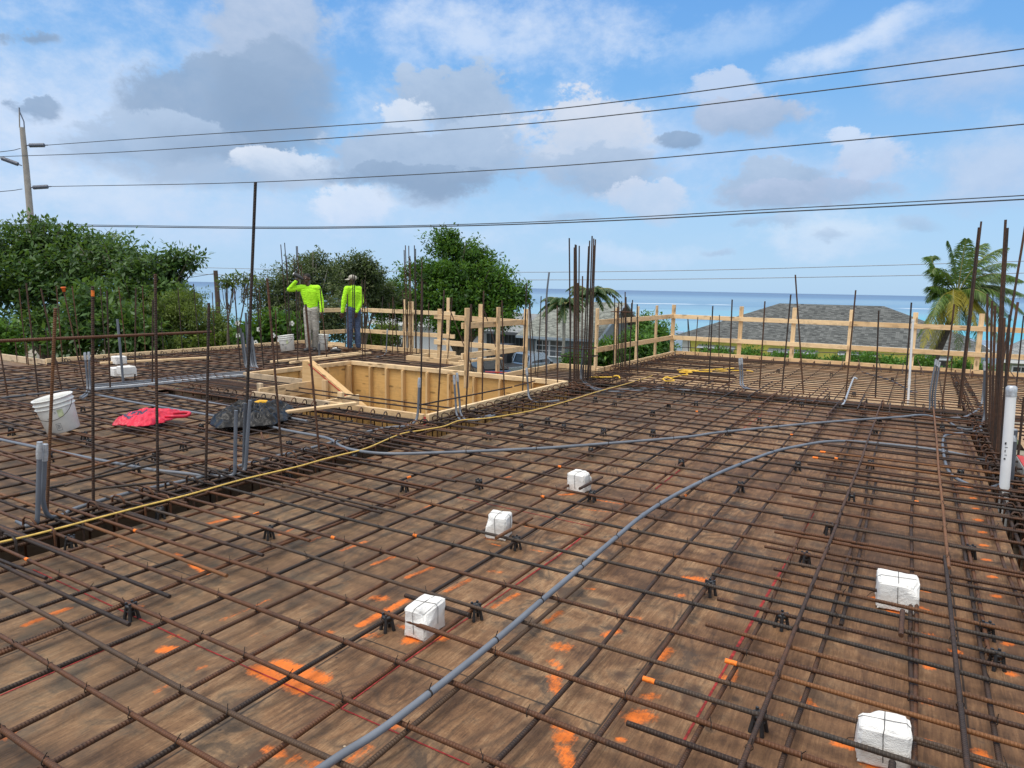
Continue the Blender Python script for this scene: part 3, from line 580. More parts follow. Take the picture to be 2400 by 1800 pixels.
# dense mat behind the landing form and far bay
for i in range(9):
    y = 6.55 + .115 * i
    bar('mat_bar', (-10.9, y, ZU + .02), (-8.1, y + .04, ZU), R, RUST_DARK, 'dark rusty bar packed tightly beside the stair landing form', 'bars packed beside the stair landing', wave=.015)
LF = 'rusty bar lying across the pale new plywood bay in front of the guard rail'; LG = 'rusty bar running over the pale new plywood bay towards the guard rail'
for i in range(20):
    y = 11.62 + .275 * i
    bar('bay_bar', (-5.15, y, ZU), (2.6, y + rng.uniform(-.03, .03), ZU), R * .88, RUST if i % 2 else RUST_DARK, LF, 'bars across the pale plywood bay', n=6)
for i in range(22):
    x = -4.95 + .36 * i
    bar('bay_bar', (x, 11.3, ZL), (x + rng.uniform(-.05, .05), 16.95, ZL), R * .72, RUST_DARK, LG, 'bars along the pale plywood bay', n=6)
for i in range(12):
    y = 12.2 + .36 * i + rng.uniform(-.1, .1)
    bar('bay_bar', (-5.1, y, ZT), (-2.7 + rng.uniform(-.4, .5), y + rng.uniform(-.1, .1), ZT), R, RUST_DARK, 'dark extra bar packed in the far left corner of the pale bay', 'extra bars in the far corner of the bay', n=6)
for i in range(9):
    x = -1.3 + .38 * i
    bar('hooked_bar', (x, 15.9 + rng.uniform(-.2, .2), ZT), (x + rng.uniform(-.15, .1), 16.9, .26 + rng.uniform(-.05, .05)), R * .8, RUST, 'short bar end sticking up beside the far edge board', 'bar ends sticking up at the far edge board', n=6)
for i in range(10):
    y = 8.4 + .27 * i
    bar('mat_bar', (RX1 + .2, y, ZU), (3.3, y, ZU), R, RUST, 'rusty bar lying beyond the thick white pipe at the right edge', 'bars beyond the right beam')
for i in range(24):
    bar('mat_bar', (-9.9 + (i % 3) * .2, 10.45 + .04 * i, ZU + .01 * (i % 3)), (-6.5 if i < 3 else -7.9, 10.47 + .04 * i, ZU), R * .9, RUST_DARK, 'dark bar packed in the narrow strip behind the stair opening', 'bars packed behind the stair opening', n=6) if i % 2 == 0 else None
for i in range(9):
    bar('mat_bar', (-6.2, 10.5 + .22 * i, ZU), (-4.5, 10.5 + .22 * i, ZU), R * .9, RUST_DARK, 'dark bar in the corner strip below the tall column bars', 'bars in the corner strip by the column', n=6)

# ------------------------------------------------------------------ beam cages
def cage(p0, p1, width, z0, z1, nlong, spacing, label, mat=RUST_DARK, r=.012, hooks=True):
    p0, p1 = Vector(p0), Vector(p1); L = (p1 - p0).length; M = frame(p0, p1)
    root = empty('beam_cage', p0, label, 'beam cage')
    for i in range(nlong):
        y = -width / 2 + width * (i % max(2, nlong // 2)) / max(1, nlong // 2 - 1); z = z1 if i < nlong // 2 else z0
        mb = MB(); N = max(3, int(L / .8)); pts = [(L * j / (N - 1), y + rng.uniform(-.008, .008), z - .013 + rng.uniform(-.006, .006)) for j in range(N)]
        mb.tube(pts, r, 7); o = mb.build('long_bar', mat, root); place(o, M)
    mb = MB(); w = width / 2 + .014
    ring = [(0, -w * .2, z1 + .034), (0, -w * .8, z1 + .040), (0, -w, z1 + .024), (0, -w, z0 - .03), (0, w, z0 - .03), (0, w, z1 + .03), (.004, w * .85, z1 + .052), (.012, w * .6, z1 + .05), (.02, w * .4, z1 + .015), (.03, w * .5, z1 - .06)]
    mb.tube(ring, .0080, 6); sm_ = mb.mesh('stirrup'); sm_.materials.append(RUST)
    for j in range(min(98, int(L / spacing))):
        o = bpy.data.objects.new('stirrup', sm_); C.objects.link(o); o.parent = root
        place(o, M @ Matrix.Translation((.08 + j * spacing + rng.uniform(-.02, .02), rng.uniform(-.01, .01), rng.uniform(-.008, .008))) @ Matrix.Rotation(rng.uniform(-.06, .06), 4, 'Z'))
    return root
cage((-4.72, -1, 0), (-4.72, 12.4, 0), .34, -.34, .075, 8, .2, 'long rusty beam cage of bars and stirrups in the trench under the yellow cord')
cage((-9.4, 6.22, 0), (-5.05, 6.22, 0), .28, -.32, .08, 12, .2, 'rusty beam cage packed along the near side of the stair opening form')
cage((-4.4, 11.23, 0), (2.6, 11.23, 0), .30, -.32, .075, 8, .25, 'rusty beam cage in the cross trench between brown and pale plywood')
cage((.815, -1, 0), (.815, 16.8, 0), .19, -.38, .06, 6, .3, 'rusty beam cage in the dark trench beside the concrete wall')
cage((-14.15, 6.7, 0), (-14.2, 13.0, 0), .18, -.12, .07, 4, .25, 'low rusty edge cage with hooked stirrups along the left edge board')
cage((-5.05, 12.6, 0), (-5.05, 17, 0), .22, -.12, .08, 6, .25, 'rusty edge cage along the far corner guard rail board')
cage((-5, 16.85, 0), (2.6, 16.85, 0), .22, -.12, .09, 6, .3, 'rusty edge cage along the far edge board before the hedge')
# ------------------------------------------------------------------ timber: edge boards, guard rails, stair form
def plank(name, p0, p1, w, t, mat, label, group=None, cat='board', up=(0, 0, 1)):
    return tag(board(name, p0, p1, w, t, mat, up), label, cat, group)
EB = .15
plank('edge_board', (-14.32, 6.72, .065), (-14.32, 13.25, .065), .04, EB, PINE, 'long pale edge board along the left side of the deck before the trees')
plank('edge_board', (-22, 6.74, .05), (-14.36, 6.74, .05), .04, .13, PINE_OLD, 'grey weathered edge board at the far left of the deck')
plank('edge_board', (-14.3, 13.27, .06), (-12.9, 13.27, .06), .04, EB, PINE, 'short pale edge board behind the two white buckets')
plank('edge_board', (-12.6, 13.27, .06), (-9.35, 13.27, .06), .04, EB, PINE, 'pale edge board at the feet of the man in the cap')
plank('edge_board', (-6.36, 10.55, .05), (-6.36, 12.62, .05), .04, EB, PINE, 'pale edge board running from the stair opening to the tall column bars')
plank('edge_board', (-6.3, 12.64, .06), (-5.28, 12.64, .06), .04, EB, PINE, 'short pale edge board stepping across below the tall column bars')
plank('edge_board', (-5.30, 12.3, .06), (-5.30, 17.22, .06), .04, EB, PINE, 'pale edge board below the angled guard rail beside the green bushes')
plank('edge_board', (-5.26, 17.24, .065), (3.4, 17.24, .065), .04, .16, PINE, 'long pale edge board at the far end below the guard rail and hedge')
plank('edge_board', (-7.78, 10.42, .05), (-7.78, 11.5, .05), .04, .12, PINE, 'pale edge board beside the small void behind the stair opening')
plank('edge_board', (-9.3, 11.52, .05), (-7.76, 11.52, .05), .04, .14, PINE, 'pale form board below the crossed guard rail posts')
plank('loose_plank', gp(235, 851, .10), gp(491, 838, .10), .09, .038, PINE, 'pale plank lying on the left mat beyond the foam blocks', cat='plank')
plank('loose_plank', gp(636, 848, .10), gp(850, 826, .10), .09, .038, PINE, 'pale plank on the bars before the two men, the longer one', cat='plank')
plank('loose_plank', gp(680, 850, .12), gp(868, 827, .11), .06, .038, PINE, 'pale plank with a red mark under the feet of the man in the cap', cat='plank')
plank('wood_block', gp(835, 824, .03), gp(878, 820, .03), .3, .05, PINE, 'short wide plank under the boots of the man in the cap', cat='plank')
plank('wood_block', gp(768, 812, .08), gp(782, 813, .08), .09, .09, PINE, 'small cut block of pine beside the farther white bucket', cat='block')
plank('loose_plank', gp(668, 966, .135), gp(834, 945, .175), .085, .036, PINE, 'pale plank lying from the black bag to the stair form', cat='plank')
# small box form behind the stair opening
bf = empty('box_form', (-9.2, 11.3, 0), 'small open pine box form behind the stair opening', 'formwork')
for p0, p1 in (((-9.35, 11.45, .09), (-8.3, 11.45, .09)), ((-9.3, 12.2, .09), (-8.3, 12.2, .09)), ((-9.33, 11.48, .09), (-9.33, 12.18, .09)), ((-8.32, 11.48, .09), (-8.32, 12.18, .09))):
    board('form_side', p0, p1, .04, .18, PINE, parent=bf)
plank('loose_plank', (-8.2, 11.75, .10), (-7.6, 12.5, .16), .14, .04, PINE, 'offcut of pine sticking out behind the box form', cat='plank')
plank('wood_block', (-6.95, 10.65, .08), (-6.95, 10.65, .36), .09, .06, PINE, 'short upright cut post behind the stair opening near the truck', cat='block')
plank('loose_plank', (-6.9, 10.75, .09), (-6.4, 11.05, .07), .05, .02, RED_MARK, 'red painted board end lying near the corner of the stair opening', cat='plank')

def rail_set(root, a, b, zs, h=.105, t=.036):
    for z in zs: board('rail', (a[0], a[1], z), (b[0], b[1], z), t, h, PINE, parent=root)
def post(root, x, y, z0, z1, facing_x=True, w=.092, lean=0.0):
    d = (w, .04) if facing_x else (.04, w)
    mb = MB(); mb.box((0, 0, (z1 - z0) / 2), (d[0], d[1], z1 - z0), ch=.003)
    # grain runs along local X, so build the post lying and stand it up
    mb2 = MB(); mb2.box(((z1 - z0) / 2, 0, 0), (z1 - z0, d[1], d[0]), ch=.003)
    o = mb2.build('post', PINE, root); M = frame((x, y, z0), (x + lean, y, z1), (1, 0, 0)); place(o, M)
gr = empty('guard_rail', (-5.42, 17.3, 0), 'long new pine guard rail round the far plywood bay before sea and yellow house', 'guard rail')
XB = -5.42; YF = 17.30
for z in (1.02, .48):
    board('rail', (XB + .04, 12.45, z), (XB + .04, YF, z), .036, .105, PINE, parent=gr)
    board('rail', (XB - .04, YF - .04, z - .002), (-1.3, YF - .04, z - .012), .036, .105, PINE, parent=gr)
    board('rail', (-1.29, YF - .04, z - .012), (3.3, YF - .04, z - .02), .036, .105, PINE, parent=gr)
def at_plane(px, py, axis, c):
    d_ = ray(px, py); return EYEP + d_ * ((c - EYEP[axis]) / d_[axis])
for px, top in ((1391, 723), (1443, 722), (1492, 718), (1536, 716)):
    p = at_plane(px, 800, 0, XB); post(gr, XB, max(12.5, p.y), -.25, at_plane(px, top, 0, XB).z, False, lean=0)
for px, top in ((1576, 714), (1734, 718), (1858, 721), (1992, 726), (2141, 732), (2296, 735)):
    p = at_plane(px, 790, 1, YF); post(gr, p.x, YF, -.25, at_plane(px, top, 1, YF).z, True, w=.095)
gb = empty('guard_rail', (-9, 13.4, 0), 'pine guard rail behind the two men along the back edge of the deck', 'guard rail')
pc = gp(838, 726, 1.02); pl = gp(752, 729, 1.02); pr_ = gp(1066, 734, 1.02)
YR1 = 13.38
for z in (1.02, .48):
    a = at_plane(836, 726, 1, YR1).x; e = at_plane(1066, 734, 1, YR1).x
    board('rail', (a, YR1, z), (e, YR1, z), .036, .1, PINE, parent=gb)
    xl = a - .02; yl = at_plane(750, 729, 0, xl).y
    board('rail', (xl, yl, z), (xl, YR1 + .04, z), .036, .1, PINE, parent=gb)
for px, top in ((948, 702), (960, 707), (966, 707), (1050, 698)):
    x = at_plane(px, 780, 1, YR1 + .04).x; post(gb, x, YR1 + .042, -.2, at_plane(px, top, 1, YR1).z, True, w=.075 if px != 960 else .05)
gc = empty('guard_rail', (-6.75, 11.9, 0), 'L shaped pine guard rail of crossed boards round the void behind the stair opening', 'guard rail')
XH, YH = -6.74, 11.9
for z in (1.0, .47):
    x0 = at_plane(1018, 739, 1, YH).x
    board('rail', (x0, YH, z + (.02 if z > .9 else 0)), (XH + .05, YH, z - .02), .036, .105, PINE, parent=gc)
    ye = at_plane(1086, 759, 0, XH).y
    board('rail', (XH - .03, ye, z - .01), (XH - .03, YH - .02, z - .015), .036, .105, PINE, parent=gc)
for px, top, pl_ in ((1030, 724, 'R2'), (1126, 713, 'R2'), (1232, 724, 'R2'), (1094, 722, 'R3'), (1167, 720, 'R3')):
    if pl_ == 'R2': x = at_plane(px, 790, 1, YH + .04).x; post(gc, x, YH + .042, -.25, at_plane(px, top, 1, YH + .04).z, True)
    else: y = at_plane(px, 790, 0, XH + .01).y; post(gc, XH + .012, y, -.1, at_plane(px, top, 0, XH).z, False, w=.11 if px == 1094 else .092)

# stair opening: one nailed form
sf = empty('stair_opening_form', (-7.4, 8.3, 0), 'pine and plywood form round the stair opening with a sloping stringer board', 'formwork')
STUDW = mat_wood('stud_pine', (.68, .46, .23), (.50, .31, .13))
XL, XR, YN, YK = -9.84, -4.98, 6.46, 10.28
H0, H1 = -.02, .13; hc, hh = (H0 + H1) / 2, H1 - H0
board('rim_board', (XR, YN + .03, hc), (XR, YK + .03, hc), .05, hh, PINE, parent=sf)
board('rim_board', (XR - .03, YN, hc + .002), (-6.55, YN, hc + .002), .05, hh, PINE, parent=sf)
board('rim_board', (-6.552, YN, hc), (-8.05, YN - .02, hc), .05, hh, PINE_OLD, parent=sf)
board('rim_board', (XL, YK, .092), (XR - .03, YK, .092), .09, .076, PINE, parent=sf)
board('rim_board', (XL, 7.78, .092), (XL, YK - .05, .092), .09, .076, PINE, parent=sf)
board('rim_board', (XL - .05, 7.74, hc + .003), (-8.32, 7.74, hc + .003), .045, hh, PINE_OLD, parent=sf)
ZB = -1.5
def panel(name, x0, y0, x1, y1, z0, z1, t=.018, mat=FORM_PLY):
    mb = MB(); a, b = Vector((x0, y0, 0)), Vector((x1, y1, 0)); L = (b - a).length
    mb.box((L / 2, 0, 0), (L, t, z1 - z0)); o = mb.build(name, mat, sf); place(o, frame((x0, y0, (z0 + z1) / 2), (x1, y1, (z0 + z1) / 2)))
panel('wall_panel', XL - .02, 7.8, XL - .02, YK + .02, ZB, .052); panel('wall_panel', XL, YK + .02, XR, YK + .02, ZB, .052)
panel('wall_panel', XR + .015, YN, XR + .015, YK, ZB, H0 - .002); panel('wall_panel', -8.1, YN - .012, XR, YN - .012, ZB, H0 - .002)
panel('landing_panel', -8.28, 6.5, -8.28, 7.72, -.6, -.03)
def stud(x, y, dx, dy):
    mb = MB(); L = .05 - ZB; mb.box((L / 2, 0, 0), (L, dy, dx), ch=.003); o = mb.build('stud', STUDW, sf); place(o, frame((x, y, ZB), (x, y, .05), (1, 0, 0)))
for y in (8.3, 8.93, 9.58, 10.16): stud(XL + .035, y, .088, .042 if y < 10 else .09)
for x in (-9.28, -8.86, -8.45, -7.86, -7.36, -6.8, -6.25, -5.6): stud(x, YK - .035, .045, .088)
# stringer with its riser boards and cleats
def slab(name, pts, y0, y1, mat):
    mb = MB(); n = len(pts); vs = [(x, y0, z) for x, z in pts] + [(x, y1, z) for x, z in pts]
    mb.add(vs, [list(range(n))[::-1], list(range(n, 2 * n))] + [[i, (i + 1) % n, n + (i + 1) % n, n + i] for i in range(n)])
    return mb.build(name, mat, sf)
def slab_local(name, pts, y0, y1, mat):
    o = slab(name, pts, y0, y1, mat); o.matrix_basis = chain(sf).inverted(); return o
slab_local('stringer', [(-8.22, .06), (-8.2, .47), (-8.08, .47), (-6.86, -.20), (-6.86, -.62), (-7.3, -.55)], 7.50, 7.62, STUDW)
slab_local('red_line', [(-8.06, .415), (-8.06, .43), (-7.0, -.15), (-7.0, -.165)], 7.492, 7.498, RED_MARK)
for x, z, ya in ((-8.0, .075, 6.5), (-7.02, -.04, 6.5)): board('riser_board', (x, ya, z), (x, 7.48, z), .035, .19, PINE, parent=sf)
for x, y, z0, z1 in ((-8.12, 6.62, .0, .22), (-7.66, 7.44, -.08, .22), (-6.90, 7.0, -.1, .16)):
    mb = MB(); mb.box(((z1 - z0) / 2, 0, 0), (z1 - z0, .05, .09), ch=.003); o = mb.build('cleat', PINE_OLD if x < -8 else PINE, sf); place(o, frame((x, y, z0), (x, y, z1), (1, 0, 0)))
slab_local('red_mark', [(XR + .02, .0), (XR + .02, .11), (XR - .012, .11), (XR - .012, .0)], YN - .03, YN - .0265, RED_MARK)

# concrete wall and its red edge beyond the right-hand beam
cw = MB(); cw.box((1.28, 5.3, -.75), (.62, 6.0, 1.7), ch=.004); o = cw.build('concrete_wall', CONC); tag(o, 'raw grey concrete wall beyond the dark trench at the right edge', 'wall')
mb = MB(); mb.box((1.0, 5.3, .106), (.05, 5.98, .008)); mb.build('red_edge', RED_MARK, o)

# ------------------------------------------------------------------ upright bars
def stick(bx, by, tx, ty, r, mat, label, group, z=0.0, name='starter_bar', depth=None, **kw):
    p = gp(bx, by, z) if depth is None else dp(bx, by, depth); q = dp(tx, ty, depth_of(p)); p = p + Vector((0, 0, -.05))
    return bar(name, p, q, r, mat, label, group, wave=kw.pop('wave', .004), n=8, **kw)
N1 = 'rusty ribbed starter bar standing in the near beam beside the yellow cord'
for b in (((107, 1232), (130, 722)), ((218, 1203), (217, 671)), ((370, 1178), (365, 642)), ((481, 1150), (490, 710)), ((662, 1082), (626, 652)), ((751, 1079), (716, 713))):
    og = [(1.60, 1.64)] if b[0][0] == 218 else []
    stick(*b[0], *b[1], .0105, RUST if b[0][0] != 107 else RUST_OR, N1, 'starter bars in the near beam', orange=og)
N2 = 'thin rusty starter bar standing along the near side of the stair opening'
for b in (((985, 990), (989, 658)), ((1024, 994), (1041, 680)), ((1091, 981), (1104, 713)), ((1130, 959), (1133, 681)), ((1183, 948), (1176, 704)), ((1224, 936), (1234, 664)), ((1246, 928), (1241, 710)), ((1280, 921), (1279, 703)), ((1307, 915), (1306, 716)), ((1334, 908), (1338, 720))):
    stick(*b[0], *b[1], .0105, RUST_DARK, N2, 'starter bars along the stair opening')
stick(572, 1117, 598, 427, .0125, RUST_DARK, 'very tall dark bar rising far above the skyline left of the two men', None)
bar('tie_bar', at_plane(-20, 800, 0, -4.88), at_plane(495, 777, 0, -4.88), .0105, RUST, 'rusty bar tied level across the left starter bars at waist height', None, wave=.006)
bar('tie_bar', at_plane(984, 949, 0, -4.75), at_plane(1200, 907, 0, -4.75), .0095, RUST_DARK, 'thin bar tied level across starter bars beside the stair opening', None, wave=.004)
bar('tie_bar', at_plane(1206, 905, 0, -4.75), at_plane(1254, 893, 0, -4.75), .0095, RUST_DARK, 'short level bar end beyond the longer one beside the stair opening', None, wave=.004)
k0 = C_(0, 640, .18083); k3 = C_(380, 640, .18083); k9 = C_(900, 650, .18083); kq = C_(640, 620, .13562); kb = C_(1250, 650, .18083); kc = C_(2000, 650, .18083); k4 = C_(1800, 450, .27125)
N3 = 'thin rusty starter bar standing along the left edge board before the trees'
for b in (((350, 1180), (245, 200)), ((815, 1190), (730, 170)), ((1060, 1170), (935, 170)), ((1375, 1110), (1300, 180)), ((1645, 1090), (1540, 180)), ((1885, 1070), (1845, 170)), ((2125, 1070), (2090, 640)), ((635, 1160), (590, 700)), ((225, 1150), (200, 880)), ((370, 1190), (340, 900)), ((520, 1180), (520, 930))):
    stick(*k0(*b[0]), *k0(*b[1]), .0105, RUST, N3, 'starter bars along the left edge')
for b in (((265, 1030), (205, 190)), ((485, 1040), (405, 140)), ((690, 1000), (650, 250)), ((880, 980), (830, 250)), ((1290, 940), (1262, 180)), ((1120, 930), (1105, 200))):
    stick(*k3(*b[0]), *k3(*b[1]), .0105, RUST_DARK, N3, 'starter bars along the left edge')
N4 = 'rusty starter bar standing in the left mat, away from its edge boards'
for b in (((500, 1600), (340, 130)), ((820, 1585), (530, 200)), ((1430, 1560), (1385, 230)), ((1745, 1470), (1760, 190)), ((1970, 1500), (1985, 350)), ((110, 1640), (0, 1000))):
    stick(*k0(*b[0]), *k0(*b[1]), .0115, RUST, N4, 'starter bars in the left mat')
for b in (((1020, 1270), (935, 200)), ((1320, 1240), (1215, 180)), ((1500, 1220), (1470, 480)), ((1760, 1200), (1740, 220)), ((2140, 1140), (2050, 200))):
    stick(*k3(*b[0]), *k3(*b[1]), .0115, RUST_DARK, N4, 'starter bars in the left mat')
cb = stick(*k0(1105, 1510), *k0(822, 200), .0105, RUST, 'leaning starter bar with a bright orange safety cap against the trees', None)
L_ = (dp(*k0(822, 200), depth_of(gp(*k0(1105, 1510)))) - gp(*k0(1105, 1510))).length + .05
mb = MB(); mb.lathe([(.012, -.05), (.022, -.05), (.024, .0), (.034, .004), (.036, .016), (.030, .022), (0, .024)], 14, M=Matrix.Translation((L_, 0, 0)) @ Matrix.Rotation(PI / 2, 4, 'Y'))
mb.build('safety_cap', ORANGE, cb)
N5 = 'dark slender bar of the column cage standing behind the man raising his arm'
for t, b in (((658, 573), (677, 806)), ((667, 569), (684, 806)), ((694, 577), (703, 808)), ((697, 577), (708, 809)), ((689, 600), (700, 810)), ((672, 600), (679, 808)), ((706, 620), (716, 811)), ((711, 640), (722, 811))):
    stick(*b, *t, .0115, RUST_DARK, N5, 'column bars behind the man raising his arm')
N6 = 'dark bar of the column cage standing behind the box form, before the big tree'
for t, b in (((947, 586), (955, 832)), ((950, 575), (958, 828)), ((958, 576), (962, 830)), ((961, 600), (966, 834)), ((971, 575), (974, 829)), ((974, 583), (976, 833)), ((989, 605), (984, 835)), ((944, 680), (949, 830))):
    stick(*b, *t, .0115, RUST_DARK, N6, 'column bars behind the box form')
N7 = 'thin bar standing on the back strip beside the man in the cap'
for b in (((1860, 1460), (1895, 560)), ((1305, 1600), (1285, 510)), ((1385, 1600), (1372, 160)), ((1415, 1600), (1408, 180)), ((1550, 1640), (1540, 260)), ((1590, 1640), (1580, 260)), ((1720, 1480), (1605, 600)), ((2030, 1500), (2005, 660)), ((2065, 1560), (2070, 560)), ((2165, 1570), (2085, 640)), ((1255, 1500), (1240, 700))):
    stick(*kq(*b[0]), *kq(*b[1]), .011, RUST_DARK, N7, 'thin bars on the back strip')
N8 = 'thin dark bar standing or leaning behind the stair opening'
for b in (((270, 1110), (240, 160)), ((590, 1115), (577, 330)), ((815, 1165), (885, 260)), ((1180, 1220), (850, 410)), ((1570, 1250), (1300, 430)), ((1125, 1215), (1133, 350)), ((1990, 1290), (2036, 245)), ((2100, 1250), (2120, 380)), ((1975, 1280), (1885, 335))):
    stick(*k9(*b[0]), *k9(*b[1]), .0095, RUST_DARK, N8, 'thin bars behind the stair opening')
NA = 'tall dark bar in the column cage at the corner of the stair opening'
for t, b in (((1334, 558), (1338, 905)), ((1346, 580), (1345, 908)), ((1349, 573), (1348, 890)), ((1351, 574), (1352, 900)), ((1358, 576), (1355, 888)), ((1354, 663), (1357, 905)), ((1365, 647), (1363, 895)), ((1379, 577), (1366, 905)), ((1382, 564), (1372, 893)), ((1388, 553), (1377, 903)), ((1392, 559), (1380, 892)), ((1396, 561), (1383, 905)), ((1394, 575), (1376, 888))):
    stick(*b, *t, .0125, RUST_DARK, NA, 'tall column bars at the stair opening corner')
NB = 'dark bar in the shorter tied column cage before the pine guard rail'
for t, b in (((1441, 693), (1438, 870)), ((1448, 719), (1443, 878)), ((1450, 707), (1449, 872)), ((1457, 706), (1455, 880)), ((1465, 684), (1464, 876)), ((1468, 696), (1467, 866)), ((1461, 722), (1459, 868)), ((1481, 710), (1475, 880)), ((1483, 703), (1474, 872))):
    stick(*b, *t, .0115, RUST_DARK, NB, 'column bars before the guard rail')
for nm, px, py, w, lab in (('column_tie', 1460, 731, .36, 'square tie holding the top of the shorter column cage'), ('column_tie', 1358, 834, .5, 'square tie round the tall column cage at the stair corner')):
    base = gp(px, 875 if px > 1400 else 900); c = dp(px, py, depth_of(base)); mb = MB(); h = w / 2
    mb.tube([c + Vector(q) for q in ((-h, -h, 0), (h, -h, 0), (h, h, 0), (-h, h, 0), (-h, -h, 0), (-h + .1, -h + .03, .01))], .008, 6); tag(mb.build(nm, RUST_DARK), lab, 'rebar')
for px, py, b, w, lab in ((1460, 858, 875, .36, 'square tie near the foot of the shorter column cage'), (1358, 815, 900, .45, 'second square tie just above the lower one on the tall column cage')):
    c = dp(px, py, depth_of(gp(px, b))); mb = MB(); h = w / 2
    mb.tube([c + Vector(q) for q in ((-h, -h, 0), (h, -h, 0), (h, h, 0), (-h, h, 0), (-h, -h, 0))], .008, 6); tag(mb.build('column_tie', RUST_DARK), lab, 'rebar')
NC = 'rusty starter bar standing in the cross beam before the yellow house'
for b in (((1832, 918), (1853, 690)), ((1884, 925), (1864, 644)), ((1982, 929), (2006, 680)), ((2052, 934), (2060, 728)), ((2119, 945), (2136, 709)), ((2207, 954), (2237, 713)), ((1661, 901), (1671, 717)), ((1709, 909), (1716, 702)), ((1780, 910), (1792, 706)), ((1495, 880), (1494, 713))):
    stick(*b[0], *b[1], .0118, RUST_DARK, NC, 'starter bars in the cross beam')
ND = 'thin bar standing at the far edge of the pale bay before the hedge'
for b in (((1614, 836), (1612, 740)), ((1621, 834), (1612, 742)), ((1628, 842), (1636, 743)), ((1658, 844), (1665, 743)), ((1685, 844), (1686, 738)), ((2229, 880), (2232, 834)), ((2259, 884), (2258, 838))):
    stick(*b[0], *b[1], .0105, RUST_DARK, ND, 'thin bars at the far edge of the bay')
stick(2250, 958, 2300, 519, .0125, RUST, 'leaning twin column bar before the coconut palm, the taller of the two', None)
stick(2246, 957, 2295, 533, .0125, RUST_DARK, 'leaning twin column bar before the coconut palm, the shorter of the two', None)
NE = 'rusty bar in the leaning bundle at the right edge behind the thick white pipe'
for b in (((2326, 1064), (2357, 515)), ((2330, 1068), (2361, 534)), ((2318, 1040), (2403, 530)), ((2333, 1072), (2387, 708)), ((2312, 1012), (2314, 689)), ((2318, 1030), (2325, 705)), ((2323, 1052), (2333, 716)), ((2345, 1075), (2366, 737)), ((2336, 1060), (2350, 720)), ((2340, 1080), (2356, 745))):
    stick(*b[0], *b[1], .012, RUST if b[0][0] % 2 else RUST_DARK, NE, 'bundle of bars at the right edge')
stick(2382, 906, 2399, 740, .0125, RUST_DARK, 'single dark bar standing at the far right edge beyond the thick white pipe', None)
stick(2377, 1160, 2399, 930, .0115, RUST, 'big ribbed bar at the right edge before the concrete wall', None, depth=7.0)

# ------------------------------------------------------------------ conduits and pipes
def smooth_path(pts, n=8):
    P_ = [Vector(p) for p in pts]; P_ = [P_[0] * 2 - P_[1]] + P_ + [P_[-1] * 2 - P_[-2]]; out = []
    for i in range(1, len(P_) - 2):
        a, b, c, d_ = P_[i - 1:i + 3]
        for j in range(n):
            t = j / n; out.append(.5 * (2 * b + (c - a) * t + (2 * a - 5 * b + 4 * c - d_) * t * t + (3 * b - a - 3 * c + d_) * t ** 3))
    return out + [P_[-2]]
def conduit(pts, r, label, group=None, mat=PVC, up=None, joints=(), tape=False, name='conduit', z=.105, straps=(), upz=None):
    """pts: survey points along the deck; up: photo pixel of the upright end, if it turns up"""
    w = [gp(p[0], p[1], p[2] if len(p) > 2 else z) for p in pts]
    if up:
        top = dp(up[0], up[1], depth_of(w[-1])); d_ = (w[-1] - w[-2]).normalized(); e = w[-1]
        rad = min(.16, (w[-1] - w[-2]).length * .8)
        w[-1] = e - d_ * rad; w += [e - d_ * rad * .25 + Vector((0, 0, rad * .25)), e + Vector((0, 0, rad))]
        t_ = (top - w[-1]); w += [w[-1] + t_ * .35, w[-1] + t_ * .7, top]
    path = smooth_path(w, 9) if len(w) > 2 else w
    o = MB(); o.tube(path, r, 12); o = o.build(name, mat); tag(o, label, 'conduit', group)
    L = [0]
    for a, b in zip(path, path[1:]): L.append(L[-1] + (b - a).length)
    def at(s):
        i = max(0, min(len(path) - 2, next((q for q in range(len(L)) if L[q] > s), len(L) - 1) - 1)); a, b = path[i], path[i + 1]
        return a + (b - a) * max(0, min(1, (s - L[i]) / max(1e-6, (b - a).length))), (b - a).normalized()
    for s in joints:
        c, t = at(s); mb = MB(); mb.tube([c - t * .035, c + t * .035], r * 1.13, 12); mb.build('coupling', mat, o)
    for s in straps:
        c, t = at(s); mb = MB(); mb.tube([c - t * .004, c + t * .004], r * 1.10, 10); mb.tube([c + Vector((0, 0, r)), c + Vector((.008, .004, r + .03))], .0022, 4); mb.build('wire_tie', WIRE, o)
    if tape:
        a, b = path[-1], path[-2]; t = (a - b).normalized(); mb = MB(); mb.tube([a - t * .10, a - t * .05, a + t * .012], [r * 1.25, r * 1.4, r * 1.15], 9); mb.build('tape', TAPE, o)
    return o
RC = .0146
conduit([(690, 1842), (760, 1796), (800, 1769), (927, 1686), (1150, 1510), (1290, 1390), (1440, 1263), (1500, 1213), (1562, 1172), (1627, 1137), (1706, 1100), (1807, 1061), (1869, 1046), (1941, 1035, .095), (2020, 1036, .06), (2185, 1053, .05), (2310, 1078, .05)], .0148,
        'long grey plastic conduit sweeping from the bottom edge of the picture up the brown deck', joints=(3.1,), straps=(.62, 1.1, 1.55, 2.05, 2.6, 3.4, 4.2, 5.0, 5.7))
conduit([(221, 924, .07), (325, 945, .07), (481, 971, .07), (593, 990, .07), (669, 1008, .07), (745, 1022, .07), (775, 1030, .08), (800, 1046, .08), (835, 1056, .09), (900, 1063), (1000, 1062), (1240, 1052), (1350, 1045), (1600, 1025), (1700, 1012), (1930, 990), (2100, 978), (2150, 973), (2180, 975, .08), (2215, 985, .06), (2245, 1003, .06)], .0146,
        'long grey conduit crossing both mats behind the white foam blocks', straps=(6.5, 7.2, 8, 8.8, 9.6, 10.4), joints=(7.6,))
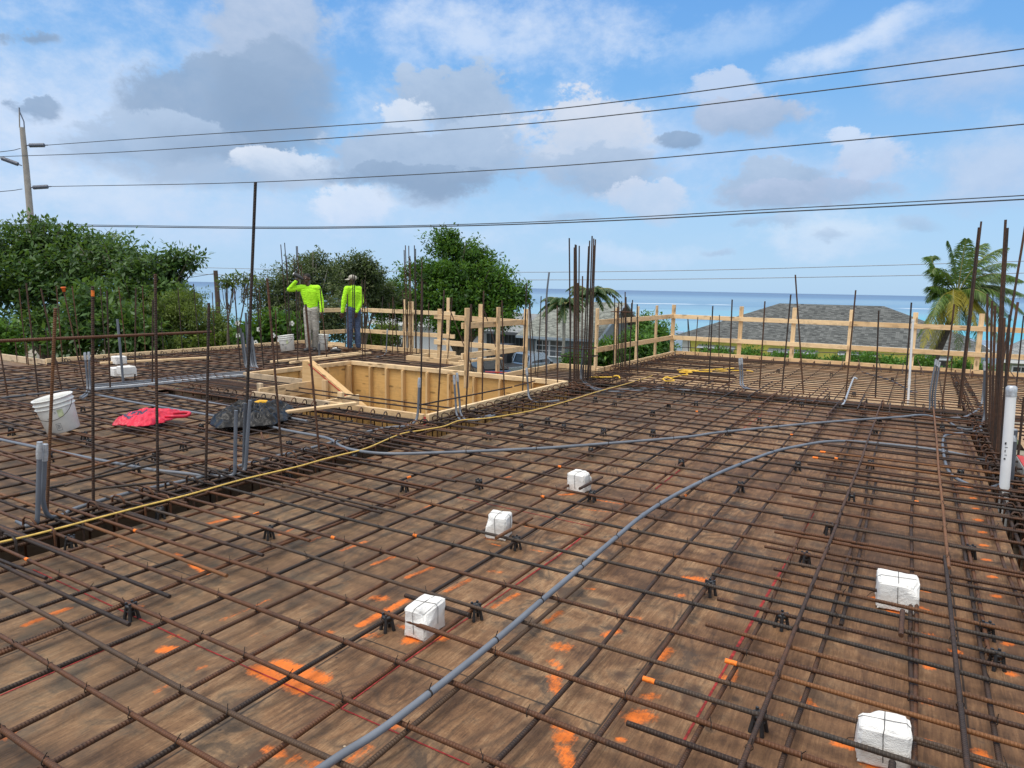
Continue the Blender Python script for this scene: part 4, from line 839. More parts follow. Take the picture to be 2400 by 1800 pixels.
conduit([(-40, 1020, .07), (0, 1030, .07), (60, 1043, .07), (216, 1075, .07), (350, 1100, .07), (420, 1108, .07), (480, 1115, .07), (530, 1117, .07), (551, 1116, .07)], RC, 'grey conduit from the left edge turning up beside the very tall bar', up=(553, 962), joints=(1.2,), tape=False)
conduit([(520, 1121, .05), (548, 1117, .05), (577, 1108, .06)], RC, 'twin grey conduit turning up right beside the very tall bar, front one', up=(586, 938))
conduit([(530, 1116, .05), (560, 1112, .05), (572, 1104, .06)], RC, 'second grey conduit strapped behind the very tall bar', up=(575, 945), mat=PVC_DARK)
conduit([(1010, 1003, .06), (990, 1001, .06), (905, 1003, .06), (760, 1042, .06), (600, 1081, .06), (480, 1116, .06), (300, 1156, .06), (180, 1191, .06), (105, 1227, .06)], RC, 'grey conduit along the beam turning up at the left in a taped pair, right one', up=(106, 1045), tape=True)
conduit([(40, 1222, .06), (60, 1232, .06), (90, 1233, .06)], RC, 'left conduit of the taped grey pair standing at the near left', up=(93, 1040), tape=True)
conduit([(860, 1012, .07), (905, 1003, .07), (950, 999, .07), (980, 992, .07)], RC, 'grey conduit stub turning up at the near corner of the stair opening', up=(983, 888), tape=True)
conduit([(1150, 973, .07), (1110, 984, .07), (1082, 985, .07), (1068, 975, .07)], RC * .9, 'left conduit of the pair turning up before the stair opening', up=(1064, 882), tape=True)
conduit([(1165, 972, .07), (1120, 984, .07), (1094, 984, .07), (1077, 972, .07)], RC * .9, 'right conduit of the pair turning up before the stair opening', up=(1071, 876), tape=True)
conduit([(1310, 939, .07), (1275, 942, .07), (1252, 941, .07), (1237, 932, .07)], RC, 'grey conduit turning up near the far corner of the stair opening', up=(1234, 864), tape=True)
conduit([(1400, 916, .07), (1385, 908, .07), (1370, 899, .07), (1361, 888, .07)], RC * 1.2, 'grey conduit turning up inside the tall column cage', up=(1367, 812), mat=PVC_DARK)
conduit([(1420, 916, .07), (1392, 908, .07), (1376, 899, .07), (1366, 888, .07)], RC, 'thinner conduit beside the one inside the tall column cage', up=(1370, 830), mat=PVC_DARK)
conduit([(1281, 882, .04), (1282, 840, .6)], RC, 'unused') if False else None
b_ = gp(1281, 884, 0); mb = MB(); mb.tube(smooth_path([b_, dp(1280, 800, depth_of(b_)), dp(1281, 700, depth_of(b_)), dp(1287, 638, depth_of(b_))], 6), .017, 10); tag(mb.build('conduit', PVC), 'tall slightly bowed grey conduit standing left of the tall column cage', 'conduit')
conduit([(1765, 914, .07), (1750, 912, .07), (1741, 908, .07), (1734, 902, .07)], RC, 'left conduit of the far taped pair in the cross beam', up=(1733, 842), tape=True)
conduit([(1775, 915, .07), (1760, 913, .07), (1748, 908, .07), (1739, 902, .07)], RC, 'right conduit of the far taped pair in the cross beam', up=(1738, 840), tape=True)
for i, (dx, lab) in enumerate(((0, 'left conduit of the leaning bundle taped together before the palm'), (6, 'middle conduit of the leaning bundle taped together before the palm'), (12, 'right conduit of the leaning bundle taped together before the palm'))):
    b_ = gp(2177 + dx, 962, .05); dd = depth_of(b_); mb = MB(); mb.tube(smooth_path([gp(2150 + dx, 962, .05), b_, dp(2180 + dx, 920, dd), dp(2194 + dx * .75, 842 + i * 3, dd)], 6), RC * .8, 10); o = mb.build('conduit', PVC_DARK if i == 1 else PVC); tag(o, lab, 'conduit')
    q = dp(2194 + dx * .75, 842 + i * 3, dd); q2 = dp(2192 + dx * .6, 855 + i * 3, dd); mb = MB(); mb.tube([q2, q], RC * 1.0, 9); mb.build('tape', TAPE, o)
conduit([(2245, 1003, .06), (2268, 1007, .06), (2292, 1004, .06), (2305, 990, .06)], RC * 1.1, 'dark grey conduit curving up into the bundle of bars at right', up=(2308, 850), mat=PVC_DARK, tape=True)
conduit([(2225, 980, .06), (2262, 977, .06), (2290, 962, .06), (2301, 948, .06)], RC, 'upper grey conduit curving up into the bundle of bars at right', up=(2312, 830))
conduit([(2300, 1009, .06), (2270, 1014, .06), (2225, 1018, .06), (2211, 1028, .06), (2211, 1060, .06), (2224, 1106, .06), (2260, 1131, .06), (2305, 1145, .06), (2343, 1137, .04)], RC, 'S shaped grey conduit on the deck before the right trench', joints=(1.5,))
for i, dy in enumerate((0, 4)):
    conduit([(1400, 916 + dy, .05), (1570, 909 + dy, .05), (1686, 917 + dy, .05), (1749, 922 + dy, .05), (1960, 941 + dy, .05), (2063, 950 + dy, .05), (2170, 961 + dy, .05)], RC, ('farther', 'nearer')[i] + ' of the two grey conduits lying along the cross beam')
conduit([(1972, 950, .07), (1980, 940, .08), (2000, 888, .10), (2008, 887, .12)], RC, 'short pale grey conduit with an elbow lying in the pale bay', mat=TAPE)
conduit([(2020, 872, .06), (2090, 893, .06), (2135, 918, .06), (2150, 920, .06)], RC, 'thin conduit lying across the pale bay near the white pole', mat=PVC_DARK)
for i in range(4):
    conduit([(222, 902 + 4 * i, .09), (330, 893 + 4 * i, .09), (450, 881 + 4 * i, .09), (575, 871 + 3.4 * i, .09)], RC, 'grey conduit in the flat bundle running to the upright conduits left of the stair form', 'flat bundle of conduits on the left mat', mat=PVC if i % 2 else TAPE if i == 2 else PVC)
conduit([(-30, 895, .07), (30, 890, .07), (76, 884, .07)], RC, 'upper grey conduit at the left edge beyond the bucket', mat=PVC_DARK)
conduit([(-30, 940, .07), (0, 933, .07), (110, 921, .07), (180, 911, .07)], RC, 'lower grey conduit at the left edge behind the bucket', mat=PVC_DARK)
conduit([(347, 917, .07), (440, 934, .07), (542, 953, .07), (640, 972, .07), (720, 987, .07)], RC, 'grey conduit passing behind the black bag along the left mat')
conduit([(188, 931, .06), (199, 924, .06), (206, 914, .06)], RC, 'left conduit of the taped pair standing behind the bucket', up=(199, 828), tape=True)
conduit([(192, 934, .06), (204, 926, .06), (212, 914, .06)], RC, 'right conduit of the taped pair standing behind the bucket', up=(208, 827), tape=True)
b_ = gp(290, 912, 0); mb = MB(); mb.tube([b_, dp(283, 830, depth_of(b_)), dp(275, 748, depth_of(b_))], .018, 10); o = mb.build('conduit', PVC); tag(o, 'single leaning grey conduit standing by the far foam blocks', 'conduit')
for i, (bx, ty) in enumerate(((573, 770), (577, 780), (583, 733), (588, 760), (593, 752), (598, 790))):
    b_ = gp(bx + 1, 869, 0); dd = depth_of(b_); mb = MB(); e = b_ + Vector((.25, -.1, .04)); mb.tube(smooth_path([e, b_ + Vector((.05, -.02, .10)), dp(bx - 2, 830, dd), dp(bx - 9 + (i % 3), ty, dd)], 6), .020, 10)
    tag(mb.build('conduit', PVC if i % 2 else PVC_DARK), 'grey conduit in the upright bundle at the left corner of the stair form', 'conduit', 'upright bundle of conduits by the stair form')
b_ = gp(749, 846, 0); mb = MB(); mb.tube([b_, dp(748, 805, depth_of(b_))], .022, 10); tag(mb.build('conduit', PVC_DARK), 'short dark conduit stub before the farther white bucket', 'conduit')
conduit([(880, 838, .06), (897, 834, .06), (906, 826, .06)], RC, 'grey conduit turning up beside the box form', up=(908, 772), tape=True)
def pipe(name, bx, by, tx, ty, r, label, zb, capped):
    b_ = gp(bx, by, 0); t = dp(tx, ty, depth_of(b_)); d_ = (t - b_).normalized(); b0 = b_ + d_ * (zb / d_.z)
    mb = MB(); mb.tube([b0, t], r, 24); o = mb.build(name, WHITE_PVC); tag(o, label, 'pipe')
    if capped == 'tape':
        mb = MB(); mb.tube([t - d_ * .075, t - d_ * .03, t - d_ * .0, t + d_ * .012], [r * 1.05, r * 1.1, r * 1.07, r * .8], 24); mb.build('tape', TAPE, o)
        mb = MB()
        for s, (w, h) in enumerate(((.012, .018), (.02, .004), (.006, .02), (.016, .004), (.012, .014))):
            c = b_ + (t - b_) * (.50 - .035 * s); tow = (EYEP - c); tow.z = 0; tow.normalize(); sd_ = Vector((-tow.y, tow.x, 0)); c = c + tow * (r + .0012) + sd_ * (.006 * (s % 2) - .012)
            mb.box(c, (w, .002, h), Matrix.Rotation(math.atan2(sd_.y, sd_.x), 3, 'Z'))
        mb.build('pencil_mark', BLACK_PL, o)
    else:
        mb = MB(); mb.tube([t - d_ * .03, t + d_ * .006], r * 1.22, 20); mb.build('cap', WHITE_PVC, o)
        m_ = b_ + d_ * .35; mb = MB(); mb.tube([m_ - d_ * .05, m_ + d_ * .05], r * 1.18, 20); mb.build('coupling', WHITE_PVC, o)
pipe('white_pipe', 2352, 1165, 2371, 908, .037, 'thick white plastic pipe with a taped top standing in the right trench', -.35, 'tape')
pipe('white_pipe', 2128, 948, 2140, 749, .0165, 'slim white plastic pole standing before the far guard rail', 0, 'cap')
b_ = gp(2371, 1140, 0); mb = MB(); mb.tube([b_ + Vector((0, 0, -.3)), dp(2378, 1008, depth_of(b_))], .024, 12); o = mb.build('conduit', PVC_DARK); tag(o, 'dark grey conduit with a taped end standing behind the thick white pipe', 'conduit')
q = dp(2378, 1008, depth_of(b_)); mb = MB(); mb.tube([q - Vector((0, 0, .10)), q + Vector((0, 0, .01))], [.027, .02], 9); mb.build('tape', TAPE, o)
# cords
def cord(pts, r, mat, label, name='cord', cat='cord'):
    w = [gp(p[0], p[1], p[2] if len(p) > 2 else .10) for p in pts]; mb = MB(); mb.tube(smooth_path(w, 8), r, 8); return tag(mb.build(name, mat), label, cat)
cord([(-40, 1280), (0, 1271), (100, 1248), (320, 1190), (440, 1160), (560, 1126), (640, 1107), (700, 1093), (760, 1076), (800, 1066), (860, 1050), (937, 1018), (990, 1008), (1040, 999), (1080, 985), (1150, 979), (1248, 962), (1330, 940), (1400, 918), (1460, 902), (1500, 890), (1530, 880)], .0070, CORD, 'long pale yellow cord running across the bars along the beam')
cord([(1552, 889, .11), (1562, 883, .13), (1572, 887, .11), (1580, 892, .11), (1560, 893, .12), (1556, 886, .13), (1575, 885, .11), (1600, 879), (1612, 878), (1600, 871), (1588, 867), (1604, 869, .13), (1622, 873, .12), (1592, 872, .13), (1640, 868), (1700, 864), (1720, 863), (1690, 866), (1630, 868), (1600, 866), (1650, 871), (1742, 868), (1765, 871)], .0105, CORD_Y, 'tangled bright yellow cord lying on the bars in the far left of the pale bay')
cord([(1382, 884, .10), (1430, 884, .10), (1442, 881, .13), (1450, 882, .13), (1453, 887, .10)], .0135, CORD_Y, 'short yellow cord hooked over the bars right of the tall column cage')
# black bar chairs
def chair_mesh():
    mb = MB(); mb.lathe([(.010, .062), (.025, .060), (.028, .072), (.022, .080), (.010, .076), (.010, .062)], 12)
    for i in range(4):
        a = PI / 4 + i * PI / 2; c, s = math.cos(a), math.sin(a)
        mb.tube([(c * .019, s * .019, .074), (c * .025, s * .025, .04), (c * .033, s * .033, .0)], [.0090, .0082, .0088], 6)
        mb.box((c * .022, s * .022, .082), (.010, .010, .012))
    mb.lathe([(.0205, .043), (.0235, .043), (.0235, .048), (.0205, .048)], 12)
    return mb.mesh('bar_chair')
CH = chair_mesh(); CH.materials.append(BLACK_PL)
chairs = [(166, 1278), (309, 1442), (376, 1207), (631, 1254), (908, 1468), (1115, 1442), (1209, 1278), (831, 1082), (948, 1149), (1122, 1143), (1145, 1028), (1221, 1007), (1283, 992), (1321, 1008), (1414, 1019), (1530, 1021), (1384, 1066), (1387, 1166), (1530, 973), (1596, 1095), (1942, 1245), (1886, 1317), (1831, 1464), (1663, 1386), (1777, 1706), (2273, 1299), (2312, 1489), (2334, 1558), (1869, 1100), (1735, 1150), (1995, 1172), (2039, 1096), (1706, 1018), (1779, 991), (1567, 957), (1601, 924), (1631, 951), (1754, 939), (1878, 953), (2022, 969), (2060, 991), (2207, 1011), (2250, 1118), (1824, 872), (1948, 879), (2091, 893), (2240, 902), (2001, 928), (195, 965), (199, 1028), (210, 1046), (320, 1106), (365, 1077), (430, 1054), (472, 1008), (539, 1005), (568, 1030), (678, 1050), (676, 1119), (27, 1018), (116, 1081), (178, 871), (345, 856), (515, 843), (260, 921), (320, 914), (660, 1000), (1395, 940), (1451, 933), (1326, 948), (1440, 950)]
for i, (x, y) in enumerate(chairs):
    o = bpy.data.objects.new('bar_chair', CH); C.objects.link(o); p = gp(x, y + 9 if y > 1150 else y + 3, 0); o.location = p; o.rotation_euler = (0, 0, rng.uniform(0, 3))
    left = p.x < -4.9; bay = p.y > 11.4
    tag(o, 'small black plastic bar chair under the bars of the ' + ('left mat' if left else 'pale plywood bay' if bay else 'brown deck mat'), 'bar chair', 'black bar chairs under the ' + ('left mat' if left else 'pale bay bars' if bay else 'brown deck mat'))
o = bpy.data.objects.new('bar_chair', CH); C.objects.link(o); p = gp(2044, 1012, .03); o.location = p; o.rotation_euler = (1.5, 0, .6); tag(o, 'black bar chair fallen on its side under the long carrier bar', 'bar chair')

# ------------------------------------------------------------------ foam blocks
def foam(Lp, Fp, Rp, hpx, label, seed, chip=None, wires=True, z=0.0, h=None):
    F_ = gp(*Fp, z); a = gp(*Lp, z) - F_; b = gp(*Rp, z) - F_; a.z = b.z = 0
    if abs(a.normalized().dot(b.normalized())) > .5 or b.length < .06: b = Vector((-a.y, a.x, 0)) * (1 if Vector((-a.y, a.x, 0)).y > 0 else -1)
    wa, wb = max(.12, min(.21, a.length * 1.08)), max(.12, min(.21, b.length * 1.08)); ax = a.normalized(); by = Vector((ax.y, -ax.x, 0)); by = by if by.dot(b) > 0 else -by
    h = h or hpx * depth_of(F_) / FPX
    bm = bmesh.new(); bmesh.ops.create_cube(bm, size=1.0); bmesh.ops.subdivide_edges(bm, edges=list(bm.edges), cuts=11, use_grid_fill=True)
    c = F_ + ax * wa / 2 + by * wb / 2
    for q in bm.verts:
        l = q.co.copy(); p = Vector((l.x * wa, l.y * wb, (l.z + .5) * h))
        e = sorted((abs(l.x), abs(l.y), abs(l.z)))[1]
        n_ = mnoise.noise(p * 55 + Vector((seed * 9, 0, 0))) * .0016 + mnoise.noise(p * 14 + Vector((seed * 5, 3, 0))) * .0060
        rnd = max(0, e - .42) * .15 * (.6 + .8 * abs(mnoise.noise(p * 30 + Vector((seed, 1, 1)))))
        q.co = p - Vector((l.x, l.y, l.z)).normalized() * (rnd + .0) + Vector((l.x, l.y, l.z)).normalized() * n_
        if chip is not None:
            dd = (Vector((l.x, l.y, l.z)) - Vector(chip[:3])).length
            if dd < chip[3]: q.co -= Vector((l.x, l.y, l.z)).normalized() * (chip[3] - dd) * .11
        q.co.z = max(q.co.z, 0)
    me = bpy.data.meshes.new('foam_block'); bm.to_mesh(me); bm.free()
    o = link('foam_block', me, None, FOAM); o.matrix_basis = Matrix(((ax.x, by.x, 0, c.x), (ax.y, by.y, 0, c.y), (0, 0, 1, F_.z), (0, 0, 0, 1))); tag(o, label, 'foam block')
    if wires:
        mb = MB(); e = .004; w2, d2 = wa / 2 + e, wb / 2 + e
        mb.tube([(-w2, .01, h * .35), (-w2, .01, h * .9), (-w2 * .8, .01, h + .001), (0, .0, h + .002), (w2 * .8, -.005, h + .001), (w2, 0, h * .9), (w2 + .002, 0, h * .3)], .0014, 4)
        mb.tube([(0.0, -d2, h * .2), (.008, -d2, h * .9), (.004, -d2 * .8, h + .001), (0, 0, h + .004), (-.005, d2 * .8, h + .001), (0, d2, h * .9), (0, d2, h * .2)], .0014, 4)
        mb.tube([(w2, 0, h * .35), (w2 + .02, .03, h * .18), (w2 + .04, .02, h * .02)], .0015, 4)
        mb.build('tie_wire', WIRE, o)
    return o
foam((948, 1494), (997, 1508), (1062, 1478), 80, 'white foam block with a broken corner, nearest left of the long conduit', 1, (-.5, -.5, .5, .5))
foam((1140, 1264), (1185, 1270), (1213, 1256), 60, 'white foam block in the middle of the brown deck, behind the broken one', 2, (.5, -.5, .45, .42))
foam((1330, 1152), (1368, 1159), (1388, 1149), 47, 'smallest looking white foam block, farthest on the brown deck', 3, (-.5, .5, .5, .35))
foam((2060, 1428), (2153, 1446), (2162, 1412), 74, 'white foam block at right with orange marks round it, beyond the nearest', 4, (-.5, -.5, .5, .38))
foam((2014, 1790), (2131, 1822), (2142, 1776), 110, 'nearest white foam block at the bottom right of the picture', 5, (.5, .5, .5, .40))
hf = .15
for (lx, ly, fx, fy, rx, ry, z, lab, sd_) in ((243, 878, 268, 884, 274, 878, .07, 'white foam block at the left of the small stack on the left mat', 6), (270, 880, 290, 886, 302, 879, .07, 'white foam block at the right bottom of the small stack on the left mat', 7), (266, 876, 288, 880, 300, 874, .205, 'white foam block on top of the small stack on the left mat', 8), (254, 852, 272, 855, 283, 850, .07, 'white foam block by itself behind the small stack', 9)):
    foam((lx, ly), (fx, fy), (rx, ry), 0, lab, sd_, wires=False, z=z, h=.15 if z < .1 else .13)
stubs = [((1003, 860), (1235, 730), cD), ((1545, 540), (1690, 465), cD)]
for i, (a, b, cf) in enumerate(stubs):
    bar('short_bar', gp(*cf(*a), .115), gp(*cf(*b), .10), .0115, RUST_OR, ('short rusty bar leaning against the middle foam block', 'short rusty bar leaning against the farthest foam block')[i], None, wave=.001)
bar('short_bar', gp(*cB(415, 540), .10), gp(*cB(830, 668), .10), .0115, RUST_DARK, 'dark bar passing close behind the broken foam block', None, wave=.002)
for i, (x, y, x2, y2) in enumerate(((1425, 640, 1415, 800), (1360, 1620, 1355, 1700))):
    bar('short_bar', gp(*cE(x, y), .115), gp(*cE(x2, y2) if i == 0 else cE(1350, 1720), .10), .0115, RUST, ('short bar end pointing at the right foam block', 'short bar end pointing at the nearest foam block')[i], None, wave=.001)
# ------------------------------------------------------------------ buckets and bags
BUCK = plain('white_bucket_plastic', (.70, .71, .69), .42, var=.10, sc=9)
PRINT = plain('grey_print', (.16, .17, .18), .7); STICK = plain('pale_green_sticker', (.52, .58, .36), .6, var=.25)
def bucket(px, py, label, lean, rz, fwd=0.0, rt=.178, rb=.152, h=.37, z=.092, prints=True):
    p = gp(px, py, z); root = bpy.data.objects.new
    mb = MB()
    mb.lathe([(0, .004), (rb - .01, .0), (rb, .006), (rb + (rt - rb) * .70, h * .70), (rb + (rt - rb) * .72, h * .72), (rt + .006, h * .725), (rt + .006, h * .745), (rt - .005, h * .75), (rt - .003, h * .84), (rt + .009, h * .845), (rt + .009, h * .865), (rt - .002, h * .87), (rt, h * .965), (rt + .010, h * .97), (rt + .010, h), (rt - .004, h), (rt - .008, h * .9), (rb - .006, .02), (0, .016)], 32)
    o = mb.build('bucket', BUCK)
    M = Matrix.Translation(p) @ Matrix.Rotation(lean, 4, HEAD) @ Matrix.Rotation(fwd, 4, SIDE) @ Matrix.Rotation(rz, 4, 'Z'); place(o, M); tag(o, label, 'bucket')
    mb = MB(); pts = []
    for i in range(13):
        a = PI * i / 12; pts.append((-(rt + .012) * math.cos(a) * 1.0, -(rt + .016) * math.sin(a) * .72 - .05, h * .85 - .16 * math.sin(a)))
    mb.tube(pts, .003, 5); mb.build('handle', WIRE, o)
    if prints:
        def patch(a0, a1, z0, z1, mat, nm, off=.0016):
            mb = MB(); n = 5; vs = []
            for zz in (z0, z1):
                r = rb + (rt - rb) * zz / h + off
                for i in range(n + 1): a = a0 + (a1 - a0) * i / n; vs.append((r * math.cos(a), r * math.sin(a), zz))
            mb.add(vs, [(i, i + 1, n + 2 + i, n + 1 + i) for i in range(n)]); return mb.build(nm, mat, o)
        patch(-1.22, -.92, .17, .25, STICK, 'sticker')
        mb = MB()
        def bars(a0, a1, zs, t=.006):
            for zz in zs:
                n = 4; vs = []
                for q in (zz, zz + t):
                    r = rb + (rt - rb) * q / h + .0026
                    for i in range(n + 1): a = a0 + (a1 - a0) * i / n; vs.append((r * math.cos(a), r * math.sin(a), q))
                mb.add(vs, [(i, i + 1, n + 2 + i, n + 1 + i) for i in range(n)])
        bars(-1.85, -1.62, (.145, .158, .172)); bars(-1.52, -1.26, (.035, .105), .004); bars(-1.47, -1.31, (.058, .072, .086), .007); bars(-1.53, -1.515, (.035,), .074); bars(-1.265, -1.25, (.035,), .074)
        bars(-1.4, -1.3, (.215, .228), .005)
        mb.build('print', PRINT, o)
    return o
bz = math.atan2(-HEAD.y, -HEAD.x) + PI / 2      # turn the printed side to the viewer's side of the deck
bucket(150, 1008, 'white plastic bucket tilted over beside the near left starter bars', -.19, bz + .25, .13)
bucket(675, 822, 'white plastic bucket leaning left of the man raising his arm', -.13, bz - .1)
bucket(752, 820, 'white plastic bucket standing upright behind the legs of the man raising his arm', .03, bz + .9)

def mat_bag(name, col, rough, transl):
    m, k = material(name); n = k.noise(k.obj, 16, 5, .62, .8).outputs[0]; n2 = k.noise(k.obj, 5, 3, .5).outputs[0]
    finish(k, k.mix(k.smooth(n2, .35, .65), tuple(c * .8 for c in col) + (1,), (*col, 1)), rough, k.bump(n, .5, .02), spec=.35)
    return m
RED_BAG = mat_bag('red_plastic_bag', (.64, .022, .060), .36, .2); BLACK_BAG = mat_bag('black_plastic_bag', (.004, .0045, .006), .36, 0); NAVY = plain('navy_print', (.045, .03, .075), .5, var=.3)
def bagmesh(cx, cy, z, lx, ly, rot, hgt, seed, n=70, inside=None, cr=.22):
    vs, fs, mi = [], [], []
    for j in range(n):
        for i in range(n):
            a, b = i / (n - 1) * 2 - 1, j / (n - 1) * 2 - 1
            # square to rounded irregular outline
            q = Vector((a * math.sqrt(1 - b * b * .42), b * math.sqrt(1 - a * a * .42), 0)); an = math.atan2(q.y, q.x)
            rr = 1 + .26 * mnoise.noise(Vector((math.cos(an) * 1.6, math.sin(an) * 1.6, seed))) + .12 * mnoise.noise(Vector((math.cos(an) * 5, math.sin(an) * 5, seed + 3)))
            q *= rr; r = min(1.0, max(abs(a), abs(b)))
            dome = (1 - r ** 3)
            ridge = 1 - abs(mnoise.noise(Vector((q.x * 2.3, q.y * 2.0, seed + 7)))) * 2; ridge2 = 1 - abs(mnoise.noise(Vector((q.x * 5.5, q.y * 6.5, seed + 9)))) * 2
            zz = hgt * dome * (.55 + .45 * ridge + cr * ridge2) + .012 * mnoise.noise(Vector((q.x * 9, q.y * 9, seed)))
            x, y = q.x * lx, q.y * ly; c, s = math.cos(rot), math.sin(rot)
            vs.append((cx + x * c - y * s, cy + x * s + y * c, z + max(zz, -.02 * r)))
    for j in range(n - 1):
        for i in range(n - 1):
            k_ = j * n + i; fs.append((k_, k_ + 1, k_ + n + 1, k_ + n))
            a, b = (i + .5) / (n - 1) * 2 - 1, (j + .5) / (n - 1) * 2 - 1; mi.append(1 if inside and inside(a, b) else 0)
    b0 = len(vs); vs += [(x, y, z - .006) for (x, y, zz) in vs[:]]   # underside
    fs += [tuple(b0 + q for q in f[::-1]) for f in fs[:]]; mi += [0] * (len(fs) - len(mi))
    rim = [i for i in range(n)] + [j * n + n - 1 for j in range(1, n)] + [(n - 1) * n + i for i in range(n - 2, -1, -1)] + [j * n for j in range(n - 2, 0, -1)]
    for a, b in zip(rim, rim[1:] + rim[:1]): fs.append((a, b0 + a, b0 + b, b)); mi.append(0)
    me = bpy.data.meshes.new('bag'); me.from_pydata(vs, [], fs); me.polygons.foreach_set('material_index', mi); me.polygons.foreach_set('use_smooth', [True] * len(fs)); me.update(); return me
rb_ = gp(346, 983, .09); rot_b = math.atan2(SIDE.y, SIDE.x) - .05
def logo(a, b):
    x, y = (a + .22) / .30, (b + .28) / .46; r = math.hypot(x, y)
    return r < 1 and (r > .78 or (int((x + 2) * 5.2) % 2 == 0 and abs(y) < .62) or abs(y) < .12)
me = bagmesh(rb_.x, rb_.y, .095, .29, .38, rot_b, .105, 3.3, 76, logo, .12)
o = link('plastic_bag', me, None, [RED_BAG, NAVY]); tag(o, 'red plastic carrier bag with a dark round print lying on the left mat', 'bag')
mb = MB(); c0 = rb_ + SIDE * .24 + Vector((0, 0, .05)); pts = [c0 + HEAD * -.06, c0 + SIDE * .10 + HEAD * -.10 + Vector((0, 0, .01)), c0 + SIDE * .20 + HEAD * -.02, c0 + SIDE * .215 + HEAD * .06 + Vector((0, 0, .02)), c0 + SIDE * .15 + HEAD * .05 + Vector((0, 0, .03)), c0 + SIDE * .06 + HEAD * -.01 + Vector((0, 0, .03))]
mb.tube(smooth_path(pts, 6), [.022] * 30 + [.014], 8) if False else mb.tube(smooth_path(pts, 6), .020, 8); mb.build('bag_handle', RED_BAG, o)
mb = MB(); c1 = rb_ + SIDE * .10 + HEAD * .22; pts = [c1, c1 + SIDE * .05 + HEAD * .12 + Vector((0, 0, .04)), c1 + SIDE * .12 + HEAD * .10 + Vector((0, 0, .02)), c1 + SIDE * .14]
mb.tube(smooth_path(pts, 6), .018, 8); mb.build('bag_handle', RED_BAG, o)
bb_ = gp(592, 975, .10); me = bagmesh(bb_.x, bb_.y, .10, .46, .62, rot_b + .12, .10, 8.1, 100, None, .8)
o = link('plastic_bag', me, None, [BLACK_BAG]); tag(o, 'black plastic sheet bag crumpled on the bars before the stair form', 'bag')
t_ = empty('hand_tool', gp(612, 945, .24), 'yellow and black hand tool lying on the black bag', 'tool')
YEL = plain('yellow_tool_plastic', (.72, .40, .02), .4)
a, b, c = dp(592, 944, 9.0), dp(626, 941, 9.0), dp(634, 950, 8.95)
a, b, c = (gp(592, 946, .22), gp(626, 943, .22), gp(634, 949, .20))
for nm, pts, r, m in (('blade_guard', [a, (a + b) / 2 + Vector((0, 0, .01)), b], [.018, .03, .026], YEL), ('grip', [b, b + (c - b) * .5, c], [.024, .026, .022], BLACK_PL)):
    mb = MB(); mb.tube(pts, r, 10); q = mb.build(nm, m, t_); q.matrix_basis = chain(t_).inverted()
shoe = bpy.data.objects.new
mb = MB(); p = gp(775, 822, .09); mb.tube([p, p + SIDE * .12 + Vector((0, 0, .02)), p + SIDE * .24 + Vector((0, 0, .0))], [.04, .055, .04], 8); mb.tube([p + SIDE * .05 + Vector((0, 0, .05)), p + SIDE * .15 + Vector((0, 0, .06))], [.02, .03], 8, 1)
tag(mb.build('cloth_bundle', [BLACK_PL, BUCK]), 'small black and white bundle lying on the bars by the upright bucket', 'bundle')

# ------------------------------------------------------------------ the two men
SKIN = plain('dark_skin', (.070, .036, .022), .5, var=.15, sc=20); HAIR = plain('black_hair', (.008, .007, .006), .8); EYE_W = plain('eye_white', (.55, .52, .48), .3)
def mat_cloth(name, col, var, sc, b=.5):
    m, k = material(name); n = k.noise(k.obj, sc, 4, .6, .6).outputs[0]; big = k.noise(k.mapping(k.obj, (5, 5, 11), rot=(0, .5, .4)), 1.3, 3, .5, 1.5).outputs[0]
    finish(k, k.mix(k.smooth(n, .3, .7), tuple(c * (1 - var) for c in col) + (1,), tuple(min(1, c * (1 + var)) for c in col) + (1,)), .85, k.bump(k.m('ADD', k.m('MULTIPLY', big, 1.6), k.m('MULTIPLY', n, .3)), b, .05)); return m
HIVIS = mat_cloth('lime_shirt', (.40, .86, .015), .10, 6); GREY_PANTS = mat_cloth('grey_trousers', (.36, .35, .32), .2, 5); JEANS = mat_cloth('blue_jeans', (.055, .085, .16), .35, 6); BOOT = plain('tan_boots', (.15, .085, .045), .7, var=.3); DARKSHOE = plain('dark_shoes', (.05, .05, .055), .6)
CAPM = plain('khaki_cap', (.36, .34, .29), .8, var=.1)
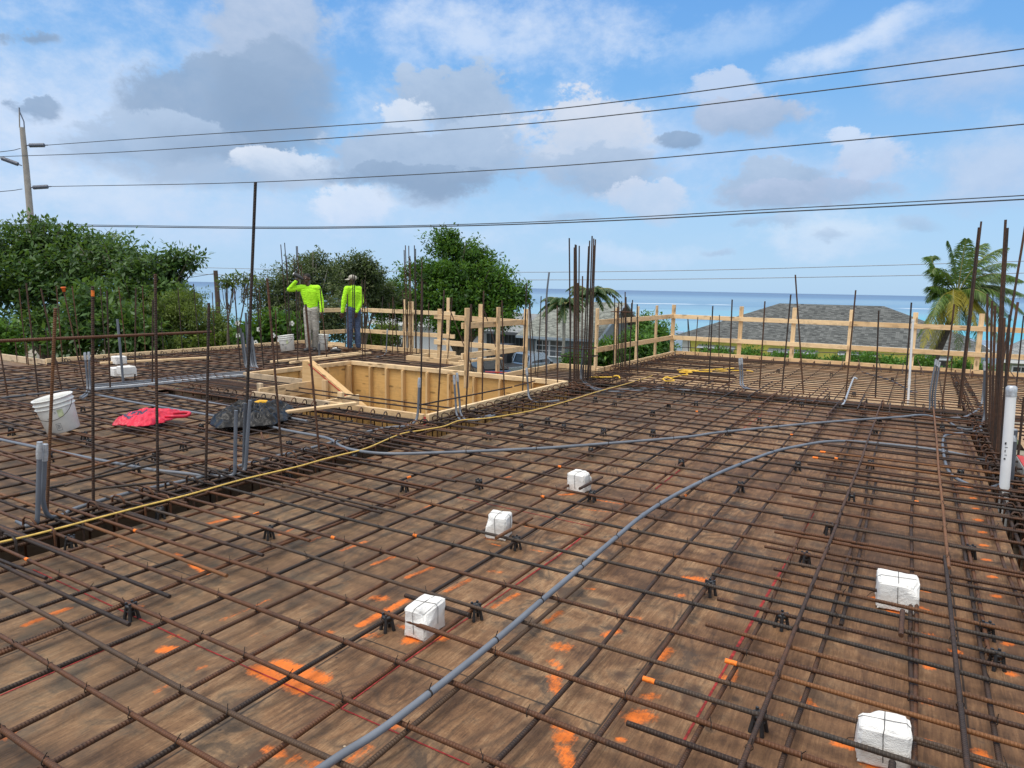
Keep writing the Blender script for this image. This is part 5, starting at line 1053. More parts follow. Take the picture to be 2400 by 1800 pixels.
def fuse(name, parts, vox, smooth=4):
    """one continuous surface grown round tapered limbs; parts: (p, rp, q, rq, flat) or ('e', c, (rx, ry, rz))"""
    mb = MB()
    for q in parts:
        if q[0] == 'e':
            c, r = Vector(q[1]), q[2]; prof = []
            bm = bmesh.new(); bmesh.ops.create_icosphere(bm, subdivisions=3, radius=1.0); bm.verts.index_update()
            mb.add([Vector((v.co.x * r[0], v.co.y * r[1], v.co.z * r[2])) + c for v in bm.verts], [[v.index for v in f.verts] for f in bm.faces]); bm.free()
        else:
            p, rp, w, rq = Vector(q[0]), q[1], Vector(q[2]), q[3]; fl = q[4] if len(q) > 4 else 1.0
            d_ = w - p; L = d_.length; t = d_.normalized(); pts, rs = [], []
            for i in range(5): a = PI / 2 * (1 - i / 4) ; pts.append(p - t * rp * math.sin(a)); rs.append(max(.0008, rp * math.cos(a)))
            for i in range(5): a = PI / 2 * i / 4; pts.append(w + t * rq * math.sin(a)); rs.append(max(.0008, rq * math.cos(a)))
            s0 = len(mb.v); mb.tube(pts, rs, 14)
            if fl != 1.0:
                m_ = (p + w) / 2
                for i in range(s0, len(mb.v)): v = mb.v[i]; mb.v[i] = (v[0], m_.y + (v[1] - m_.y) * fl, v[2])
    me = mb.mesh(name); tmp = bpy.data.objects.new('tmp', me); C.objects.link(tmp)
    r_ = tmp.modifiers.new('r', 'REMESH'); r_.mode = 'VOXEL'; r_.voxel_size = vox; r_.use_smooth_shade = True
    s_ = tmp.modifiers.new('s', 'SMOOTH'); s_.iterations = smooth; s_.factor = .5
    dg = bpy.context.evaluated_depsgraph_get(); out = bpy.data.meshes.new_from_object(tmp.evaluated_get(dg)); bpy.data.objects.remove(tmp); bpy.data.meshes.remove(me)
    out.name = name; out.polygons.foreach_set('use_smooth', [True] * len(out.polygons)); return out
def hand(w, d_, side, curl=.5):
    """palm, four unequal bent fingers and a thumb; w wrist, d_ direction of the hand, side = direction of the thumb"""
    w, d_, side = Vector(w), Vector(d_).normalized(), Vector(side).normalized(); n_ = d_.cross(side).normalized(); out = []
    k_ = w + d_ * .09; out.append((w, .026, w + d_ * .045, .032)); 
    for i, L in enumerate((.072, .080, .075, .058)):
        o_ = side * (.030 - .020 * i); b0 = w + d_ * .03 + o_ * .8; b1 = w + d_ * .092 + o_
        d1 = (d_ + n_ * curl * .5).normalized(); d2 = (d_ * (1 - curl * .6) + n_ * curl * 1.1).normalized(); p2 = b1 + d1 * L * .5; p3 = p2 + d2 * L * .5
        out += [(b0, .013, b1, .0115), (b1, .0108, p2, .0098), (p2, .0096, p3, .0080)]
    t0 = w + d_ * .025 + side * .022; t1 = t0 + (side * .8 + d_ * .6).normalized() * .042; t2 = t1 + (d_ + side * .15 + n_ * .3).normalized() * .034
    out += [(t0, .015, t1, .0125), (t1, .012, t2, .0095)]
    return out
def person(pos, turn, P, label, shirt, pants, shoe_m, cap):
    root_mesh = []
    hd, nk = Vector(P['head']), Vector(P['neck']); face = Vector(P['face']).normalized(); fr = Vector((-face.y, face.x, 0)).normalized()
    B = [('e', hd + Vector((0, 0, .02)), (.078, .086, .098)), ('e', hd - Vector((0, 0, .05)) + face * .018, (.058, .064, .062)), (nk - Vector((0, 0, .05)), .062, hd - Vector((0, 0, .07)), .056),
         (hd + face * .082 + Vector((0, 0, .008)), .010, hd + face * .100 - Vector((0, 0, .022)), .015), (hd + face * .072 - Vector((0, 0, .062)) - fr * .018, .011, hd + face * .072 - Vector((0, 0, .062)) + fr * .018, .011), (hd + face * .068 - Vector((0, 0, .098)), .022, hd + face * .05 - Vector((0, 0, .09)), .03),
         (hd + face * .074 + Vector((0, 0, .035)) - fr * .045, .012, hd + face * .074 + Vector((0, 0, .035)) + fr * .045, .012)]
    for s in (-1, 1): B.append(('e', hd + fr * .084 * s - Vector((0, 0, .004)), (.016, .020, .032)))
    ls, rs, hp = Vector(P['ls']), Vector(P['rs']), Vector(P['hip'])
    B += [(ls, .05, rs, .05), ((ls + rs) / 2 - Vector((0, 0, .1)), .085, hp, .085, .75), (ls, .055, P['le'], .042), (P['le'], .042, P['lw'], .028), (rs, .055, P['re'], .042), (P['re'], .042, P['rw'], .028)]
    for a in 'lr': B += [(Vector(P[a + 'h']), .075, P[a + 'k'], .055), (P[a + 'k'], .05, P[a + 'a'], .036)]
    B += hand(*P['lhand']) + hand(*P['rhand'])
    body = fuse('person', B, .0065, 3)
    o = link('person', body, None, SKIN); o.matrix_basis = Matrix.Translation(pos) @ Matrix.Rotation(turn, 4, 'Z'); tag(o, label, 'person')
    ctr = (ls + rs) / 2
    T = [(ls, .075, rs, .075), (ls * .75 + rs * .25 - Vector((0, 0, .09)), .115, hp + (ls - rs).normalized() * .05 + Vector((0, 0, .10)), .105, .80), (rs * .75 + ls * .25 - Vector((0, 0, .09)), .115, hp - (ls - rs).normalized() * .05 + Vector((0, 0, .10)), .105, .80), (ctr - Vector((0, 0, .1)), .125, hp + Vector((0, 0, .08)), .115, .85), (ctr + Vector((0, 0, .045)), .066, nk - Vector((0, 0, .03)), .060),
         (hp + (ls - rs).normalized() * .085 + Vector((0, 0, -.01)), .092, hp - (ls - rs).normalized() * .085 + Vector((0, 0, -.01)), .092, .95),
         (ls, .080, P['le'], .060), (P['le'], .060, P['lw'], .042), (rs, .080, P['re'], .060), (P['re'], .060, P['rw'], .042)]
    link('shirt', fuse('shirt', T, .011, 4), o, shirt)
    G = [(Vector(P['lh']) + Vector((0, 0, .05)), .105, Vector(P['rh']) + Vector((0, 0, .05)), .105, .95)]
    for a in 'lr': G += [(P[a + 'h'], .102, P[a + 'k'], .078), (P[a + 'k'], .076, Vector(P[a + 'a']) + Vector((0, 0, .03)), .066)]
    link('trousers', fuse('trousers', G, .011, 4), o, pants)
    for a in 'lr':
        an, toe = Vector(P[a + 'a']), Vector(P[a + 't']); toe.z = .045; an0 = Vector((an.x, an.y, .05))
        link('boot' if cap else 'shoe', fuse('shoe', [(an0 - (toe - an0) * .22, .045, toe, .044), (an0, .048, an + Vector((0, 0, .04)), .052)], .009, 3), o, shoe_m)
    H = [('e', hd + Vector((0, 0, .045)) - face * .012, (.083, .090, .080)), ('e', hd + Vector((0, 0, .02)) - face * .03, (.080, .074, .085))]
    if cap:
        H = [('e', hd + Vector((0, 0, .062)) - face * .006, (.092, .100, .066)), ('e', hd + Vector((0, 0, .05)) - face * .03, (.090, .088, .062))]
        hm = fuse('cap', H, .009, 3); q = link('cap', hm, o, CAPM)
        mb = MB(); n = 9; vs = []
        for r_, zz in ((.07, .052), (.175, .028)):
            for i in range(n): a = -1.05 + 2.1 * i / (n - 1); vs.append(hd + (face * math.cos(a) + fr * math.sin(a) * (.95 if r_ < .1 else .62)) * r_ + Vector((0, 0, zz - .01 * abs(a))))
        m2 = len(vs); vs += [v - Vector((0, 0, .008)) for v in vs]
        fs = [(i, i + 1, n + i + 1, n + i) for i in range(n - 1)]; fs += [tuple(m2 + j for j in f[::-1]) for f in fs] + [(n + i, n + i + 1, m2 + n + i + 1, m2 + n + i) for i in range(n - 1)]
        mb.add(vs, fs, 0, True); mb.build('cap_brim', CAPM, q)
    else: link('hair', fuse('hair', H, .008, 2), o, HAIR)
    for s in (-1, 1):
        mb = MB(); c = hd + face * .078 + fr * .031 * s + Vector((0, 0, .016)); bm = bmesh.new(); bmesh.ops.create_icosphere(bm, subdivisions=2, radius=.011); bm.verts.index_update()
        mb.add([v.co + c for v in bm.verts], [[v.index for v in f.verts] for f in bm.faces], 0, True); bm.free(); q = mb.build('eye', EYE_W, o)
        bm = bmesh.new(); bmesh.ops.create_icosphere(bm, subdivisions=1, radius=.0065); bm.verts.index_update(); mb = MB(); mb.add([v.co + c + face * .0075 for v in bm.verts], [[v.index for v in f.verts] for f in bm.faces]); bm.free(); mb.build('pupil', HAIR, q)
    return o
TURN = math.atan2(SIDE.y, SIDE.x)          # local X = to the viewer's right, local -Y = towards the viewer
pA = gp(728, 823, .085)
man = person(pA, TURN, dict(head=(-.045, -.02, 1.69), neck=(.0, .0, 1.555), face=(-.42, -.88, -.12), rs=(-.185, .0, 1.475), ls=(.19, .0, 1.475), re=(-.455, -.03, 1.435), rw=(-.275, -.10, 1.625), le=(.275, .01, 1.19), lw=(.30, -.05, .945),
    hip=(.035, .0, .98), lh=(.12, 0, .92), rh=(-.05, 0, .92), lk=(.125, .02, .50), la=(.06, .12, .08), lt=(.10, -.02, 0), rk=(-.035, -.05, .50), ra=(-.035, -.02, .08), rt=(-.06, -.19, 0),
    lhand=((.30, -.05, .94), (.05, -.12, -1), (-.35, -.9, 0), .5), rhand=((-.27, -.10, 1.63), (.30, -.15, .75), (.5, -.8, 0), .85)),
    'man in a lime long sleeved shirt and grey trousers raising one arm to his head', HIVIS, GREY_PANTS, DARKSHOE, False)
# the dark object he holds up beside his head
cm = empty('hand_camera', pA + SIDE * -.20 + Vector((0, 0, 1.73)), 'black hand held device the man in grey trousers raises beside his head', 'device')
cm.rotation_euler = (0, 0, TURN)
mb = MB(); mb.tube([(-.11, -.12, .06), (-.03, -.12, .02), (.06, -.12, -.03), (.10, -.12, -.06)], [.045, .050, .040, .03], 14); mb.build('device_body', BLACK_PL, cm)
mb = MB(); mb.tube([(-.125, -.12, .067), (-.105, -.12, .057)], [.036, .046], 14); mb.build('lens', TAPE, cm)
pB = gp(829, 822, .10)
person(pB, TURN, dict(head=(-.015, -.01, 1.665), neck=(.015, .02, 1.53), face=(-.93, -.36, -.10), rs=(-.10, -.14, 1.455), ls=(.12, .10, 1.455), re=(-.175, -.17, 1.18), rw=(-.205, -.20, .93), le=(.185, .06, 1.17), lw=(.095, -.06, .93),
    hip=(.01, .0, .97), lh=(.07, .06, .92), rh=(-.05, -.06, .92), lk=(.075, .05, .50), la=(.10, .06, .08), lt=(-.02, .0, 0), rk=(-.07, -.08, .50), ra=(-.09, -.05, .08), rt=(-.22, -.10, 0),
    lhand=((.095, -.06, .93), (-.22, -.1, -1), (-.9, -.3, 0), .6), rhand=((-.205, -.20, .93), (-.05, -.05, -1), (-.8, -.5, 0), .5)),
    'man in a lime long sleeved shirt, jeans and a khaki cap facing left', HIVIS, JEANS, BOOT, True)
# ------------------------------------------------------------------ land, sea
GZ, SEA = -4.2, -9.0
def mat_ground():
    m, k = material('sandy_ground'); n = k.noise(k.obj, .35, 6, .6).outputs[0]; n2 = k.noise(k.obj, 6, 5, .6).outputs[0]
    finish(k, k.mix(k.smooth(n, .42, .6), k.mix(n2, (.20, .17, .13, 1), (.34, .30, .24, 1)), k.mix(n2, (.03, .05, .015, 1), (.07, .10, .03, 1))), .9, k.bump(n2, .5, .05)); return m
mb = MB(); NA_, NB_ = 24, 30
for j in range(NB_ + 1):
    for i in range(NA_ + 1):
        a, b = -60 + 190 * j / NB_, -140 + 300 * i / NA_
        z = GZ + .06 * mnoise.noise(Vector((a * .2, b * .2, 0))) - max(0, a - 62) * .11
        mb.v.append(tuple(world(a, b, z)))
for j in range(NB_):
    for i in range(NA_): q = j * (NA_ + 1) + i; mb.f.append([q, q + 1, q + NA_ + 2, q + NA_ + 1]); mb.mi.append(0); mb.sm.append(True)
structure('ground', mb.mesh('ground'), mat_ground())
def mat_sea():
    m, k = material('sea_water'); geo = k.n('ShaderNodeNewGeometry').outputs['Position']
    cmb = lambda v: k.n('ShaderNodeVectorMath', {0: geo, 1: v}, operation='DOT_PRODUCT').outputs['Value']
    a = cmb(tuple(HEAD)); b = cmb(tuple(SIDE))
    uvv = k.n('ShaderNodeCombineXYZ', {0: a, 1: b}).outputs[0]
    warp = k.noise(k.mapping(uvv, (.006, .0016, 1)), 1.0, 4, .55).outputs[0]
    dist = k.m('MULTIPLY', a, k.m('MULTIPLY_ADD', k.m('SUBTRACT', warp, .5), 1.0, 1.0))
    t = k.m('DIVIDE', k.m('LOGARITHM', k.m('MAXIMUM', dist, 60.0), 10.0), 4.0)
    col = k.ramp(t, [(.50, (.095, .36, .46)), (.575, (.17, .36, .46)), (.63, (.20, .36, .47)), (.685, (.13, .25, .38)), (.76, (.17, .29, .41)), (.82, (.085, .165, .29)), (1.0, (.060, .120, .235))])
    # shallow sand showing at the right, darker reef patches
    tur = k.m('MULTIPLY', k.smooth(b, 60, 150), k.smooth(dist, 420, 250)); col = k.mix(k.m('MULTIPLY', tur, .75), col, (.035, .37, .48, 1))
    reef = k.smooth(k.noise(k.mapping(uvv, (.012, .004, 1), (3, 8, 0)), 1.0, 5, .6).outputs[0], .54, .66)
    col = k.mix(k.m('MULTIPLY', k.m('MULTIPLY', reef, k.smooth(dist, 900, 400)), .45), col, (.012, .11, .24, 1))
    pale = k.smooth(k.noise(k.mapping(uvv, (.0035, .0005, 1), (1, 2, 0)), 1.0, 4, .6).outputs[0], .52, .66)
    col = k.mix(k.m('MULTIPLY', pale, .35), col, (.07, .24, .45, 1))
    # lines of breaking surf on the reef
    sur = k.m('ABSOLUTE', k.m('SUBTRACT', a, k.m('MULTIPLY_ADD', k.noise(k.mapping(uvv, (0, .010, 1)), 1.0, 3, .5).outputs[0], 60.0, 545.0)))
    brk = k.m('MULTIPLY', k.smooth(sur, 13, 3), k.smooth(k.noise(k.mapping(uvv, (.004, .0085, 1), (5, 1.4, 0)), 1.0, 3, .5).outputs[0], .50, .55))
    col = k.mix(brk, col, (.78, .82, .85, 1))
    w = k.noise(k.mapping(uvv, (.9, .35, 1)), 1.0, 5, .6).outputs[0]
    finish(k, col, .35, k.bump(w, .35, .3), spec=.25); return m
mb = MB(); rows = [95, 140, 220, 400, 900, 2500, 9000, 40000]
for a in rows:
    for f in (-1.6, -.8, 0, .8, 1.6): mb.v.append(tuple(world(a, f * (a + 60), SEA)))
for j in range(len(rows) - 1):
    for i in range(4): q = j * 5 + i; mb.f.append([q, q + 1, q + 6, q + 5]); mb.mi.append(0); mb.sm.append(False)
structure('sea', mb.mesh('sea'), mat_sea())
# the storey below the deck
mb = MB(); mb.box((-7, 5.0, -2.4), (.3, 10, 3.4)); mb.box((-1.5, 5, -2.4), (.3, 12, 3.4)); tag(mb.build('supporting_wall', CONC), 'raw concrete walls carrying the deck from below', 'wall')

# ------------------------------------------------------------------ foliage
def mat_leaf(name, dark, mid, light, transl=.35, rough=.5):
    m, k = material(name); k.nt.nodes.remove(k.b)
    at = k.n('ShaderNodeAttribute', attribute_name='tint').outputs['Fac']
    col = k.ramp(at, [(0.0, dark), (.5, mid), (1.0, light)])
    dif = k.n('ShaderNodeBsdfPrincipled', {'Base Color': col, 'Roughness': rough}); dif.inputs['Specular IOR Level'].default_value = .35
    tr = k.n('ShaderNodeBsdfTranslucent', {'Color': k.mix(.5, col, (.20, .32, .03, 1))}); mx = k.n('ShaderNodeMixShader', {0: transl, 1: dif.outputs[0], 2: tr.outputs[0]})
    k.nt.links.new(mx.outputs[0], k.out.inputs[0]); return m
BARK = plain('grey_bark', (.12, .10, .08), .9, var=.35, sc=9, bump=.6)
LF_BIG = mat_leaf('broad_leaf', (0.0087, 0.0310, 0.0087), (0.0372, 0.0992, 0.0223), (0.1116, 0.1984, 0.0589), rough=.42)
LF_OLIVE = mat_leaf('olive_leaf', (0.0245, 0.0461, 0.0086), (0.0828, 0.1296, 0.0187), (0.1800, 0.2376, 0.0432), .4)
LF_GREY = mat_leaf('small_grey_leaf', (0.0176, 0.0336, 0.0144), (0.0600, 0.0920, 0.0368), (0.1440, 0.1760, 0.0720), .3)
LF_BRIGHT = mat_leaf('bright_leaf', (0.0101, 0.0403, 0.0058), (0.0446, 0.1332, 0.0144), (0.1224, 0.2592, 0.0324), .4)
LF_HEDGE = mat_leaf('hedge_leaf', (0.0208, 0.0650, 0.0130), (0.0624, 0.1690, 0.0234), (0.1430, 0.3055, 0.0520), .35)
def leaves(blobs, n_twig, per, size, seed, aspect=.42, droop=.25, spread=1.0, shell=.55, tint_bias=0.0, flat=1.0):
    """leaf sprays scattered through the crown's volume; blobs: (centre, (ra, rb, rz)) with ra across, rb in depth"""
    g = np.random.default_rng(seed); vol = np.array([b[1][0] * b[1][1] * b[1][2] for b in blobs]) ** .75; vol /= vol.sum()
    which = g.choice(len(blobs), n_twig, p=vol); c = np.array([tuple(b[0]) for b in blobs])[which]; rad = np.array([b[1] for b in blobs])[which]
    dv = g.normal(size=(n_twig, 3)); dv /= np.linalg.norm(dv, axis=1)[:, None]; rr = shell + (1 - shell) * g.random(n_twig) ** .7; rr = np.where(g.random(n_twig) < .22, g.random(n_twig) ** .5 * shell + .1, rr)
    bump_ = 1 + .30 * np.sin(dv[:, 0] * 5 + which * 1.7) * np.cos(dv[:, 1] * 4.3 + which) + .12 * np.sin(dv[:, 2] * 9 + which * 2.1) + .15 * g.normal(size=n_twig)
    loc = dv * (rr * bump_)[:, None] * rad
    S_, H_ = np.array(SIDE), np.array(HEAD); up = np.array([0, 0, 1.])
    tw = c + loc[:, :1] * S_ + loc[:, 1:2] * H_ + loc[:, 2:3] * up
    out = dv[:, :1] * S_ + dv[:, 1:2] * H_ + dv[:, 2:3] * up
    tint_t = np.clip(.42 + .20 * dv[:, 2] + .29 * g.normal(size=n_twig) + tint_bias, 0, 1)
    N = n_twig * per; idx = np.repeat(np.arange(n_twig), per)
    d_ = out[idx] * .55 + g.normal(size=(N, 3)) * .75 * spread; d_[:, 2] -= droop; d_ /= np.linalg.norm(d_, axis=1)[:, None]
    p0 = tw[idx] + d_ * size * .15 + g.normal(size=(N, 3)) * size * .55
    nrm = up[None] * .9 * flat + out[idx] * .5 + g.normal(size=(N, 3)) * .5; s_ = np.cross(d_, nrm); s_ /= np.linalg.norm(s_, axis=1)[:, None] + 1e-9
    L = size * (.7 + .6 * g.random(N))[:, None]; Wd = L * aspect * .5; nn = np.cross(s_, d_)
    mid = p0 + d_ * L * .5 + nn * L * .06
    V = np.stack([p0, mid + s_ * Wd - nn * L * .05, p0 + d_ * L - nn * L * .07, mid - s_ * Wd - nn * L * .05], 1).reshape(-1, 3)
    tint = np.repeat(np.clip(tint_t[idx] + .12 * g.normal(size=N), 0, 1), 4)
    return V, tint
def leaf_object(name, V, tint, mat, parent):
    n = len(V) // 4; me = bpy.data.meshes.new(name); me.vertices.add(4 * n); me.vertices.foreach_set('co', V.astype(np.float32).ravel())
    me.loops.add(4 * n); me.loops.foreach_set('vertex_index', np.arange(4 * n, dtype=np.int32)); me.polygons.add(n); me.polygons.foreach_set('loop_start', np.arange(n, dtype=np.int32) * 4)
    me.update(calc_edges=True); at = me.attributes.new('tint', 'FLOAT', 'POINT'); at.data.foreach_set('value', tint.astype(np.float32))
    o = link(name, me, parent, mat)
    if parent is not None: o.matrix_basis = chain(parent).inverted()
    return o
def B_(px, py, dep, rx, ry, rd=None):
    s = dep / FPX; return (dp(px, py, dep), (rx * s, (rd or (rx + ry) / 2) * s, ry * s))
def tree(name, label, base, blobs, mat, n_twig, per, size, seed, trunk_r=.14, bark=BARK, group=None, cat='tree', crown='crown', **kw):
    base = Vector(base); root = empty(name, base, label, cat, group); r_ = random.Random(seed)
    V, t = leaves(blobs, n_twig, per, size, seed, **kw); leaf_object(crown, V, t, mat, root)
    mb = MB(); ctr = sum((b[0] for b in blobs), Vector()) / len(blobs); fork = base.lerp(ctr, .45) + Vector((r_.uniform(-.2, .2), r_.uniform(-.2, .2), 0))
    mb.tube(smooth_path([base, base.lerp(fork, .5) + Vector((r_.uniform(-.15, .15), r_.uniform(-.15, .15), 0)), fork], 5), [trunk_r * (1 - .03 * i) for i in range(11)], 8)
    for c, rad in blobs:
        m_ = fork.lerp(c, .5) + Vector((r_.uniform(-.3, .3), r_.uniform(-.3, .3), r_.uniform(-.1, .3)))
        pth = smooth_path([fork, m_, c], 5); mb.tube(pth, [trunk_r * .6 * (1 - i / len(pth)) + .012 for i in range(len(pth))], 6)
        for _ in range(5):
            e = c + Vector((r_.uniform(-1, 1) * rad[0], r_.uniform(-1, 1) * rad[0], r_.uniform(-.3, 1) * rad[2])) * .9; q = smooth_path([m_.lerp(c, r_.uniform(.3, 1)), (m_ + e) / 2 + Vector((0, 0, .1)), e], 4); mb.tube(q, [trunk_r * .22 * (1 - i / len(q)) + .006 for i in range(len(q))], 5)
    o = mb.build('trunk', bark, root); o.matrix_basis = chain(root).inverted(); return root
def onground(px, dep): p = dp(px, 700, dep); p.z = GZ; return p
tree('broadleaf_tree', 'tall dark broad leaved tree at the far left, below the utility pole', onground(90, 25), [B_(55, 575, 26, 75, 50), B_(135, 565, 26, 60, 44), B_(30, 660, 25, 85, 70), B_(150, 650, 25, 80, 75), B_(215, 595, 26, 62, 50), B_(90, 770, 24, 110, 44)], LF_BIG, 1650, 12, .21, 11, .2)
tree('broadleaf_tree', 'broad leaved tree whose long branch reaches right over the sea view', onground(330, 24), [B_(275, 610, 25, 70, 46), B_(340, 655, 24, 66, 52), B_(395, 620, 24, 48, 34), B_(440, 608, 24, 34, 18), B_(300, 720, 23.5, 80, 60), B_(375, 705, 23.5, 66, 52)], LF_BIG, 1450, 11, .19, 12, .16)
tree('broadleaf_tree', 'lower tree of large pale rosette leaves behind the left edge board', onground(240, 20.5), [B_(225, 730, 20.8, 62, 55), B_(290, 770, 20.5, 60, 45), B_(180, 790, 20.5, 60, 36), B_(330, 790, 20.4, 60, 34)], LF_BIG, 620, 12, .22, 13, .1, tint_bias=.14, droop=.05)
tree('olive_tree', 'yellowish fine leaved tree drooping left of the sea view', onground(450, 21.5), [B_(395, 740, 21.5, 60, 52), B_(455, 755, 21.5, 62, 50), B_(510, 770, 21.5, 46, 44), B_(445, 705, 22, 40, 30), B_(400, 810, 21, 90, 30)], LF_OLIVE, 2100, 12, .10, 14, .09, droop=.7, aspect=.28)
tree('shrub', 'small bright green shrub at the far left edge of the picture', onground(5, 18.5), [B_(0, 775, 18.5, 26, 22), B_(10, 815, 18.5, 36, 26)], LF_BRIGHT, 240, 10, .14, 15, .05, cat='shrub', tint_bias=.2)
tree('shrub', 'dull green shrub low behind the left edge board', onground(560, 21), [B_(480, 815, 21, 60, 30), B_(560, 800, 21, 50, 34)], LF_OLIVE, 620, 12, .12, 16, .05, cat='shrub')
tree('flowering_shrub', 'light green shrub with long leaves and white flowers left of the men', onground(640, 20), [B_(600, 785, 20.3, 40, 30), B_(650, 770, 20.4, 42, 34), B_(690, 790, 20.3, 36, 28)], LF_BRIGHT, 330, 11, .19, 17, .05, cat='shrub')
mb = MB(); r9 = random.Random(4)
for x, y in ((557, 757), (558, 787), (640, 786), (599, 803), (607, 772), (684, 758), (655, 800)):
    c = dp(x, y, 19.6)
    for a in range(5): an = a * 2 * PI / 5; q = SIDE * math.cos(an) * .045 + Vector((0, 0, math.sin(an) * .045)); mb.box(c + q, (.055, .02, .055))
fl_ = mb.build('blossom', BUCK, bpy.data.objects['flowering_shrub']); fl_.matrix_basis = chain(fl_.parent).inverted()
tree('bushy_tree', 'grey green bushy tree with twiggy top behind the man raising his arm', onground(690, 23), [B_(640, 690, 23, 56, 52), B_(700, 660, 23.5, 60, 52), B_(760, 660, 24, 52, 50), B_(660, 750, 22.5, 66, 50), B_(740, 750, 22.5, 66, 60), B_(735, 615, 24, 40, 28), B_(800, 740, 23, 44, 60)], LF_GREY, 3300, 12, .085, 18, .1, bark=plain('pale_bark', (.30, .28, .25), .85, var=.2, sc=12), aspect=.5, droop=.35)
tree('bushy_tree', 'dark rounded crown rising right above the man in the cap', onground(830, 26), [B_(842, 625, 26, 40, 30), B_(868, 645, 26, 34, 24), B_(800, 640, 26, 34, 30), B_(835, 680, 26, 50, 34), B_(890, 690, 27, 40, 30)], LF_GREY, 1250, 12, .13, 19, .1, tint_bias=-.05)
tree('bushy_tree', 'mid green scrub tree between the man in the cap and the big tree', onground(925, 33), [B_(930, 690, 33, 46, 34), B_(900, 715, 33, 46, 30), B_(965, 720, 33, 40, 40)], LF_BRIGHT, 700, 12, .16, 20, .1)
tree('almond_tree', 'big bright green layered tree standing behind the crossed guard rail', onground(1066, 31), [B_(1040, 560, 31, 34, 24), B_(1075, 590, 31, 62, 30), B_(1120, 610, 31, 46, 28), B_(985, 640, 31, 52, 28), B_(1060, 645, 30.5, 86, 34), B_(1150, 655, 30.5, 62, 36), B_(1020, 700, 30, 70, 38), B_(1110, 700, 30, 86, 40), B_(1190, 690, 30, 46, 34), B_(1222, 695, 30, 24, 24), B_(1070, 755, 29.5, 70, 30), B_(1170, 740, 29.5, 44, 30)], LF_BRIGHT, 2900, 12, .17, 21, .22, droop=.1, shell=.45)
tree('shrub', 'dense green bush beyond the angled guard rail, nearest the corner post', onground(1490, 24), [B_(1440, 845, 23.5, 40, 24), B_(1490, 820, 24, 50, 40), B_(1540, 800, 25, 34, 44), B_(1400, 860, 23, 40, 20)], LF_HEDGE, 1300, 12, .13, 22, .06, cat='shrub')
tree('tall_shrub', 'slim upright green shrub between two posts before the sea', onground(1508, 28), [B_(1512, 770, 28, 22, 34), B_(1530, 800, 28, 30, 30), B_(1490, 800, 28, 22, 30)], LF_HEDGE, 600, 12, .13, 23, .05, cat='shrub', tint_bias=-.1)
tree('bushy_tree', 'dull green tree low beyond the gable of the grey house', onground(1440, 60), [B_(1440, 745, 60, 34, 22), B_(1465, 765, 60, 24, 24)], LF_GREY, 420, 12, .26, 24, .12)
tree('shrub', 'leafy bush at the foot of the angled guard rail near the column cage', onground(1400, 22), [B_(1425, 820, 21.5, 20, 20), B_(1400, 850, 22, 34, 24)], LF_BRIGHT, 420, 12, .15, 25, .05, cat='shrub', tint_bias=-.08)
tree('shrub', 'small low bush beside the parked truck', onground(1330, 40), [B_(1333, 845, 40, 16, 16)], LF_BRIGHT, 120, 10, .16, 26, .04, cat='shrub')
tree('shrub', 'small shrub under the big tree near the pale house wall', onground(870, 30), [B_(870, 800, 28, 36, 28), B_(905, 785, 30, 26, 24)], LF_OLIVE, 420, 11, .15, 27, .05, cat='shrub')
tree('vine_sapling', 'thin bare sapling with a few leaves before the sea at left', onground(556, 19.5), [B_(548, 655, 19.5, 26, 12), B_(585, 650, 19.5, 24, 14), B_(530, 665, 19.5, 24, 10)], LF_OLIVE, 60, 8, .11, 28, .03)
# hedge before the yellow house: separate clumps
def hedge_clump(x0, x1, top, dep, label, seed):
    n = max(1, int((x1 - x0) / 45)); bl = [B_(x0 + (x1 - x0) * (i + .5) / n, top + 26 + 8 * (i % 2) + (x0 - 1640) * .0, dep, (x1 - x0) / n * .62, 26) for i in range(n)]
    tree('hedge', label, onground((x0 + x1) / 2, dep), bl, LF_HEDGE, 420 * n, 11, .11, seed, .03, cat='hedge', crown='foliage', droop=-.5, shell=.2, aspect=.5)
hedge_clump(1636, 1720, 818, 26, 'left stretch of green hedge below the first shutter of the yellow house', 31)
hedge_clump(1722, 1850, 821, 26, 'hedge stretch before the middle of the yellow house, left of the second shutter', 32)
hedge_clump(1852, 1985, 830, 26, 'hedge stretch before the yellow house under the second shutter', 33)
hedge_clump(1988, 2115, 829, 26, 'brighter taller hedge stretch left of the slim white pole', 34)
hedge_clump(2130, 2185, 838, 26, 'last hedge clump right of the slim white pole', 35)
hedge_clump(2232, 2272, 848, 26, 'small pointed shrub before the right end of the yellow house', 36)
hedge_clump(2286, 2322, 860, 26, 'lowest little shrub beside the bundle of bars', 37)

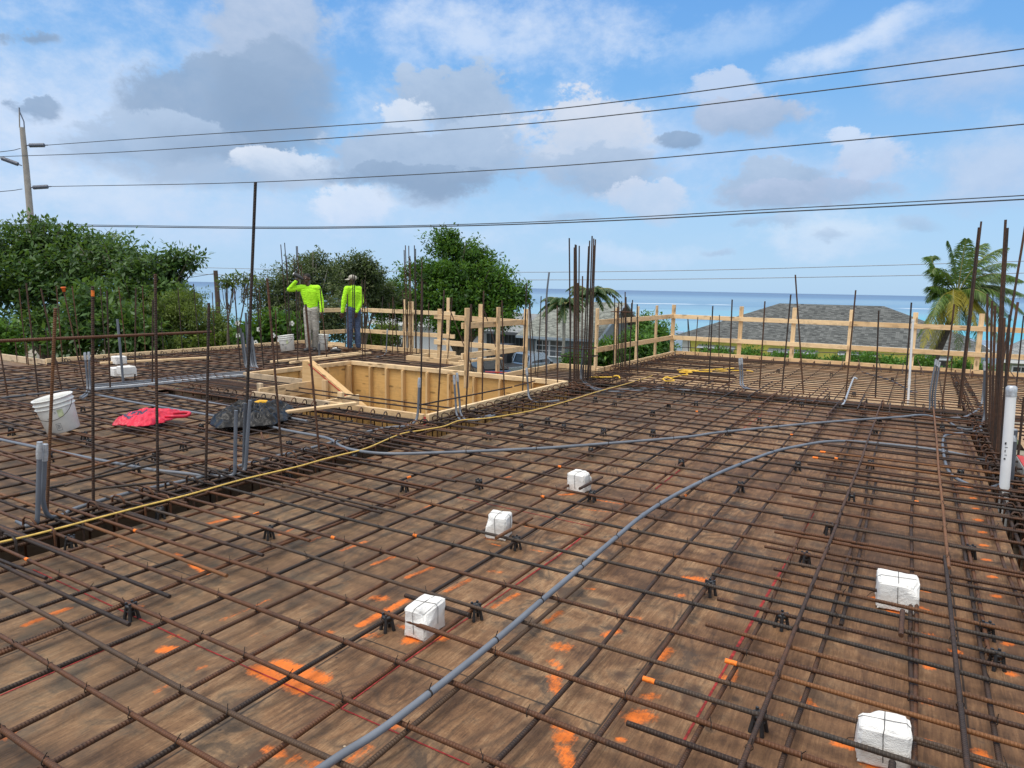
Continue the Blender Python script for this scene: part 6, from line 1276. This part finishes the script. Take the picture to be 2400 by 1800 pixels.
# ------------------------------------------------------------------ palms
PALM = mat_leaf('palm_leaflet', (.018, .052, .012), (.075, .150, .028), (.23, .30, .055), .3, .4); PALM_Y = mat_leaf('yellowing_palm_leaflet', (.12, .14, .02), (.32, .28, .035), (.55, .43, .08), .35, .45)
RACH = plain('palm_rib', (.20, .19, .06), .6); PTRUNK = plain('palm_trunk', (.055, .047, .040), .9, var=.4, sc=12, bump=.8)
def frond(c, ctrl, end, leaf_len, mat, parent, seed, pairs=56, width=.034, hang=.75):
    g = random.Random(seed); pts = [c.lerp(ctrl, t).lerp(ctrl.lerp(end, t), t) for t in [i / 30 for i in range(31)]]
    mb = MB(); mb.tube(pts, [.026 * (1 - i / 33) + .003 for i in range(31)], 5, 1); V, T = [], []
    for i in range(pairs):
        t = .14 + .86 * i / pairs; k_ = min(29, int(t * 30)); p = pts[k_].lerp(pts[k_ + 1], t * 30 - k_); tan = (pts[k_ + 1] - pts[k_]).normalized()
        side = tan.cross(Vector((0, 0, 1))); side = side.normalized() if side.length > .05 else Vector((1, 0, 0)); L = leaf_len * (math.sin(PI * min(1, .18 + t * .80)) ** .6) * g.uniform(.8, 1.1)
        for s in (-1, 1):
            dr = (side * s * .8 + tan * .55 + Vector((0, 0, -hang * g.uniform(.1, .9)))).normalized(); d2 = (dr + Vector((0, 0, -hang * .9))).normalized()
            m_ = p + dr * L * .5; e = m_ + d2 * L * .5; w = tan * width * .5
            b = len(mb.v); mb.v += [tuple(p - w * .6), tuple(p + w * .6), tuple(m_ + w), tuple(m_ - w), tuple(e)]
            mb.f += [[b, b + 1, b + 2, b + 3], [b + 3, b + 2, b + 4]]; mb.mi += [0, 0]; mb.sm += [False, False]
    me = mb.mesh('frond'); at = me.attributes.new('tint', 'FLOAT', 'POINT'); at.data.foreach_set('value', [min(1, max(0, g.gauss(.5, .22))) for _ in range(len(me.vertices))])
    o = link('frond', me, parent, [mat, RACH]); o.matrix_basis = chain(parent).inverted(); return o
PD = 30.0
cpos = dp(2243, 692, PD); root = empty('coconut_palm', onground(2165, PD), 'coconut palm with yellowing fronds leaning before the yellow house at right', 'palm tree')
mb = MB(); path = smooth_path([root.location, dp(2182, 860, PD), dp(2212, 790, PD), dp(2234, 735, PD), cpos], 7); mb.tube(path, [.20 - .003 * i for i in range(len(path))], 10); o = mb.build('trunk', PTRUNK, root); o.matrix_basis = chain(root).inverted()
FR = [((2195, 600), (2185, 640), -.6, 0), ((2175, 620), (2186, 600), .4, 0), ((2215, 585), (2180, 690), .8, 0), ((2205, 665), (2178, 672), -.5, 0), ((2195, 660), (2172, 705), .2, 0), ((2225, 640), (2242, 780), -1.6, 1), ((2200, 690), (2160, 815), -.8, 1), ((2190, 700), (2150, 790), .5, 0), ((2255, 640), (2246, 830), .7, 0), ((2250, 630), (2275, 815), -.5, 0),
      ((2270, 580), (2310, 570), .5, 0), ((2290, 590), (2360, 580), -.3, 0), ((2300, 600), (2385, 620), .8, 0), ((2310, 610), (2400, 660), -.6, 0), ((2310, 650), (2395, 690), .2, 0), ((2320, 640), (2405, 740), -.9, 0), ((2300, 660), (2372, 750), .9, 0), ((2280, 660), (2330, 790), -1.1, 1), ((2275, 680), (2300, 830), .4, 0), ((2310, 690), (2352, 830), -.3, 1), ((2300, 640), (2420, 700), .5, 0), ((2258, 590), (2265, 560), -.2, 0), ((2240, 600), (2222, 565), .3, 0), ((2330, 660), (2370, 800), .2, 0)]
FR += [((2215, 700), (2180, 830), -.3, 1), ((2225, 660), (2205, 760), 1.1, 0), ((2290, 650), (2345, 730), -1.5, 0), ((2262, 650), (2290, 770), -1.3, 1), ((2215, 660), (2185, 740), -1.2, 0), ((2330, 630), (2390, 660), .9, 0)]
for i, (ct, en, dd, y) in enumerate(FR):
    frond(cpos, dp(ct[0], ct[1], PD + dd * .6), dp(en[0], en[1], PD + dd), .74, PALM_Y if y else PALM, root, i, 112)
mb = MB()
for i in range(7): a = i * .9; mb.tube([cpos + Vector((0, 0, -.15)), cpos + Vector((math.cos(a) * .25, math.sin(a) * .25, -.38))], [.03, .10], 8)
o = mb.build('coconut_bunch', plain('coconut', (.16, .13, .035), .6), root); o.matrix_basis = chain(root).inverted()
PALM_D = mat_leaf('dark_palm_leaflet', (.014, .040, .016), (.040, .090, .030), (.10, .17, .06), .25, .4)
def small_palm(px, py, dep, label, R_, seed, n=22):
    c = dp(px, py, dep); b = onground(px - 4, dep); root = empty('small_palm', b, label, 'palm tree'); mb = MB(); mb.tube(smooth_path([b, b.lerp(c, .5) + SIDE * .1, c], 5), .10, 8); o = mb.build('trunk', plain('grey_palm_trunk', (.26, .26, .24), .8, var=.2), root); o.matrix_basis = chain(root).inverted()
    g = random.Random(seed)
    for i in range(n):
        a = 2 * PI * i / n + g.uniform(-.2, .2); el_ = g.uniform(.2, 1.1); d_ = Vector((math.cos(a), math.sin(a), 0)); L = R_ * g.uniform(.7, 1.0)
        frond(c, c + d_ * L * .55 + Vector((0, 0, L * .55 * el_)), c + d_ * L + Vector((0, 0, L * (el_ - .95))), .46, PALM_D, root, seed * 50 + i, 44, .07)
small_palm(1322, 715, 41, 'shorter of the two garden palms before the grey house, standing at left', 1.7, 3)
small_palm(1388, 690, 43, 'taller of the two garden palms before the grey house, beside its gable', 1.9, 5)

# ------------------------------------------------------------------ houses
def mat_shingle(name, c1, c2, c3):
    m, k = material(name); br = k.n('ShaderNodeTexBrick', {'Vector': k.tc.outputs['UV'], 'Scale': 1.0, 'Mortar Size': .012, 'Bias': 0.0, 'Brick Width': .22, 'Row Height': .10})
    br.inputs['Color1'].default_value = (0, 0, 0, 1); br.inputs['Color2'].default_value = (1, 1, 1, 1); br.inputs['Mortar'].default_value = (.0, .0, .0, 1)
    w = k.n('ShaderNodeTexWhiteNoise', {'Vector': k.n('ShaderNodeVectorMath', {0: k.mapping(k.tc.outputs['UV'], (1 / .22, 1 / .10, 1))}, operation='FLOOR').outputs[0]}).outputs['Value']
    n = k.noise(k.tc.outputs['UV'], .9, 5, .6).outputs[0]; f = k.m('ADD', k.m('MULTIPLY', w, .7), k.m('MULTIPLY', n, .4))
    col = k.ramp(f, [(.2, c1), (.55, c2), (.95, c3)]); col = k.mix(k.m('MULTIPLY', br.outputs['Fac'], .5), col, tuple(q * .4 for q in c1) + (1,)); finish(k, col, .9, k.bump(w, .4, .02)); return m
def uvface(mb_pts, faces, name, mat, parent, thick=.0):
    """roof planes with slope-aligned UVs in metres"""
    me = bpy.data.meshes.new(name); vs, fs = [], []
    for f in faces: b = len(vs); vs += [tuple(mb_pts[i]) for i in f]; fs.append(list(range(b, b + len(f))))
    me.from_pydata(vs, [], fs); uvl = me.uv_layers.new(name='UVMap')
    for p in me.polygons:
        n = p.normal; hx = Vector((0, 0, 1)).cross(n); hx = hx.normalized() if hx.length > 1e-4 else Vector((1, 0, 0)); sl = n.cross(hx)
        for li in p.loop_indices: v_ = me.vertices[me.loops[li].vertex_index].co; uvl.data[li].uv = (v_.dot(hx), v_.dot(sl))
    o = link(name, me, parent, mat); o.matrix_basis = chain(parent).inverted(); return o
def pbox(name, c, dim, mat, parent):
    mb = MB(); mb.box((0, 0, 0), dim, ch=.004); o = mb.build(name, mat, parent); o.matrix_basis = chain(parent).inverted() @ Matrix.Translation(c); return o
SHING = mat_shingle('grey_shingle', (.036, .041, .042), (.082, .090, .090), (.16, .17, .168)); SHING_L = mat_shingle('pale_grey_shingle', (.13, .145, .155), (.22, .24, .25), (.33, .35, .355))
YWALL = plain('yellow_wall', (.70, .67, .16), .85, var=.06, sc=3); GWALL = plain('grey_blue_wall', (.17, .21, .235), .85, var=.06, sc=3); DWALL = plain('dark_siding', (.060, .070, .082), .8); WTRIM = plain('white_trim', (.66, .69, .71), .55, var=.05); GTRIM = plain('grey_trim', (.36, .40, .44), .6, var=.05)
GLASS = plain('dark_window_glass', (.03, .04, .05), .08, spec=.7, var=.1); PWALL = plain('pale_wall', (.40, .43, .46), .85, var=.05)
def hip_house(label, eave_l, eave_r, ze, depth, ridge_h, wall, roof, name='house', right_gable=False):
    A = gp(*eave_l, ze); x0, y0 = A.x, A.y; x1 = at_plane(eave_r[0], eave_r[1], 1, y0).x; root = empty(name, (x0, y0, GZ), label, 'house')
    h = depth / 2; y1 = y0 + depth; zr = ze + ridge_h
    P_ = [Vector((x0, y0, ze)), Vector((x1, y0, ze)), Vector((x1, y1, ze)), Vector((x0, y1, ze)), Vector((x0 + h, y0 + h, zr)), Vector((x1 - (0 if right_gable else h), y0 + h, zr))]
    rf = uvface(P_, [(0, 1, 5, 4), (2, 3, 4, 5), (3, 0, 4)] + ([] if right_gable else [(1, 2, 5)]), 'roof', roof, root)
    o_ = .55; mb = MB(); mb.box(((x0 + x1) / 2, (y0 + y1) / 2, (GZ + ze - .12) / 2), (x1 - x0 - 2 * o_, depth - 2 * o_, ze - .12 - GZ)); w_ = mb.build('wall', wall, root); w_.matrix_basis = chain(root).inverted()
    mb = MB()
    for c, d_ in ((((x0 + x1) / 2, y0 + .0, ze - .09), (x1 - x0, .06, .2)), (((x0 + x1) / 2, y1, ze - .09), (x1 - x0, .06, .2)), ((x0, (y0 + y1) / 2, ze - .09), (.06, depth, .2)), ((x1, (y0 + y1) / 2, ze - .09), (.06, depth, .2)), (((x0 + x1) / 2, (y0 + y1) / 2, ze - .15), (x1 - x0 - .1, depth - .1, .03))): mb.box(c, d_)
    f_ = mb.build('fascia', WTRIM, root); f_.matrix_basis = chain(root).inverted()
    return root, x0, x1, y0 + o_, y1
yh, X0, X1, YW, _ = hip_house('long yellow house with a grey hipped shingle roof beyond the far guard rail', (1578, 787), (2330, 826), -1.55, 12.2, 2.45, YWALL, SHING)
def win(parent, px, py, w, h, frame_m, shutters=False, nm='window', face_y=None, grid=(2, 2)):
    p = at_plane(px, py, 1, face_y - .03); f_ = pbox(nm, p, (w, .08, h), frame_m, parent)
    mb = MB(); nx, nz = grid; gw, gh = (w - .12) / nx - .04, (h - .12) / nz - .04
    for i in range(nx):
        for j in range(nz): mb.box((-w / 2 + .06 + (i + .5) * (w - .12) / nx, -.045, -h / 2 + .06 + (j + .5) * (h - .12) / nz), (gw, .012, gh))
    mb.build('pane', GLASS, f_)
    if shutters: mb = MB(); mb.box((0, -.28, h / 2 + .02), (w + .3, .6, .05), Matrix.Rotation(.35, 3, 'X')); mb.build('awning', GTRIM, f_)
    return f_
for px, py, w in ((1680, 828, 2.3), (1858, 838, 2.8), (2010, 845, 2.0)): win(yh, px, py - 5, w, .55, GTRIM, True, face_y=YW)
win(yh, 2196, 862, 1.1, 1.2, WTRIM, True, face_y=YW); d_ = pbox('door', at_plane(1608, 822, 1, YW - .03), (.5, .08, 2.0), WTRIM, yh)
# right neighbour: small green cottage and a pale blue wall
gcot = empty('cottage', gp(2370, 870, -2.3), 'small pale green cottage with a grey roof at the far right edge', 'house')
c_ = gcot.location.copy(); c_.z = GZ; ax = dp(2345, 850, 40); GREENW = plain('pale_green_wall', (.36, .42, .30), .85); BLUEW = plain('pale_blue_wall', (.36, .50, .70), .85)
a0 = dp(2340, 842, 40)
pbox('wall', Vector((a0.x + 3.2, a0.y + 2.2, (GZ + a0.z - .2) / 2)), (5.6, 4.0, a0.z - .2 - GZ), GREENW, gcot)
P_ = [Vector((a0.x, a0.y - .3, a0.z)), Vector((a0.x + 6.6, a0.y - .3, a0.z)), Vector((a0.x + 6.6, a0.y + 5, a0.z)), Vector((a0.x, a0.y + 5, a0.z)), Vector((a0.x + 1.6, a0.y + 2.3, a0.z + 1.3)), Vector((a0.x + 5, a0.y + 2.3, a0.z + 1.3))]
uvface(P_, [(0, 1, 5, 4), (2, 3, 4, 5), (3, 0, 4), (1, 2, 5)], 'roof', SHING_L, gcot)
pbox('fascia', Vector((a0.x + 3.3, a0.y - .3, a0.z - .08)), (6.6, .05, .16), WTRIM, gcot)
win(gcot, 2392, 872, .9, .7, WTRIM, face_y=a0.y + .2)
b0 = dp(2330, 862, 44); o = pbox('garden_wall', Vector((b0.x - .6, b0.y + 2, GZ + 1.5)), (2.2, .2, 3.0), BLUEW, None); tag(o, 'pale blue garden wall between the yellow house and the green cottage', 'wall')
b1 = dp(1576, 815, 52); o = pbox('garden_wall', Vector((b1.x, b1.y + 1, GZ + 1.4)), (1.0, .2, 2.8), BLUEW, None); tag(o, 'pale blue wall strip at the left end of the yellow house', 'wall')
# grey gabled house behind the truck
ze = -1.5; A = gp(1209, 786, ze); x0, y0 = A.x, A.y; x1 = at_plane(1402, 799, 1, y0).x; gh = empty('house', (x0, y0, GZ), 'grey blue gabled house with a window, behind the silver truck', 'house'); dpt = 9.0; zr = ze + 2.3
P_ = [Vector((x0, y0, ze)), Vector((x1, y0, ze)), Vector((x1, y0 + dpt, ze)), Vector((x0, y0 + dpt, ze)), Vector((x0 + .5, y0 + dpt / 2, zr)), Vector((x1, y0 + dpt / 2, zr))]
uvface(P_, [(0, 1, 5, 4), (2, 3, 4, 5), (3, 0, 4)], 'roof', mat_shingle('greenish_shingle', (.10, .11, .10), (.19, .205, .185), (.28, .30, .27)), gh)
mb = MB(); xa, xb, ya, yb = x0 + .4, x1 - .7, y0 + .6, y0 + dpt - .6; mb.box(((xa + xb) / 2, (ya + yb) / 2, (GZ + ze - .1) / 2), (xb - xa, yb - ya, ze - .1 - GZ)); mb.add([(xb, ya, ze - .1), (xb, yb, ze - .1), (xb, (ya + yb) / 2, zr - .25)], [(0, 1, 2)]); w_ = mb.build('wall', GWALL, gh); w_.matrix_basis = chain(gh).inverted()
mb = MB(); mb.box(((x0 + x1) / 2, y0, ze - .07), (x1 - x0, .06, .16)); mb.tube([(x1, y0, ze - .05), (x1, y0 + dpt / 2, zr - .05), (x1, y0 + dpt, ze - .05)], .10, 4); f_ = mb.build('fascia', plain('blue_grey_fascia', (.22, .28, .34), .6), gh); f_.matrix_basis = chain(gh).inverted()
win(gh, 1272, 815, 1.05, 1.15, WTRIM, face_y=ya, grid=(2, 3)); win(gh, 1304, 817, 1.05, 1.15, WTRIM, face_y=ya, grid=(2, 3))
# carport wing of the same house seen under the tree
cx0 = at_plane(1120, 800, 1, y0 + 1.5).x
pbox('carport_wall', Vector(((cx0 + x0) / 2 - .2, y0 + 3.2, (GZ + ze) / 2)), (x0 - cx0, .3, ze - GZ), DWALL, gh)
mb = MB()
for i in range(14): mb.box((cx0 + (x0 - cx0) * i / 13 - .2, y0 + 3.02, (GZ + ze) / 2), (.05, .04, ze - GZ))
o = mb.build('siding_batten', GWALL, gh); o.matrix_basis = chain(gh).inverted()
P_ = [Vector((cx0 - 1, y0 + .6, ze + .15)), Vector((x0 + .6, y0 + .6, ze + .15)), Vector((x0 + .6, y0 + 7, ze + 1.2)), Vector((cx0 - 1, y0 + 7, ze + 1.2))]
uvface(P_, [(0, 1, 2, 3)], 'carport_roof', SHING_L, gh); pbox('carport_fascia', Vector(((cx0 + x0) / 2 - .2, y0 + .6, ze + .05)), (x0 - cx0 + 1.6, .05, .18), DWALL, gh)
ph, _, _, YP, _ = hip_house('pale house with a light grey shingle roof seen behind the man in the cap', (858, 753), (1150, 768), -1.3, 9, 2.2, PWALL, SHING_L)
win(ph, 930, 808, 1.2, 1.2, WTRIM, face_y=YP); win(ph, 1085, 824, 1.3, .7, WTRIM, face_y=YP)
o = pbox('water_tank', dp(1181, 845, 45), (1.1, 1.1, 2.2), BLACK_PL, None); tag(o, 'black box shaped tank standing between the car and the truck', 'tank')

# ------------------------------------------------------------------ vehicles
SILV = plain('silver_paint', (.36, .42, .48), .28, .6, .05); CARBLK = plain('black_car_paint', (.010, .012, .016), .15, .2, .1, spec=.6); TYRE = plain('tyre_rubber', (.015, .015, .016), .8); RIMM = plain('alloy_rim', (.35, .36, .38), .3, .8); LAMPR = plain('red_tail_lamp', (.30, .012, .010), .3); LAMPC = plain('clear_lamp', (.6, .64, .68), .15)
def extrude_side(name, prof, w0, w1, mat, parent, mirror_top=1.0):
    mb = MB(); n = len(prof); vs = [(x, w0 * tp, z) for x, z, tp in prof] + [(x, w1 * tp, z) for x, z, tp in prof]
    mb.add(vs, [list(range(n)), list(range(n, 2 * n))[::-1]] + [[i, n + i, n + (i + 1) % n, (i + 1) % n] for i in range(n)]); me = mb.mesh(name)
    bm = bmesh.new(); bm.from_mesh(me); bmesh.ops.recalc_face_normals(bm, faces=list(bm.faces)); bmesh.ops.bevel(bm, geom=list(bm.edges), offset=.035, segments=2, affect='EDGES', clamp_overlap=True); bm.to_mesh(me); bm.free()
    me.polygons.foreach_set('use_smooth', [False] * len(me.polygons)); return link(name, me, parent, mat)
def wheel(parent, x, y, r=.37):
    s = 1 if y > 0 else -1; mb = MB(); Mx = Matrix.Translation((x, y, r)) @ Matrix.Rotation(-s * PI / 2, 4, 'X'); mb.lathe([(r * .62, -.12), (r * .93, -.12), (r, -.08), (r, .06), (r * .93, .11), (r * .62, .11)], 22, M=Mx); o = mb.build('wheel', TYRE, parent)
    mb = MB(); mb.lathe([(0, .06), (r * .2, .08), (r * .55, .05), (r * .64, .10), (r * .64, -.10)], 12, M=Mx); mb.build('rim', RIMM, o)
def truck(loc, rz):
    t = empty('pickup_truck', loc, 'silver pickup truck with an open bed parked before the grey blue house', 'truck', rz=rz)
    extrude_side('body', [(-2.65, .52, 1), (-2.65, 1.02, 1), (-.85, 1.04, 1), (-.80, 1.10, 1), (.95, 1.12, 1), (2.35, 1.02, .96), (2.62, .88, .9), (2.66, .50, .9), (2.35, .36, .95), (-2.4, .40, 1)], -.93, .93, SILV, t)
    extrude_side('cab', [(-.92, 1.05, .97), (-.72, 1.76, .82), (.45, 1.80, .80), (1.22, 1.12, .95)], -.93, .93, SILV, t)
    for nm, prof, w in (('side_window', [(-.70, 1.16), (-.60, 1.66), (.36, 1.70), (.92, 1.20)], None),):
        for s in (-1, 1):
            mb = MB(); vs = [(x, s * (.93 * (.965 - .19 * (z - 1.05) / .75) + .012), z) for x, z in prof]; mb.add(vs, [(0, 1, 2, 3) if s < 0 else (3, 2, 1, 0)]); vs2 = [(x, y - s * .02, z) for x, y, z in vs]; mb.add(vs2, [(3, 2, 1, 0)]); mb.build(nm, GLASS, t)
    mb = MB(); mb.add([(-.925, -.72, 1.14), (-.925, .72, 1.14), (-.775, .64, 1.68), (-.775, -.64, 1.68)], [(3, 2, 1, 0), (0, 1, 2, 3)]); mb.build('rear_window', GLASS, t)
    mb = MB(); mb.box((-1.75, 0, 1.035), (1.6, 1.55, .03)); mb.build('bed', BLACK_PL, t)
    mb = MB(); mb.box((-2.665, 0, .80), (.04, 1.5, .44), ch=.01); tg = mb.build('tailgate', SILV, t); mb = MB(); mb.box((-2.69, 0, .88), (.02, .22, .06)); mb.build('handle', BLACK_PL, tg)
    mb = MB(); mb.box((-2.72, 0, .50), (.16, 1.8, .16), ch=.03); mb.build('bumper', RIMM, t)
    for s in (-1, 1):
        mb = MB(); mb.box((-2.66, s * .85, .86), (.06, .14, .34), ch=.01); mb.build('tail_lamp', LAMPR, t)
        mb = MB(); mb.box((.80, s * 1.05, 1.16), (.14, .20, .15), ch=.03); mb.build('wing_mirror', BLACK_PL, t)
        for x in (-1.65, 1.72): wheel(t, x, s * .86, .39)
        mb = MB(); mb.tube([(-.9, s * .80, 1.02), (-.98, s * .74, 1.4), (-.86, s * .66, 1.70)], .03, 6); mb.build('roll_bar', SILV, t)
    return t
td = 44.0; tp = dp(1245, 860, td); tp.z = GZ; truck(tp, PI / 2 - .35)
def car(loc, rz):
    t = empty('parked_car', loc, 'dark car parked left of the truck, half hidden by guard rail posts', 'car', rz=rz)
    extrude_side('body', [(-2.15, .42, .95), (-2.2, .80, .95), (-1.5, .92, 1), (1.1, .93, 1), (2.0, .78, .95), (2.2, .50, .9), (2.0, .28, .95), (-2.0, .28, .95)], -.88, .88, CARBLK, t)
    extrude_side('cabin', [(-1.65, .9, .96), (-1.0, 1.38, .80), (.2, 1.42, .80), (1.15, .92, .95)], -.88, .88, CARBLK, t)
    mb = MB(); mb.add([(.30, -.66, 1.38), (.30, .66, 1.38), (1.09, .78, .96), (1.09, -.78, .96)], [(0, 1, 2, 3), (3, 2, 1, 0)]); o = mb.build('windscreen', GLASS, t); o.location = (.035, 0, .03)
    for s in (-1, 1):
        mb = MB(); mb.box((2.03, s * .62, .66), (.16, .34, .13), ch=.03); mb.build('headlight', LAMPC, t)
        mb = MB(); mb.add([(-1.4, s * .83, .98), (-.95, s * .75, 1.30), (.15, s * .75, 1.33), (.85, s * .83, .98)], [(0, 1, 2, 3), (3, 2, 1, 0)]); mb.build('side_window', GLASS, t)
        for x in (-1.35, 1.35): wheel(t, x, s * .80, .32)
cp_ = dp(1150, 850, 42); cp_.z = GZ; car(cp_, -PI / 2 + .9)
cp_ = dp(1120, 868, 37); cp_.z = GZ; o = None

# ------------------------------------------------------------------ poles and wires
POLE = plain('weathered_pole', (.30, .28, .26), .85, var=.15, sc=2); BROWNP = plain('brown_pole', (.075, .05, .04), .85); INSU = plain('grey_insulator', (.10, .12, .17), .4); CABLE = plain('black_cable', (.030, .036, .045), .5); CABLE_G = plain('grey_cable', (.26, .29, .33), .5)
UD = 38.0
ub = dp(80, 620, UD); ub.z = GZ; up_ = empty('utility_pole', ub, 'tall pale utility pole with long insulators at the upper left', 'utility pole')
def upart(nm, pts, r, m, n=10): mb = MB(); mb.tube(pts, r, n); o = mb.build(nm, m, up_); o.matrix_basis = chain(up_).inverted(); return o
upart('pole_shaft', [ub, dp(72, 515, UD), dp(62, 400, UD), dp(52, 299, UD)], [.20, .165, .15, .125], POLE, 14)
upart('bracket', [dp(57, 300, UD), dp(56, 285, UD), dp(46, 262, UD), dp(45, 252, UD)], .03, INSU); upart('bracket', [dp(46, 299, UD), dp(45, 254, UD)], .03, POLE)
def insulator(a, b):
    a, b = Vector(a), Vector(b); mb = MB(); pts, rs = [], []
    for i in range(25): pts.append(a.lerp(b, .15 + .7 * i / 24)); rs.append(.115 if i % 2 else .075)
    mb.tube(pts, rs, 10); mb.tube([a, b], .03, 6); o = mb.build('insulator', INSU, up_); o.matrix_basis = chain(up_).inverted()
insulator(dp(61, 341, UD), dp(112, 340, UD)); insulator(dp(70, 440, UD), dp(120, 437, UD)); insulator(dp(51, 388, UD), dp(-4, 368, UD))
def wire(pts, d0, d1, r, m, label, group=None):
    x0, x1 = pts[0][0], pts[-1][0]; w = []
    for x, y in pts: t = (x - x0) / (x1 - x0); w.append(dp(x, y, 1 / ((1 - t) / d0 + t / d1)))
    mb = MB(); mb.tube(smooth_path(w, 8), r, 6); return tag(mb.build('power_line', m), label, 'power line', group)
RW = .017
wire([(112, 340), (380, 321), (800, 294), (1200, 265), (1500, 232), (1797, 193), (2100, 154), (2400, 114), (2700, 70)], UD, 17, RW, CABLE, 'topmost power line running right from the upper insulator of the pole')
wire([(-200, 374), (0, 367), (271, 357), (700, 329), (1200, 293), (1500, 263), (1797, 228), (2100, 191), (2400, 153), (2700, 112)], UD + 4, 17, RW, CABLE, 'second power line from the top, running just below the topmost one')
wire([(119, 437), (500, 430), (800, 418), (1200, 396), (1500, 374), (1797, 347), (2100, 319), (2400, 291), (2700, 260)], UD, 18, RW, CABLE, 'third power line, starting from the lower insulator of the pole')
wire([(-200, 522), (20, 526), (184, 527), (597, 532), (900, 530), (1200, 522), (1500, 508), (1797, 491), (2100, 475), (2400, 458), (2700, 440)], UD, 19, RW * .9, CABLE, 'upper line of the close pair crossing the sky above the trees')
wire([(-200, 526), (20, 529), (184, 530), (597, 535), (900, 533), (1200, 526), (1500, 514), (1797, 498), (2100, 483), (2400, 467), (2700, 450)], UD, 19, RW * 1.2, CABLE, 'lower and thicker line of the close pair crossing the sky')
wire([(380, 622), (470, 627), (800, 634), (1200, 638), (1600, 634), (2000, 624), (2400, 612), (2700, 602)], 70, 46, .026, CABLE_G, 'upper of two thin far lines just above the horizon')
wire([(400, 640), (520, 644), (800, 654), (1200, 656), (1600, 654), (2000, 648), (2400, 640), (2700, 633)], 70, 46, .026, CABLE_G, 'lower of two thin far lines just above the horizon')
wire([(1350, 800), (1560, 812), (1750, 820), (2000, 828), (2200, 832), (2450, 836)], 40, 34, .02, CABLE, 'black cable sagging low across the yellow house')
wire([(-300, 385), (0, 356), (48, 348)], 30, UD, RW, CABLE, 'short line leaving the pole to the left near its top'); wire([(-300, 470), (0, 449), (52, 443)], 30, UD, RW, CABLE, 'short line leaving the pole to the left lower down'); wire([(-300, 300), (-3, 368)], 30, UD, RW, CABLE, 'line ending at the left slanting insulator')
p2 = dp(512, 760, 42); p2.z = GZ; mb = MB(); mb.tube([p2, dp(510, 700, 42), dp(505, 634, 42)], [.16, .15, .13], 10); tag(mb.build('utility_pole', BROWNP), 'short brown utility pole standing before the sea between the trees', 'utility pole')
wire([(330, 660), (430, 652), (504, 641)], 34, 42, .016, CABLE, 'thin line reaching the short brown pole from the left')
